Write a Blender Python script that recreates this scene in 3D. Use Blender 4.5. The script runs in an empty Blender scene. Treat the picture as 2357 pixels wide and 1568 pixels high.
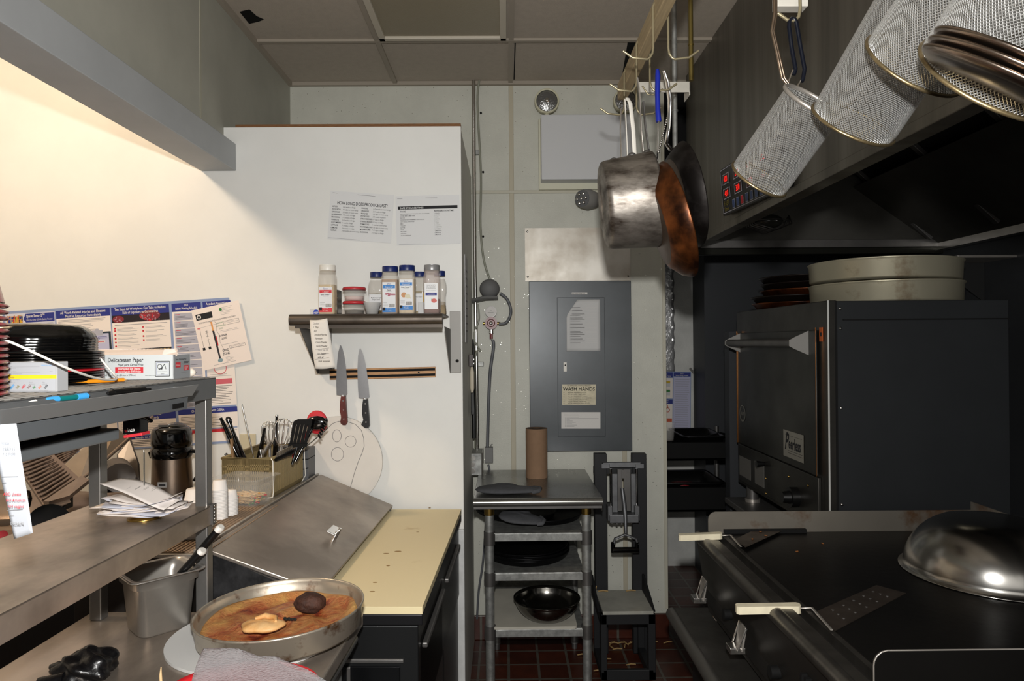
import bpy, bmesh, math, random
from mathutils import Vector, Matrix, Euler
random.seed(7)
SC = bpy.context.scene
COL = SC.collection
PI = math.pi
# ------------------------------------------------------------------ camera
H = 1.65
FPX = 1571.0
cam = bpy.data.cameras.new('camera'); CAM = bpy.data.objects.new('camera', cam); COL.objects.link(CAM)
cam.sensor_width = 36.0; cam.lens = FPX/2357*36.0; cam.clip_start = 0.02; cam.clip_end = 60
YAW, PITCH, ROLL = math.radians(-0.49), math.radians(90+0.15), math.radians(-0.45)
CR = (Matrix.Rotation(YAW, 3, 'Z') @ Matrix.Rotation(PITCH, 3, 'X') @ Matrix.Rotation(ROLL, 3, 'Z'))
CAM.matrix_world = Matrix.Translation((0, 0, H)) @ CR.to_4x4()
SC.camera = CAM
# ------------------------------------------------------------------ light
SC.view_settings.view_transform = 'Standard'
SC.view_settings.look = 'None'
SC.view_settings.gamma = 1.0
SC.view_settings.use_curve_mapping = False
SC.view_settings.exposure = 0.0
wd = bpy.data.worlds.new('world'); SC.world = wd; wd.use_nodes = True
wd.node_tree.nodes['Background'].inputs[0].default_value = (0.78, 0.80, 0.80, 1)
wd.node_tree.nodes['Background'].inputs[1].default_value = 0.14
def lamp(name, kind, loc, energy, color=(1, 1, 1), size=.1, target=None, size_y=None, spread=None):
    l = bpy.data.lights.new(name, kind); o = bpy.data.objects.new(name, l); COL.objects.link(o)
    l.energy = energy; l.color = color
    if kind == 'AREA':
        l.size = size
        if size_y: l.shape = 'RECTANGLE'; l.size_y = size_y
        if spread: l.spread = spread
    else: l.shadow_soft_size = size
    o.location = loc
    if target: o.rotation_euler = (Vector(target)-Vector(loc)).to_track_quat('-Z', 'Y').to_euler()
    return o
# the photographer's flash just above the camera, the warm lamp of the next room, an added soft fill behind the camera for ambient
lamp('flash', 'AREA', (0.0, -0.02, H+0.20), 52, (1.0, .985, .96), .05, (0.05, 3.0, H-.2), spread=PI)
lamp('warm_pendant_light', 'POINT', (-1.95, 1.75, 3.0), 60, (1.0, .79, .57), .10)
lamp('ambient_fill', 'AREA', (0.2, -1.6, 2.0), 18, (1.0, .96, .90), 2.6, (0, 2, 1.5), size_y=1.8)

# ------------------------------------------------------------------ pixel helpers (photo pixels -> a point at a known depth / height / side)
def ray(px, py):
    return CR @ Vector(((px-1178.5)/FPX, -(py-784)/FPX, -1))
def PY(px, py, Y):
    d = ray(px, py); return Vector((0, 0, H)) + d*(Y/d.y)
def PZ(px, py, z):
    d = ray(px, py); return Vector((0, 0, H)) + d*((z-H)/d.z)
def PX(px, py, x):
    d = ray(px, py); return Vector((0, 0, H)) + d*(x/d.x)
# ------------------------------------------------------------------ materials
MATS = {}
def lin(h):
    if isinstance(h, str):
        c = [int(h[i:i+2], 16)/255 for i in (0, 2, 4)]
        return tuple(((x+.055)/1.055)**2.4 if x > .04045 else x/12.92 for x in c)
    return h
def M(name, col, rough=.5, metal=0, var=0, vscale=8, col2=None, bump=0, bscale=60, stretch=None, trans=0, ior=1.45, alpha=1, emit=0, coat=0, spec=.5, contrast=(.35, .65)):
    if name in MATS: return MATS[name]
    m = bpy.data.materials.new(name); m.use_nodes = True; MATS[name] = m
    nt = m.node_tree; b = nt.nodes['Principled BSDF']; c = lin(col)
    b.inputs['Base Color'].default_value = (*c, 1); b.inputs['Roughness'].default_value = rough
    b.inputs['Metallic'].default_value = metal; b.inputs['IOR'].default_value = ior
    b.inputs['Transmission Weight'].default_value = trans; b.inputs['Alpha'].default_value = alpha
    b.inputs['Coat Weight'].default_value = coat; b.inputs['Specular IOR Level'].default_value = spec
    if emit:
        b.inputs['Emission Color'].default_value = (*c, 1); b.inputs['Emission Strength'].default_value = emit
    if var or bump or col2:
        tc = nt.nodes.new('ShaderNodeTexCoord'); mp = nt.nodes.new('ShaderNodeMapping')
        nt.links.new(tc.outputs['Object'], mp.inputs[0])
        if stretch: mp.inputs['Scale'].default_value = stretch
    if var or col2:
        n = nt.nodes.new('ShaderNodeTexNoise'); n.inputs['Scale'].default_value = vscale; n.inputs['Detail'].default_value = 5
        n.inputs['Roughness'].default_value = .6
        nt.links.new(mp.outputs[0], n.inputs['Vector'])
        r = nt.nodes.new('ShaderNodeValToRGB'); e = r.color_ramp.elements
        e[0].position, e[1].position = contrast
        if col2: c2 = lin(col2); e[0].color = (*c2, 1); e[1].color = (*c, 1)
        else:
            e[0].color = (*[x*(1-var) for x in c], 1); e[1].color = (*[min(1, x*(1+var*.5)) for x in c], 1)
        nt.links.new(n.outputs['Fac'], r.inputs[0]); nt.links.new(r.outputs[0], b.inputs['Base Color'])
        if metal > .5:
            mr = nt.nodes.new('ShaderNodeMapRange'); mr.inputs['To Min'].default_value = min(1, rough*1.35); mr.inputs['To Max'].default_value = rough*.8
            nt.links.new(n.outputs['Fac'], mr.inputs[0]); nt.links.new(mr.outputs[0], b.inputs['Roughness'])
    if bump:
        n2 = nt.nodes.new('ShaderNodeTexNoise'); n2.inputs['Scale'].default_value = bscale; n2.inputs['Detail'].default_value = 3
        nt.links.new(mp.outputs[0], n2.inputs['Vector'])
        bp = nt.nodes.new('ShaderNodeBump'); bp.inputs['Strength'].default_value = bump; bp.inputs['Distance'].default_value = .004
        nt.links.new(n2.outputs['Fac'], bp.inputs['Height']); nt.links.new(bp.outputs[0], b.inputs['Normal'])
    return m
STEEL = M('brushed_steel', 'b4aea6', .38, .75, .22, 6, stretch=(1, 6, 6))
STEELD = M('dark_steel', '6e6c6a', .42, .75, .25, 5)
STEELB = M('bright_steel', 'd0cdc8', .22, 1, .12, 10)
GALV = M('galvanised_steel', '9a9b98', .5, .75, .3, 30)
CHROME = M('chrome', 'e6e6e6', .1, 1)
BLACK = M('black_plastic', '0c0c0c', .35)
BLACKM = M('black_matte', '080808', .75, spec=.3)
BLKGLOSS = M('black_gloss', '050505', .12, spec=.7)
WHITEP = M('white_plastic', 'e4e0d6', .4)
PAPER = M('paper', 'd6d3cf', .8)
PAPERG = M('paper_grey', 'c9c9c8', .8)
INK = M('ink', '1c1c20', .8)
INKG = M('ink_grey', '8a8a8c', .8)
PAPERN = M('receipt_blue_white', 'b2b6bd', .8)
RED = M('red_print', 'c42a34', .6)
NAVY = M('navy_print', '26307e', .6)
GLASS = M('clear_plastic', 'd8d6d0', .08, alpha=.13)
RUB = M('rubber_grey', '6a6a6a', .7)
# ------------------------------------------------------------------ mesh builder
class MB:
    def __init__(s, Mx=None):
        s.v = []; s.f = []; s.mi = []; s.sm = []; s.mats = []; s.M = Mx or Matrix()
    def m(s, mat):
        if mat not in s.mats: s.mats.append(mat)
        return s.mats.index(mat)
    def add(s, vs, fs, mat, smooth=False):
        o = len(s.v); k = s.m(mat)
        s.v += [s.M @ Vector(v) for v in vs]
        for f in fs:
            s.f.append([o+i for i in f]); s.mi.append(k); s.sm.append(smooth)
    def box(s, a, b, mat):
        x0, x1 = sorted((a[0], b[0])); y0, y1 = sorted((a[1], b[1])); z0, z1 = sorted((a[2], b[2]))
        s.add([(x0,y0,z0),(x1,y0,z0),(x1,y1,z0),(x0,y1,z0),(x0,y0,z1),(x1,y0,z1),(x1,y1,z1),(x0,y1,z1)],
              [(0,3,2,1),(4,5,6,7),(0,1,5,4),(1,2,6,5),(2,3,7,6),(3,0,4,7)], mat)
        return s
    def hexa(s, p, mat):   # 8 corners, bottom 4 then top 4
        s.add(p, [(0,3,2,1),(4,5,6,7),(0,1,5,4),(1,2,6,5),(2,3,7,6),(3,0,4,7)], mat); return s
    def slab(s, pts, t, mat):   # planar polygon thickened by t along its normal
        P = [Vector(p) for p in pts]; n = Vector((0,0,0))
        for i in range(len(P)): n += (P[i]-P[0]).cross(P[(i+1) % len(P)]-P[0])
        n.normalize(); k = len(P); q = [p - n*t for p in P]
        s.add(P+q, [list(range(k)), list(range(2*k-1, k-1, -1))]+[(i, i+k, (i+1) % k+k, (i+1) % k) for i in range(k)], mat); return s
    def ring(s, c, r, ax, n, ref=None):
        ax = Vector(ax).normalized(); ref = ref or (Vector((0,0,1)) if abs(ax.z) < .9 else Vector((1,0,0)))
        u = ax.cross(ref).normalized(); w = ax.cross(u)
        return [Vector(c)+u*(r*math.cos(2*PI*i/n))+w*(r*math.sin(2*PI*i/n)) for i in range(n)]
    def cyl(s, p0, p1, r0, mat, r1=None, n=16, cap=True):
        p0, p1 = Vector(p0), Vector(p1); r1 = r0 if r1 is None else r1; ax = p1-p0
        a = s.ring(p0, r0, ax, n); b = s.ring(p1, r1, ax, n)
        s.add(a+b, [(i, (i+1) % n, (i+1) % n+n, i+n) for i in range(n)], mat, True)
        if cap:
            if r0 > 0: s.add(a, [list(range(n-1, -1, -1))], mat)
            if r1 > 0: s.add(b, [list(range(n))], mat)
        return s
    def tube(s, pts, r, mat, n=8, close=False, flat=None):
        P = [Vector(p) for p in pts]; k = len(P); R = r if isinstance(r, (list, tuple)) else [r]*k
        T = [((P[(i+1) % k] if close or i < k-1 else P[i]) - (P[i-1] if close or i > 0 else P[i])).normalized() for i in range(k)]
        ref = Vector((0,0,1)) if abs(T[0].z) < .9 else Vector((1,0,0))
        u = T[0].cross(ref).normalized(); vs = []
        for i in range(k):
            u = (u - T[i]*u.dot(T[i])).normalized(); w = T[i].cross(u)
            fu, fw = flat or (1, 1)
            vs += [P[i]+u*(R[i]*fu*math.cos(2*PI*j/n))+w*(R[i]*fw*math.sin(2*PI*j/n)) for j in range(n)]
        fs = [(i*n+j, i*n+(j+1) % n, ((i+1) % k)*n+(j+1) % n, ((i+1) % k)*n+j) for i in range(k if close else k-1) for j in range(n)]
        s.add(vs, fs, mat, True)
        if not close: s.add(vs[:n], [list(range(n-1, -1, -1))], mat); s.add(vs[-n:], [list(range(n))], mat)
        return s
    def lathe(s, prof, mat, n=40, c=(0,0,0), ax=(0,0,1), close=False, smooth=True, fn=None):
        ax = Vector(ax).normalized(); ref = Vector((0,0,1)) if abs(ax.z) < .9 else Vector((1,0,0))
        u = ref.cross(ax).normalized() if abs(ax.z) < .9 else Vector((1,0,0)); w = ax.cross(u); vs = []
        for (r, z) in prof:
            for i in range(n):
                a = 2*PI*i/n; rr = r*(fn(a) if fn else 1)
                vs.append(Vector(c)+ax*z+u*(rr*math.cos(a))+w*(rr*math.sin(a)))
        k = len(prof); fs = []
        for j in range(k if close else k-1):
            for i in range(n):
                j2 = (j+1) % k
                fs.append((j*n+i, j*n+(i+1) % n, j2*n+(i+1) % n, j2*n+i))
        s.add(vs, fs, mat, smooth); return s
    def ell(s, c, r, mat, n=16, m=10, fn=None):
        vs = []; fs = []
        for j in range(m+1):
            t = PI*j/m
            for i in range(n):
                a = 2*PI*i/n; d = Vector((math.sin(t)*math.cos(a), math.sin(t)*math.sin(a), math.cos(t)))
                k = fn(d) if fn else 1
                vs.append((c[0]+r[0]*d.x*k, c[1]+r[1]*d.y*k, c[2]+r[2]*d.z*k))
        for j in range(m):
            for i in range(n): fs.append((j*n+i, (j+1)*n+i, (j+1)*n+(i+1) % n, j*n+(i+1) % n))
        s.add(vs, fs, mat, True); return s
    def prism(s, poly, d0, d1, mat, plane='xz', smooth=False):   # polygon in a plane, extruded along the third axis
        def mk(p, d): return {'xz': (p[0], d, p[1]), 'xy': (p[0], p[1], d), 'yz': (d, p[0], p[1])}[plane]
        k = len(poly); vs = [mk(p, d0) for p in poly]+[mk(p, d1) for p in poly]
        s.add(vs, [list(range(k)), list(range(2*k-1, k-1, -1))], mat)
        s.add(vs, [(i, i+k, (i+1) % k+k, (i+1) % k) for i in range(k)], mat, smooth); return s
    def sheet(s, fn, nu, nv, t, mat):   # a thin bent sheet fn(u,v)->point, thickness t
        A = [[Vector(fn(i/nu, j/nv)) for j in range(nv+1)] for i in range(nu+1)]
        N = [[None]*(nv+1) for _ in range(nu+1)]
        for i in range(nu+1):
            for j in range(nv+1):
                du = A[min(i+1, nu)][j]-A[max(i-1, 0)][j]; dv = A[i][min(j+1, nv)]-A[i][max(j-1, 0)]
                N[i][j] = du.cross(dv).normalized()
        w = nv+1; a = [A[i][j] for i in range(nu+1) for j in range(w)]; b = [A[i][j]-N[i][j]*t for i in range(nu+1) for j in range(w)]
        o = len(a); fs = []
        for i in range(nu):
            for j in range(nv):
                q = (i*w+j, (i+1)*w+j, (i+1)*w+j+1, i*w+j+1); fs.append(q); fs.append(tuple(x+o for x in reversed(q)))
        for i in range(nu): fs += [(i*w, i*w+o, (i+1)*w+o, (i+1)*w), (i*w+nv, (i+1)*w+nv, (i+1)*w+nv+o, i*w+nv+o)]
        for j in range(nv): fs += [(j, j+1, j+1+o, j+o), (nu*w+j, nu*w+j+o, nu*w+j+1+o, nu*w+j+1)]
        s.add(a+b, fs, mat, True); return s
    # flat drawing on the sheet: u right, w down (in the sheet's units), lev = layer
    def rect(s, u0, w0, u1, w1, mat, lev=1):
        z = lev*s.eps; s.add([(u0,-w0,z),(u0,-w1,z),(u1,-w1,z),(u1,-w0,z)], [(0,1,2,3)], mat)
    def poly(s, pts, mat, lev=1):
        z = lev*s.eps; s.add([(u,-w,z) for u, w in pts], [list(range(len(pts)))], mat)
    def disc(s, u, w, r, mat, lev=1, n=12, ry=None):
        s.poly([(u+r*math.cos(2*PI*i/n), w-(ry or r)*math.sin(2*PI*i/n)) for i in range(n)], mat, lev)
    def line(s, pts, wd, mat, lev=1):
        for (a, b), (c, d) in zip(pts[:-1], pts[1:]):
            L = math.hypot(c-a, d-b) or 1; nx, ny = -(d-b)/L*wd/2, (c-a)/L*wd/2
            s.poly([(a+nx, b+ny), (a-nx, b-ny), (c-nx, d-ny), (c+nx, d+ny)], mat, lev)
    def text(s, t, u, w, size, mat, lev=2, al='LEFT', sx=1, font=None, bold=0, shear=0):   # w = baseline
        cu = bpy.data.curves.new('t', 'FONT'); cu.body = t; cu.size = size; cu.align_x = al; cu.fill_mode = 'FRONT'; cu.resolution_u = 2; cu.offset = bold*size; cu.shear = shear
        ob = bpy.data.objects.new('t', cu); COL.objects.link(ob)
        dg = bpy.context.evaluated_depsgraph_get(); me = ob.evaluated_get(dg).to_mesh()
        vs = [(u+v.co.x*sx, -w+v.co.y, lev*s.eps) for v in me.vertices]; fs = [list(p.vertices) for p in me.polygons]
        s.add(vs, fs, mat); ob.evaluated_get(dg).to_mesh_clear(); bpy.data.objects.remove(ob); bpy.data.curves.remove(cu)
    def lines(s, u0, w0, u1, n, step, th, mat, ragged=.3, lev=1):   # lines of tiny unreadable print
        for i in range(n):
            e = u1-(u1-u0)*random.random()*ragged; s.rect(u0, w0+i*step, e, w0+i*step+th, mat, lev)
    eps = .25
    def build(s, name, parent=None, bevel=0, seg=2, label=None, sub=0):
        me = bpy.data.meshes.new(name); me.from_pydata([tuple(v) for v in s.v], [], s.f)
        for m_ in s.mats: me.materials.append(m_)
        me.polygons.foreach_set('material_index', s.mi); me.polygons.foreach_set('use_smooth', s.sm); me.update()
        o = bpy.data.objects.new(name, me); COL.objects.link(o)
        if parent: o.parent = parent
        if bevel:
            b = o.modifiers.new('bevel', 'BEVEL'); b.width = bevel; b.segments = seg; b.limit_method = 'ANGLE'; b.angle_limit = math.radians(50); b.harden_normals = False
        if sub:
            b = o.modifiers.new('sub', 'SUBSURF'); b.levels = sub; b.render_levels = sub
        if label: o['label'] = label
        return o
def tag(o, label, cat, group=None, kind=None):
    o['label'] = label; o['category'] = cat
    if group: o['group'] = group
    if kind: o['kind'] = kind
    return o
def thing(name, label, cat, loc=(0,0,0), rz=0, group=None, rot=None):
    o = bpy.data.objects.new(name, None); COL.objects.link(o); o.empty_display_size = .05
    o.location = loc; o.rotation_euler = rot or (0, 0, rz)
    return tag(o, label, cat, group)
def place(o, loc, rz=0, rot=None):
    o.location = loc; o.rotation_euler = rot or (0, 0, rz); return o
def dup(o, loc, rot=None, label=None, group=None):
    r = o.copy(); COL.objects.link(r); r.location = loc
    if rot is not None: r.rotation_euler = rot
    if label: r['label'] = label
    if group: r['group'] = group
    for ch in list(o.children):
        c = ch.copy(); COL.objects.link(c); c.parent = r
        for g in list(ch.children):
            d = g.copy(); COL.objects.link(d); d.parent = c
    return r
def nth(k):
    return ('first', 'second', 'third', 'fourth', 'fifth', 'sixth', 'seventh', 'eighth', 'ninth', 'tenth', 'eleventh', 'twelfth', 'thirteenth', 'fourteenth', 'fifteenth', 'sixteenth', 'seventeenth', 'eighteenth', 'nineteenth', 'twentieth', 'twenty-first', 'twenty-second', 'twenty-third')[k]
def struct(name, mb, bevel=0, label=None):
    o = mb.build(name, None, bevel); o['kind'] = 'structure'
    if label: o['label'] = label
    return o
def flat(scale, thick=0.0, w=0, h=0, mat=None, z0=0):   # a sheet drawn in its own units, facing local -Y, origin top left
    b = MB(Matrix(((scale,0,0,0),(0,0,-.0012,0),(0,scale,0,0),(0,0,0,1))))
    if w: b.add([(0,0,z0),(w,0,z0),(w,-h,z0),(0,-h,z0),(0,0,z0-.4),(w,0,z0-.4),(w,-h,z0-.4),(0,-h,z0-.4)], [(0,3,2,1),(4,5,6,7),(0,1,5,4),(1,2,6,5),(2,3,7,6),(3,0,4,7)], mat)
    return b
RL = -.0318   # the left-hand counters stand turned a little
def LX(x0, Y): return x0 + .0318*(Y-1.7)
# ================================================================== THE ROOM
YB, YP, ZC = 3.8, 2.9, 3.10
WALLW = M('white_painted_board', 'dcdcd8', .55, 0, .04, 3)
FRP = M('grey_green_wall_panel', 'c4c4b9', .5, 0, .07, 5, bump=.25, bscale=140)
# fine glitter of the pebbled panel
def glitter(m, sc=160, thr=.985):
    nt = m.node_tree; b = nt.nodes['Principled BSDF']
    tc = nt.nodes.new('ShaderNodeTexCoord'); v = nt.nodes.new('ShaderNodeTexVoronoi'); v.inputs['Scale'].default_value = sc
    nt.links.new(tc.outputs['Object'], v.inputs['Vector'])
    sep = nt.nodes.new('ShaderNodeSeparateColor'); nt.links.new(v.outputs['Color'], sep.inputs[0])
    g = nt.nodes.new('ShaderNodeMath'); g.operation = 'GREATER_THAN'; g.inputs[1].default_value = thr; nt.links.new(sep.outputs[0], g.inputs[0])
    l = nt.nodes.new('ShaderNodeMath'); l.operation = 'LESS_THAN'; l.inputs[1].default_value = .28; nt.links.new(v.outputs['Distance'], l.inputs[0])
    mu = nt.nodes.new('ShaderNodeMath'); mu.operation = 'MULTIPLY'; nt.links.new(g.outputs[0], mu.inputs[0]); nt.links.new(l.outputs[0], mu.inputs[1])
    mr = nt.nodes.new('ShaderNodeMapRange'); mr.inputs['To Min'].default_value = .5; mr.inputs['To Max'].default_value = .2
    nt.links.new(mu.outputs[0], mr.inputs[0]); nt.links.new(mr.outputs[0], b.inputs['Roughness'])
    nt.links.new(mu.outputs[0], b.inputs['Metallic'])
FRPG = M('glittering_wall_panel', 'c4c4b9', .5, 0, .07, 5, bump=.25, bscale=140); glitter(FRPG)
SOFF = M('soffit_panel', 'a5a499', .55, 0, .08, 4)
TRIMG = M('grey_trim_board', 'a3a6a8', .55, 0, .05, 6)
TILE = M('ceiling_tile', 'aea497', .9, 0, .05, 30, bump=.3, bscale=300)
TBAR = M('ceiling_grid', '9a9184', .7)
def tilemat(name, size, c1, c2, grout, gw=.05, rough=.35):
    m = bpy.data.materials.new(name); m.use_nodes = True; nt = m.node_tree; b = nt.nodes['Principled BSDF']; MATS[name] = m
    tc = nt.nodes.new('ShaderNodeTexCoord'); br = nt.nodes.new('ShaderNodeTexBrick')
    br.offset = 0; br.squash = 1; br.inputs['Scale'].default_value = 1; br.inputs['Brick Width'].default_value = size; br.inputs['Row Height'].default_value = size
    br.inputs['Mortar Size'].default_value = gw*size; br.inputs['Mortar Smooth'].default_value = .1; br.inputs['Bias'].default_value = 0
    br.inputs['Color1'].default_value = (*lin(c1), 1); br.inputs['Color2'].default_value = (*lin(c2), 1); br.inputs['Mortar'].default_value = (*lin(grout), 1)
    nt.links.new(tc.outputs['Object'], br.inputs['Vector'])
    n = nt.nodes.new('ShaderNodeTexNoise'); n.inputs['Scale'].default_value = 14; n.inputs['Detail'].default_value = 6
    nt.links.new(tc.outputs['Object'], n.inputs['Vector'])
    mx = nt.nodes.new('ShaderNodeMix'); mx.data_type = 'RGBA'; mx.blend_type = 'MULTIPLY'; mx.inputs[0].default_value = .8
    nt.links.new(br.outputs['Color'], mx.inputs[6]); nt.links.new(n.outputs['Fac'], mx.inputs[7]); nt.links.new(mx.outputs[2], b.inputs['Base Color'])
    b.inputs['Roughness'].default_value = rough
    bp = nt.nodes.new('ShaderNodeBump'); bp.inputs['Strength'].default_value = .4; bp.inputs['Distance'].default_value = .003; bp.invert = True
    nt.links.new(br.outputs['Fac'], bp.inputs['Height']); nt.links.new(bp.outputs[0], b.inputs['Normal'])
    return m
QT = tilemat('quarry_tile', .152, '5e2c1c', '482014', '6c665c', .045)
b = MB(); b.box((-4, -3, -.06), (4, 6.6, 0), QT); struct('floor', b)
b = MB(); b.box((-4, -3, ZC), (4, 6.6, ZC+.05), TILE)
struct('ceiling', b)
b = MB()   # suspended grid
for k in range(-1, 3):
    x = .035+.638*k
    if x > -1.2: b.box((x-.012, -2.5, ZC-.012), (x+.012, YB, ZC+.001), TBAR)
for y in (3.26, 2.62, 1.98, 1.34, .70, .06): b.box((-1.19, y-.012, ZC-.0125), (2.4, y+.012, ZC+.001), TBAR)
b.box((-1.19, YB-.022, ZC-.02), (2.4, YB, ZC+.001), TBAR); b.box((-1.2, -2.5, ZC-.024), (-1.172, YB-.02, ZC+.001), TBAR)
struct('trim_1', b, label='pale metal ceiling grid')
b = MB(); b.box((.052, 3.30, ZC-.0015), (.058, 3.76, ZC+.02), BLACKM); b.prism([(.60, 3.30), (.655, 3.30), (.655, 3.76), (.648, 3.76)], ZC-.0015, ZC+.02, BLACKM, 'xy')
b.prism([(-1.15, 2.98), (-1.10, 2.96), (-1.09, 3.02), (-1.07, 3.05), (-1.10, 3.07), (-1.15, 3.09)], ZC-.0015, ZC+.02, BLACKM, 'xy')
struct('trim_8', b, label='black gaps where ceiling tiles sit crooked or broken')
# troffer
t = thing('ceiling_light', 'unlit recessed ceiling light panel with dull tan lens in grey frame', 'ceiling light', (-.288, 2.62, ZC))
b = MB(); x0, x1, y0, y1 = -.30, .30, -.615, .615
for (a, c) in (((x0, y0), (x1, y0+.03)), ((x0, y1-.03), (x1, y1)), ((x0, y0), (x0+.03, y1)), ((x1-.03, y0), (x1, y1))):
    b.box((*a, -.02), (*c, -.002), M('lamp_frame', 'c0b8a8', .5))
b.build('frame', t, .003)
b = MB(); b.box((x0+.03, y0+.03, -.008), (x1-.03, y1-.03, -.002), M('lens_panel', '8f8672', .35, bump=.3, bscale=200)); b.build('lens', t)
# walls
b = MB(); b.box((-1.25, YB, 0), (.885, YB+.12, ZC), FRPG); struct('wall_back', b)
b = MB()
for x in (.037, .655): b.box((x-.013, YB-.004, .16), (x+.013, YB+.01, ZC-.02), M('wall_joint', 'b3ac98', .5))
b.box((-.20, YB-.007, 2.478), (.885, YB+.01, 2.496), M('joint_strip', 'bdbaaa', .3)); b.box((.872, YB-.008, .16), (.89, YB+.12, ZC), MATS['joint_strip'])
struct('trim_2', b, .002, 'wall panel joint strips')
b = MB(); b.box((-.19, YB-.012, 0), (.893, YB+.005, .135), QT); struct('baseboard_back', b, .004)
# partition block faced in white board
b = MB(); b.box((-3.6, YP, 0), (-.186, YP+.02, 2.57), WALLW); b.box((-3.6, YP, 2.57), (-1.25, YP+.02, ZC), WALLW); struct('wall_left', b)
PSIDE = M('partition_side', 'e2e2da', .55, 0, .05, 5)
b = MB(); b.box((-3.6, YP+.021, 0), (-.188, YB-.01, 2.57), PSIDE); struct('wall_partition', b)
b = MB(); b.box((-1.14, YP-.001, 2.57), (-.186, YP+.03, 2.582), M('plywood_edge', '7a5330', .7, 0, .5, 40, stretch=(1, 1, 30))); struct('trim_3', b, label='raw plywood edge')
# white kerb face at the partition's foot
b = MB(); b.box((-.245, YP-.012, 0), (-.184, YP+.01, .86), M('scuffed_white', 'cfd0ce', .45, 0, .15, 12)); struct('trim_4', b, .004, 'scuffed white corner board')
# soffit along the pass-through
b = MB(); b.box((-1.29, -2.5, 2.46), (-1.19, YB, ZC), SOFF); struct('wall_soffit', b)
b = MB(); b.box((-1.285, -2.5, 2.385), (-1.138, YP-.001, 2.50), TRIMG); struct('trim_5', b, .003, 'grey painted trim board under the soffit')
b = MB(); yj = PX(461, 150, -1.19).y; b.box((-1.191, yj-.006, 2.50), (-1.188, yj+.006, ZC-.02), M('soffit_joint', 'a5a292', .5)); struct('trim_6', b, label='soffit joint strip')
b = MB(); b.box((-3.7, -3, 0), (-3.6, YP+.02, ZC), WALLW); struct('wall_far_left', b)
# right side and beyond the opening
WSTEEL = M('wall_steel', '3f4042', .5, .6, .15, 3)
b = MB(); b.box((2.4, -1.6, 0), (2.5, 5.2, ZC), WSTEEL); struct('wall_right', b)
b = MB(); b.box((.885, 5.0, 0), (2.5, 5.1, ZC), M('grey_far_wall', 'cfcfca', .6, 0, .12, 6, bump=.4, bscale=80)); struct('wall_far', b)
b = MB(); b.box((1.37, 4.70, .0), (2.45, 4.99, 2.36), M('dark_panel', '3a3c3f', .5, .3)); struct('wall_dark_panel', b)
b = MB(); b.box((.885, 3.93, 2.36), (2.45, 5.0, ZC), BLACKM); struct('trim_7', b, label='black header over the opening')
b = MB(); b.box((2.3, 3.95, .0), (2.42, 4.7, 2.4), BLACKM); b.box((1.25, 3.82, 0), (2.42, 3.9, 1.7), MATS['dark_panel']); struct('wall_behind_oven', b)
# crinkled foil strip on the far wall
t = MB(); t.sheet(lambda u, v: (.94+.29*u+.004*math.sin(v*60), 4.985-.008*random.random(), 1.42+1.0*v), 12, 44, .001, M('foil', 'c9c9c9', .3, .6, bump=.8, bscale=50))
o = t.build('foil_sheet'); tag(o, 'crinkled silver foil covering the far wall beyond the opening', 'foil')
# ================================================================== BACK WALL
def wallthing(name, label, cat, px, py, Y=YB, group=None): return thing(name, label, cat, PY(px, py, Y), group=group)
# emergency light box with two round heads
p = PY(1244, 425, YB); q = PY(1450, 277, YB)
t = thing('emergency_light', 'white emergency light box on back wall with two round sealed lamps', 'emergency light', ((p.x+q.x)/2, YB, p.z))
w = (q.x-p.x)/2; hh = q.z-p.z
b = MB(); b.box((-w-.01, -.03, -.035), (w+.01, -.001, hh), M('cream_housing', 'cdcbb6', .5)); b.box((-w, -.12, 0), (w, -.03, hh-.005), M('white_metal_box', 'c6c7c8', .45)); b.build('housing', t, .004)
for s_ in (-1, 1):
    cx = s_*w*.86; c = Vector((cx, -.06, hh+.085))
    b = MB(); b.lathe([(.064, .02), (.068, .012), (.068, -.015), (.05, -.03), (.02, -.045), (0.001, -.045)], M('cream_rim', 'c4c0a6', .4), 32, c, (0, -1, 0))
    b.lathe([(.058, .016), (.066, .024), (.068, .012)], M('cream_rim', 'c4c0a6', .4), 32, c, (0, -1, 0)); b.cyl((cx, -.06, hh-.01), (cx, -.06, hh+.025), .012, MATS['cream_rim'])
    hd = b.build('lamp_head', t)
    b = MB(); b.lathe([(.0585, .012), (.04, .021), (.001, .024)], M('ribbed_lens', '8c8c8c', .16, .75, bump=1, bscale=90, stretch=(1, .3, 1)), 32, c, (0, -1, 0)); b.ell((cx, -.088, hh+.085), (.012, .006, .012), STEELB); b.build('lens', hd)
# spot lamp with LED cluster
c = PY(1340, 457, 3.62)
t = thing('flood_light', 'grey cone spotlight with round cluster lens below the emergency box', 'spotlight', (c.x+.09, YB, c.z))
b = MB(); ax = Vector((-.6, -.75, -.08)).normalized()
b.lathe([(.045, 0), (.05, -.02), (.054, -.06), (.045, -.12), (.025, -.15), (.001, -.155)], M('grey_lamp_body', '8c8a86', .5), 28, (-.09, -.18, 0), ax)
b.tube([(-.02, -.09, 0), (.03, -.06, .02), (.05, 0, .05)], .016, GALV); b.build('lamp_body', t)
b = MB(); b.lathe([(.045, .001), (.03, .004), (.001, .005)], M('lamp_glass', '77787a', .12, .4), 24, (-.09, -.18, 0), ax)
u = ax.cross(Vector((0, 0, 1))).normalized(); w_ = ax.cross(u)
for k in range(7):
    r_ = 0 if k == 6 else .027; a = k*PI/3; pp = Vector((-.09, -.18, 0))+ax*.006+u*r_*math.cos(a)+w_*r_*math.sin(a)
    b.ell(pp, (.009, .006, .009), STEELB, 10, 6)
b.build('led_cluster', t)
b = MB(); b.cyl((.04, -.02, .06), (.04, -.02, .16), .012, BLACKM); b.build('bracket', t)
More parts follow.
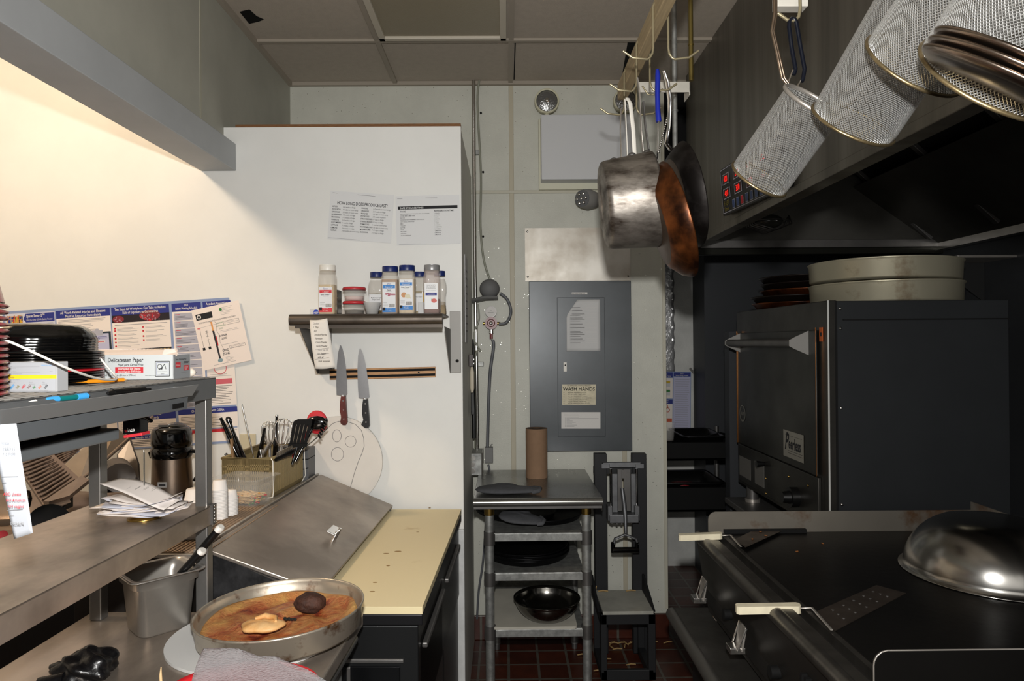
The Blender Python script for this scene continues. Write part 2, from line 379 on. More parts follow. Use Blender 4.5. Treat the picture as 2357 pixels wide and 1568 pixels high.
# metal sheet and breaker panel
p = PY(1209, 646, YB); q = PY(1450, 524, YB)
t = thing('aluminium_sheet', 'bare dull aluminium sheet screwed above the dark grey electrical panel', 'metal sheet', (p.x, YB-.002, p.z))
b = MB(); b.box((0, -.003, -.004), (q.x-p.x, 0, q.z-p.z), M('aluminium_sheet', 'bab6ae', .45, .85, .25, 4, 'a29a8e', bump=.06, bscale=5)); b.build('sheet', t)
for (a, c_) in ((.014, .02), (.014, q.z-p.z-.02), (q.x-p.x-.014, .02)): b = MB(); b.ell((a, -.003, c_), (.006, .003, .006), STEELB, 8, 6); b.build('screw', t)
PANEL = M('dark_grey_enamel', '4b4f52', .35, .2, .12, 5)
p = PY(1220, 1037, YB); q = PY(1449, 648, YB); PW, PH = q.x-p.x, q.z-p.z
t = thing('electrical_panel', 'dark grey electrical breaker panel on back wall with inner door', 'electrical panel', (p.x, YB-.004, p.z))
b = MB(); b.box((0, -.041, 0), (PW, 0, PH), PANEL); b.build('cover', t, .002)
b = MB(); b.box((.153, -.045, .08), (.415, -.040, PH-.09), PANEL); b.build('door', t, .002)
b = MB(); b.box((.186, -.052, .44), (.203, -.044, .49), WHITEP); b.cyl((.195, -.054, .475), (.195, -.052, .475), .004, INK, n=10); b.build('latch', t)
def sheet_paper(name, label, pxTL, pxTR, h, Y, draw, mat=PAPER, cat='paper', z0=0, group=None, w=None):
    a = PY(*pxTL, Y); c = PY(*pxTR, Y); s_ = Y/FPX; W_ = (c-a).length/s_
    o = flat(s_, 0, W_, h, mat, z0); draw(o, W_, h); ob = o.build(name)
    ob.location = a; ob.rotation_euler = (0, -math.atan2(c.z-a.z, c.x-a.x), 0); tag(ob, label, cat, group); return ob
YS = YB-.052
def d(o, W, h): o.text('ELECTRICAL PANEL  LPA', 1, 3.6, 3, INK, sx=.9)
sheet_paper('panel_tag', 'narrow white printed tag stuck above the inner door of the panel', (1316, 673), (1352, 673), 5, YS+.003, d, cat='label')
# directory sheet with curled corner
a = PY(1303, 690, YS)
t = thing('directory_sheet', 'tall white circuit list sheet with curled left corner taped on the panel', 'paper', a)
s_ = YS/FPX
b = MB()
def fn(u, v):
    x = (u*78)*s_; z = -(v*119)*s_
    left = max(0, 1-v*3.2)*26*s_ ; x = x+left*(1-u)
    if u < .3: return (x, -.004-.016*(1-u/.3)*math.sin(v*PI*.9), z)
    return (x, -.003, z)
b.sheet(fn, 10, 14, .0006, PAPERG); b.build('sheet', t)
b = flat(s_); b.eps = 4
for k, wv in enumerate((18, 25, 33, 36, 42, 45, 49, 56, 64, 73, 76, 80, 84, 90, 95, 99)): b.rect(12 if k < 3 else 8, wv, 31+5*(k % 3), wv+.8, INKG, 5.2); b.rect(45, wv, 70, wv+.35, PAPER, 1.2)
b.build('print', t)
def d(o, W, h):
    o.text('ALL EMPLOYEES ARE REQUIRED TO', W/2, 4, 3.4, INK, al='CENTER'); o.text('WASH HANDS', W/2, 14.6, 11.5, INK, al='CENTER', sx=.98, bold=.015)
    for k, s in enumerate(('BEFORE PREPARING FOOD', 'AFTER USING THE TOILET', 'AFTER TAKING OUT TRASH', 'AFTER COUGHING OR SNEEZING', 'AFTER EATING OR DRINKING', 'AFTER EATING OR BREAKS', 'AFTER HANDLING RAW FOOD')):
        o.text(s, 14, 20.5+k*4, 3.5, INK); o.disc(4, 19.3+k*4, .8, INK)
sheet_paper('hand_wash_sign', 'cream sign reading WASH HANDS on the dark grey panel', (1294, 885), (1371, 885), 47, YS, d, M('stained_cream', 'd6cdb2', .6, 0, .2, 15), 'sign')
def d(o, W, h):
    o.rect(6, 6, 41, 7, INKG)
    for k in range(8): o.rect(9, 11+k*3.1, 10, 11.8+k*3.1, INK); o.rect(12, 11+k*3.1, (40, 86, 20, 26, 33, 25, 36, 30)[k], 11.7+k*3.1, INKG)
sheet_paper('instruction_sheet', 'white horizontal list sheet taped below the hand washing sign', (1292, 949), (1382, 949), 38, YS, d)
# paper roll on the cart, conduit, hoses
def pts(l, Y): return [PY(a, b_, Y) for a, b_ in l]
t = thing('steel_conduit', 'thin steel electrical conduit running down back wall beside the white partition', 'conduit', PY(1098, 1050, YB))
inv = -t.location
def rel(l): return [Vector(p)-t.location for p in l]
b = MB(); b.tube(rel(pts([(1090, 176), (1091, 350), (1093, 600), (1097, 850), (1099, 980), (1098, 1035)], YB-.03)), .0105, STEELB, 10); b.build('pipe', t)
b = MB(); pp = PY(1100, 351, YB-.02)-t.location; b.box(pp-Vector((.022, .012, .012)), pp+Vector((.018, .018, .012)), GALV); b.build('clamp', t, .002)
b = MB(); pp = PY(1106, 838, YB-.02)-t.location; b.box(pp-Vector((.022, .012, .012)), pp+Vector((.018, .018, .012)), GALV); b.build('clamp', t, .002)
pp = PY(1096, 1068, 3.62); t = thing('junction_box', 'galvanised junction box with round knockouts low beside the partition', 'junction box', pp)
b = MB(); b.box((-.045, -.02, -.058), (.03, .16, .058), GALV); b.box((.03, -.026, -.062), (.036, .16, .062), STEELB); b.build('box', t, .003)
for k in (-1, 0, 1): b = MB(); b.cyl((-.018, -.024, k*.033), (-.018, -.019, k*.033), .014, STEELB, n=18); b.build('knockout', t)
# CO2 regulator
t = thing('gas_regulator', 'red gas regulator with round white pressure gauge on back wall', 'regulator', PY(1131, 745, YB))
REDM = M('regulator_red', '6a0f0d', .35)
b = MB(); b.cyl((0, -.03, 0), (0, -.085, 0), .034, REDM, n=24); b.cyl((0, -.085, 0), (0, -.1, 0), .022, REDM, r1=.018, n=20); b.ell((0, -.1, 0), (.010, .006, .010), STEELB); b.cyl((0, -.05, -.03), (0, -.05, -.055), .012, STEELB); b.cyl((0, -.05, -.055), (0, -.05, -.085), .009, REDM); b.cyl((-.045, -.05, 0), (.05, -.05, 0), .008, M('brass', 'a88a4c', .3, 1)); b.box((-.02,-.03,-.02),(.02,0,.02), STEELD); b.build('body', t)
b = MB(); b.cyl((0, -.045, .062), (0, -.075, .062), .031, STEELD, n=26); b.cyl((0, -.075, .062), (0, -.077, .062), .027, PAPER, n=26); b.cyl((0, -.055, .03), (0, -.055, .045), .007, MATS['brass'])
b.box((-.018, -.078, .058), (.014, -.0772, .059), INK); b.box((-.006, -.078, .068), (.006, -.0772, .069), INK); b.build('gauge', t)
# round grey fan-like unit on a shelf arm
t = thing('ball_float', 'dark grey rubber dome resting on a small grey wall arm', 'wall fitting', PY(1118, 690, YB))
b = MB(); b.ell((.024, -.08, .055), (.055, .055, .052), RUB, 28, 16); b.build('dome', t)
b = MB(); b.tube([(-.075, -.02, -.012), (-.05, -.06, -.006), (0, -.08, .004), (.07, -.08, .004)], [.012, .014, .014, .012], M('arm_grey', '6e6e6c', .5), 10, flat=(2.6, .8)); b.build('arm', t, .002)
def hose(name, label, l, Y, r, mat):
    P = pts(l, Y) if not isinstance(Y, (list, tuple)) else [PY(a, b_, y_) for (a, b_), y_ in zip(l, Y)]
    S = []
    for i in range(len(P)-1):
        p0, p1, p2, p3 = P[max(i-1, 0)], P[i], P[i+1], P[min(i+2, len(P)-1)]
        for k in range(5):
            u = k/5; S.append(.5*((2*p1)+(p2-p0)*u+(2*p0-5*p1+4*p2-p3)*u*u+(3*p1-p0-3*p2+p3)*u**3))
    S.append(P[-1]); c = S[-1].copy(); b = MB(); b.tube([p-c for p in S], r, mat, 8); o = b.build(name); o.location = c
    return tag(o, label, 'hose') if 'hose' in name else tag(o, label, 'cable')
HG = M('hose_grey', '5c5e62', .45); HC = M('clear_hose', '8b8c7e', .35)
hose('clear_hose', 'thin translucent hose running from the ceiling down to the grey dome', [(1103, 185), (1099, 240), (1107, 400), (1106, 520), (1114, 600), (1131, 652)], YB-.035, .006, HC)
hose('grey_hose', 'grey braided hose curving from the dome down to the red regulator', [(1151, 675), (1168, 690), (1176, 718), (1166, 742), (1148, 746)], YB-.07, .008, HG)
hose('grey_hose', 'long grey hose hanging from the red regulator down to the grey box', [(1134, 782), (1136, 800), (1128, 860), (1124, 950), (1122, 1030)], YB-.03, .009, HG)
hose('cable', 'grey cable hanging down beside the cart behind its left leg', [(1124, 1070), (1128, 1100), (1120, 1180), (1112, 1290), (1102, 1360), (1098, 1425)], YB-.03, .006, HG)
hose('cable', 'loose thin grey cable looping beside the steel conduit', [(1100, 700), (1103, 735), (1092, 765), (1095, 790), (1106, 808), (1096, 812), (1091, 900), (1093, 1020), (1090, 1036)], YB-.05, .004, HC)
pp = PY(1126, 1045, YB); b = MB(); b.box((-.022, -.05, -.042), (.022, 0, .042), M('arm_grey', '6e6e6c', .5)); b.tube([(.01, -.03, .04), (.012, -.03, .055), (.02, -.03, .058)], .003, STEELD, 6)
o = b.build('switch_box', None, .004); o.location = pp; tag(o, 'small plain grey box under the long grey hose', 'switch box')
for k, (a, c_, n_) in enumerate(((1107, 261, 'topmost, near the ceiling'), (1112, 397, 'below the topmost, above the horizontal wall strip'), (1112, 545, 'just below the horizontal wall strip'))):
    b = MB(); b.cyl((0, 0, 0), (0, -.012, 0), .006, BLACKM, n=10); o = b.build('wall_clip'); o.location = PY(a, c_, YB); tag(o, 'tiny black clip holding the clear hose, '+n_, 'clip', 'black hose clips')
# things hung on the partition's side face
t = thing('clip_rack', 'cream handled brush hanging on the grey side of the partition', 'brush', (-.186, 3.42, PY(1083, 830, 3.42).z))
b = MB(); b.box((0, -.03, -.03), (.022, .03, .03), M('rack_brown', '4a4240', .5)); b.box((.02, -.02, -.02), (.026, .02, -.01), STEELB); b.box((.02, -.02, .0), (.026, .02, .01), STEELB); b.build('clip', t, .002)
b = MB(); b.tube([(.014, 0, -.03), (.014, 0, -.06), (.014, 0, -.14), (.014, 0, -.16)], [.006, .011, .011, .006], M('cream_handle', 'c8beaa', .5), 10); b.build('handle', t)
b = MB(); b.box((.008, -.02, -.27), (.02, .02, -.16), BLACK); b.build('head', t, .003)
b = MB(); b.tube([(.012, 0, .27), (.014, 0, .22), (.012, .005, .05), (.014, 0, -.1), (.014, 0, -.25)], [.004, .006, .008, .012, .012], BLACK, 8); o = b.build('black_scraper'); o.location = (-.186, 3.58, PY(1095, 900, 3.55).z); tag(o, 'long thin black tool hanging between the partition and the conduit', 'tool')
b = MB(); b.box((0, -.1, -.20), (.002, .1, .20), PAPERG)
for k in range(9): b.box((.002, -.08, -.15+k*.035), (.0026, .06, -.143+k*.035), INKG)
o = b.build('side_notice'); o.location = (-.186, 3.2, PY(1074, 690, 3.2).z); tag(o, 'grey printed notice taped on the narrow side of the partition', 'notice')

# ================================================================== WHITE WALL: shelf, papers, posters
s_ = YP/FPX
def d(o, W, h):
    o.line([(5, 4), (16, 5)], .8, INKG); o.line([(62, 5), (103, 6)], .9, INKG); o.line([(2, 108), (74, 109)], .7, INKG)
    o.text('HOW LONG DOES PRODUCE LAST?', 17, 30, 10.2, INK, sx=.70, bold=.012)
    L = (('APPLES', '6-8 weeks in fridge'), ('AVOCADO', '4-7 days at room temp'), ('BANANAS', '2-5 days at room temp'), ('BLUEBERRIES', '1-2 weeks in fridge'), ('BROCCOLI', '1-2 weeks in fridge'), ('CARROTS', '3-4 weeks in fridge'), ('CUCUMBERS', '1 week in fridge'), ('LETTUCE', '7-10 days in fridge'), ('LEMONS', '3-4 weeks in fridge'), ('GARLIC', '3-6 months at room temp'))
    R = (('ONIONS', '2-3 months at room temp'), ('ORANGES', '3-4 weeks in fridge'), ('PEACHES', '1-3 days at room temp'), ('POTATOES', '3-5 weeks in pantry'), ('STRAWBERRIES', '3-7 days in fridge'), ('STRING BEANS', '3-5 days in fridge'), ('TOMATOES', '1 week at room temp'), ('WATERMELON', '7-10 days at room temp'), ('MUSHROOMS', '7-10 days in fridge'), ('ZUCCHINI', '7-10 days in fridge'))
    for k in range(10):
        w = 37+k*6.1
        o.text(L[k][0], 6, w, 4.9, INK, sx=.8, bold=.015); o.text(L[k][1], 31, w, 4.7, INK, sx=.8, shear=.2)
        o.text(R[k][0], 73, w, 4.9, INK, sx=.8, bold=.015); o.text(R[k][1], 100, w, 4.7, INK, sx=.8, shear=.2)
sheet_paper('produce_chart', 'white sheet headed HOW LONG DOES PRODUCE LAST, tilted left of the storage chart', (761, 439), (907, 449), 111, YP-.004, d, M('copy_paper', 'd2d3d3', .8))
def d(o, W, h):
    o.line([(4, 6), (16, 6)], .8, INKG); o.line([(69, 6), (96, 6)], .9, INKG); o.line([(5, 111), (55, 111)], .7, INKG)
    o.rect(5, 24, 142, 31, INK); o.text('SAFE STORAGE TIMES', 10, 29.8, 5.6, PAPERG, sx=1.0, bold=.02, lev=3)
    o.text('FOOD', 10, 37.5, 4.8, INK, bold=.02); o.text('REFRIGERATION TIME', 88, 37.5, 4.8, INK, sx=.95, bold=.02)
    F = ('GROUND BEEF, RAW POULTRY, FISH, OR CHICKEN', 'OTHER BEEF, LAMB, PORK', 'BACON', 'SAUSAGE, RAW FROM MEAT OR POULTRY', 'HOT DOGS, OPEN PACK', 'MILK', 'YOGURT', 'BUTTER', 'EGGS', 'MUSTARD', 'KETCHUP', 'SALAD DRESSINGS')
    T = ('1-2 DAYS', '3-5 DAYS', '7 DAYS', '1-2 DAYS', '7 DAYS', '1 WEEK', '7-14 DAYS', '1-3 MONTHS', '3-5 WEEKS', '12 MONTHS', '6 MONTHS', '3 MONTHS')
    for k in range(12): o.text(F[k], 10, 42.5+k*4.5, 2.9, INK, bold=.01); o.text(T[k], 88, 42.5+k*4.5, 2.9, INK, bold=.01)
sheet_paper('storage_chart', 'white sheet headed SAFE STORAGE TIMES beside the produce chart', (910, 452), (1057, 448), 113, YP-.004, d, M('copy_paper', 'd2d3d3', .8))
# big safety poster
LB = M('poster_blue_grey', '8696b8', .55); CR_ = M('poster_cream', 'e9dfd6', .6); GY = M('poster_cell', 'a9a9b4', .6); LRED = M('poster_pink', 'd87878', .6); SKIN = M('poster_tan', 'c08a50', .6); GRN = M('poster_green', '2f7a3a', .6)
def d(o, W, h):
    def head(u0, w0, u1, w1, *ls, sz=8.2, sx=.72):
        o.rect(u0, w0, u1, w1, NAVY, 2)
        for k, l in enumerate(ls): o.text(l, (u0+u1)/2, w0+sz*(1.0+k*1.0), sz, PAPER, 3, 'CENTER', sx, bold=.015)
    o.rect(6, 6, 119, 37, M('poster_pale', 'c9c9d4', .6)); o.poly([(47, 20), (53, 8), (118, 8), (118, 28), (53, 28)], NAVY, 2)
    o.text('Space Saver-2\u2122', 54, 16.5, 9, PAPER, 3, sx=.72, bold=.02); o.text('All-On-One OSHA Safety Poster', 54, 24.5, 6, PAPER, 3, sx=.74)
    for k in range(26):
        u = 11+k % 13*2.7+random.random(); w = 12+(k//13)*7+random.random()*3
        m_ = (INK, RED, NAVY, SKIN, GRN, INKG, M('poster_yellow', 'cfa833', .6))[random.randrange(7)]
        o.rect(u-1.6, w, u+1.6, w+10, m_, 2+.1*(k % 5)); o.disc(u, w-1.2, 1.4, SKIN, 2.6, 8)
    o.lines(8, 31, 117, 3, 2, .6, INKG, .1, 2); o.rect(6, 37, 119, 100, NAVY)
    o.rect(122, 6, 245, 250, CR_); head(122, 6, 245, 24, 'All Work-Related Injuries and Illnesses', 'Must be Reported Immediately', sx=.80)
    o.lines(126, 28, 243, 3, 3, .9, INKG, .15, 2); o.lines(126, 40, 243, 10, 4.2, .8, INKG, .5, 2)
    o.rect(187, 60, 244, 160, M('clipboard_teal', '24323e', .5), 2.5); o.rect(190, 64, 239, 160, M('poster_lav', 'b9b9d2', .6), 3); o.rect(201, 56, 226, 68, GY, 3.5); o.disc(213, 57, 5, GY, 3.6)
    o.text("OSHA's", 192, 77, 8, INK, 4); o.lines(214, 71, 236, 2, 3, 1, NAVY, .2, 4); o.rect(192, 80, 230, 85, PAPER, 4); o.rect(193, 82, 228, 83.4, RED, 5)
    o.rect(248, 6, 380, 104, CR_); head(248, 6, 380, 25, 'Ten Steps All Workplaces Can Take to Reduce', 'Risk of Exposure to Coronavirus', sx=.74)
    o.rect(248, 25, 380, 42, M('virus_dark', '241e24', .5), 2); VR = M('virus_red', '7e2a34', .5); VP = M('virus_grey', 'a08088', .5)
    o.disc(263, 34, 13, VR, 2.4, 14, 8); o.disc(335, 29, 24, VR, 2.4, 18, 12)
    for k in range(40): o.disc(335+random.uniform(-21, 21), 32+random.uniform(-6, 8), random.uniform(1, 2.4), random.choice((VP, RED, VR)), 2.7+.01*k, 6)
    for k in range(8): o.disc(263+random.uniform(-9, 9), 34+random.uniform(-5, 5), 1.5, VP, 2.7, 6)
    o.rect(254, 47, 374, 48.2, INKG, 2)
    for (u, ws) in ((254, (55, 60.5, 69.5, 78, 87, 95.5)), (318, (55, 64, 76, 85))):
        for w in ws: o.disc(u, w, 2.2, RED, 2, 10); o.lines(u+5, w-1, u+58, 2, 2.6, .7, INKG, .5, 2)
    o.rect(248, 104, 380, 112, INK, 2)
    for k in range(40): o.poly([(250+k*3.2, 109), (251.6+k*3.2, 106), (253+k*3.2, 109)], M('poster_yellow', 'cfa833', .6), 3)
    o.rect(248, 112, 380, 246, CR_)
    o.rect(386, 6, 453, 246, CR_); head(386, 6, 453, 25, '2021', 'Safety Meeting Schedule', sz=7.4, sx=.70)
    for k in range(12):
        w = 29+k*18.2; o.rect(390, w, 447, w+16.4, GY, 2); o.rect(393, w+2.5, 404, w+3.7, RED, 3); o.lines(393, w+7, 440, 3, 3, .6, INK, .5, 3)
    o.rect(457, 6, 521, 246, CR_); head(457, 6, 521, 25, 'Accident Prevention', 'Signs', sx=.72)
    o.disc(488, 160, 15, LRED, 2, 20); o.disc(488, 160, 13, CR_, 2.4, 20); o.rect(464, 185, 514, 197, M('poster_rose', 'c8606a', .6), 2); o.lines(464, 170, 514, 3, 4, .7, INKG, .4, 2); o.lines(462, 201, 516, 12, 3.6, .8, INK, .5, 2)
    o.rect(248, 250, 380, 300, CR_); head(248, 250, 380, 268, 'Notice - Access to Medical', 'and Exposure Records', sx=.74); o.lines(254, 274, 376, 6, 4, .7, INKG, .4, 2)
    head(248, 303, 380, 311, 'Posted in this Department', sz=6.6, sx=.85); o.rect(248, 311, 380, 329, CR_); o.lines(254, 314, 374, 4, 3.6, 1.1, INK, .5, 2)
    o.rect(386, 250, 521, 296, CR_); head(386, 250, 521, 262, 'GHS Compliance with OSHA', sz=8, sx=.78); o.lines(391, 268, 500, 8, 3.3, .8, INK, .4, 2)
    o.rect(386, 299, 492, 306, RED, 2); o.rect(386, 306, 492, 328, CR_); o.lines(430, 310, 465, 3, 5, .8, INK, .7, 2); o.rect(495, 299, 521, 328, CR_); o.lines(498, 303, 518, 5, 4, .8, INK, .4, 2)
    o.rect(6, 100, 245, 329, CR_, .9)
sheet_paper('safety_poster', 'large blue bordered multi-panel safety poster taped on the white wall', (5, 718), (527, 685), 333, YP-.003, d, LB, 'poster')
# food temperature chart
def d(o, W, h):
    o.rect(7, 12, 45, 26, INK); o.disc(14, 19, 5, PAPER, 2, 14); o.disc(14, 19, 3, INK, 3, 8); o.lines(64, 8, 98, 6, 3.2, .5, INKG, .5)
    o.text('POTENTIALLY HAZARDOUS FOOD TEMPERATURE CHART', 10, 35, 4.6, INK, sx=.72)
    BL = M('thermo_black', '2c2a30', .5); o.rect(37, 35, 41, 56, M('thermo_orange', 'd89a5e', .6)); o.poly([(37, 56), (41.5, 56), (43, 122), (39, 122)], BL); o.rect(42, 70, 44, 92, RED); o.disc(41, 126, 6, M('thermo_bulb', '7f98a0', .5), 2, 12, 4.5)
    o.line([(10, 46), (10, 92)], .6, INK); o.line([(24, 50), (24, 92)], .6, INK); o.rect(7, 90, 13, 96, INK); o.rect(20.5, 90, 26.5, 96, INK); o.line([(5, 44), (58, 42)], .5, INKG)
    for w in (60, 64, 72, 80): o.line([(21, w-6), (27, w-6)], .6, INK)
    o.rect(5, 43, 12, 46, LRED, 2)
    o.text('COOKING', 50, 43, 4.6, GRN, sx=.7); o.text('HOT HOLDING', 48, 50, 4.6, GRN, sx=.7); o.text('ZONE', 53, 56, 4.6, GRN, sx=.7)
    o.line([(47, 36), (50, 45), (47, 58), (51, 70), (49, 85), (54, 104), (50, 118)], .5, INK)
    o.text('DANGER', 50, 73, 6.2, INK, bold=.02, sx=.72); o.text('ZONE', 54, 80, 5.8, INK, bold=.02, sx=.75); o.text('COLD', 50, 108, 7.4, INK, bold=.02, sx=.75); o.text('ZONE', 50, 116, 7.4, INK, bold=.02, sx=.75)
    for (a, b_, c_, e_) in ((66, 40, 102, 49), (68, 98, 104, 104)):
        o.line([(a, b_), (c_, b_)], .5, INK); o.line([(c_, b_), (c_, e_)], .5, INK); o.line([(c_, e_), (a, e_)], .5, INK); o.line([(a, e_), (a, b_)], .5, INK); o.lines(a+2, b_+2, c_-1, 2, 2.6, .5, INKG)
    o.lines(55, 60, 104, 2, 3, .5, INKG, .2); o.lines(50, 92, 90, 1, 3, .6, INKG); o.lines(54, 122, 74, 4, 3, .6, INKG, .3); o.lines(24, 134, 92, 1, 3, .7, INKG)
    o.disc(66, 12, 3.4, GRN, 5, 12)
sheet_paper('temperature_chart', 'white food temperature chart pinned crooked over the poster corner', (440, 715), (549, 691), 141, YP-.012, d, M('chart_paper', 'e9ddd4', .8))
# round white board with drawn outlines leaning at the wall
c = PY(776, 1063, YP-.02); t = thing('round_cutting_board', 'large round off-white board with pen outlines leaning on the white wall', 'board', c)
b = MB(); b.cyl((0, -.001, 0), (0, .012, 0), 103*s_, M('off_white_board', 'd3cfc8', .5, 0, .05, 4), n=72)
b.M = Matrix(((s_,0,0,0),(0,0,-.0012,0),(0,s_,0,0),(0,0,0,1))); b.eps = .5
LN = M('pen_line', '45454a', .8)
def P_(l): return [(a-776, w-1063) for a, w in l]
b.line(P_([(758, 984), (766, 976), (780, 971), (800, 972), (818, 978), (832, 992), (837, 1010), (838, 1028), (833, 1044), (824, 1064), (815, 1090), (810, 1108), (804, 1128)]), .9, LN, 2.5)
for (cx, cy, rx, ry) in ((776, 1004, 10, 14), (807, 1017, 12.5, 13), (777, 1046, 14, 15.5)):
    b.line([(cx-776+rx*math.cos(a*PI/12), cy-1063+ry*math.sin(a*PI/12)) for a in range(25)], .8, LN, 2.5)
b.build('board', t)
# wall shelf
pL = PY(665, 745, 2.62); SH = PY(840, 722, 2.59)
zt = SH.z
x0, x1 = PY(666, 740, 2.6).x, PY(1018, 740, 2.6).x
t = thing('wall_shelf', 'wall mounted stainless steel shelf with rounded front edge and triangular brackets', 'shelf', (0, 0, zt))
DST = M('shelf_steel', '6a625a', .4, .9, .3, 10)
b = MB(); b.box((x0, 2.62, -.006), (x1, YP-.002, 0), DST); b.tube([(x0, 2.61, -.022), (x1, 2.61, -.022)], .022, DST, 20); b.box((x0+.02, 2.60, -.054), (x1, 2.607, -.03), M('apron_dark', '4a443e', .5, .7)); b.box((x0+.09, YP-.012, 0), (x0+.53, YP-.002, .03), STEEL); b.build('shelf_board', t)
for (xx, nm) in ((x0+.03, 0), (x1+.005, 1)):
    b = MB(); b.slab([(xx, 2.62, -.05), (xx, YP-.003, -.055), (xx, YP-.003, -.235), (xx, YP-.03, -.24)], .003, STEELD if nm == 0 else M('bracket_steel', '8e8c88', .6, .5))
    b.box((xx, YP-.012, -.24), (xx+(.055 if nm == 0 else .045), YP-.002, .02 if nm else -.05), M('bracket_steel', '8e8c88', .6, .5)); b.cyl((xx+.03, YP-.012, -.19), (xx+.03, YP-.016, -.19), .007, BLACKM, n=10); b.build('bracket', t, .001)
def d(o, W, h): o.disc(W/2+2, 9, 7, M('sticker_blue', '1f3fae', .5), 2, 20); o.text('NSF', W/2+2, 11.5, 6.5, PAPER, 3, 'CENTER', .95, bold=.02)
o = sheet_paper('certification_sticker', 'small white sticker with blue round mark behind the spice shelf', (713, 711), (738, 711), 16, YP-.014, d, PAPERG, 'sticker')
# knife strip with two knives
a, c_ = PY(761, 862, YP), PY(1003, 856, YP); L_ = (c_-a).length
t = thing('knife_rack', 'wooden magnetic knife strip with two black bars on the white wall', 'knife rack', a); t.rotation_euler = (0, -math.atan2(c_.z-a.z, c_.x-a.x), 0)
WD = M('knife_rack_wood', 'b8895a', .5, 0, .25, 20, stretch=(1, 10, 10))
b = MB(); b.box((0, -.018, -.022), (L_, -.001, .022), WD); b.build('wood_strip', t, .001)
for z_ in (-.011, .011): b = MB(); b.box((0.001, -.021, z_-.005), (L_-.001, -.017, z_+.005), BLACKM); b.build('magnet_bar', t)
for x_ in (.07, L_-.07): b = MB(); b.cyl((x_, -.0185, 0), (x_, -.017, 0), .004, INK, n=10); b.build('screw_hole', t)
def knife(label, tip, hm, hmat, dx, notch):
    Yk = YP-.026; a = PY(*tip, Yk); t = thing('chef_knife', label, 'knife', a, group=None); s = Yk/FPX
    dx = dx  # lean of the blade
    b = MB(); bl = [(0, 0), (4, -8), (8, -25), (11, -50), (12.5, -80), (13, -112), (10, -116), (3, -117), (-12, -115), (-12, -90), (-10, -50), (-6, -18), (-2, -4)]
    b.prism([((x+dx*(-z/115))*s, z*s) for x, z in bl], -.0012, .0012, M('knife_steel', 'aeaeb0', .28, 1, .15, 12)); b.cyl((dx*s+.004, 0, -115*s), (dx*s+.005, 0, -122*s), .008, STEELB, n=10); b.build('blade', t)
    hp = [(-1, -118), (9, -118), (10, -135), (12, -160), (13, -178), (10, -184), (3, -184), (-2, -180), (notch, -176), (-1, -165), (-4, -150), (-3, -130)]
    b = MB(); b.prism([((x+dx)*s, z*s) for x, z in hp], -.009, .009, hmat); h_ = b.build('handle', t, .003)
    for k in range(3): b = MB(); b.cyl(((4+dx+k*.6)*s, -.0105, (-128-21*k)*s), ((4+dx+k*.6)*s, -.009, (-128-21*k)*s), .0035, STEELB, n=10); b.build('rivet', h_)
knife('chef knife with reddish brown wooden handle on the magnetic strip', (784, 794), hm=0, hmat=M('rosewood', '5a2620', .4, 0, .3, 30), dx=2, notch=-3)
knife('chef knife with black riveted handle on the magnetic strip', (829, 801), hm=0, hmat=M('knife_black', '121214', .4), dx=8, notch=-6)
# handwritten note under shelf
a = PY(714, 737, 2.58); t = thing('handwritten_note', 'curled handwritten recipe note hanging from the shelf front', 'note', a); s = 2.58/FPX
def fn(u, v): return ((u*40+v*12+ (6*u*v))*s, -.006-.012*math.sin(v*3.1)*(1-u), -(v*112+2*math.sin(u*3)-4*u)*s)
b = MB(); b.sheet(fn, 6, 16, .0005, M('note_paper', 'd8d3cb', .8)); b.build('sheet', t)
b = flat(s); b.eps = 17
for k, sx_ in enumerate(('Cocktail', '1 Tbsp', 'Salt', 'Smoked Paprika', 'Parmesan', 'Onion Powder', 'Garlic Powder', '1 Flour cup full', 'cup Pepper', 'with w/', 'thick tomatoes')):
    b.text(sx_, 9+k*1.2, 10+k*8.6, 6, INKG if k in (0, 7) else INK, 1, sx=.72, shear=.35)
for w in (68, 80, 90): b.line([(14, w), (46, w-4)], .5, INKG, 1)
b.build('handwriting', t)
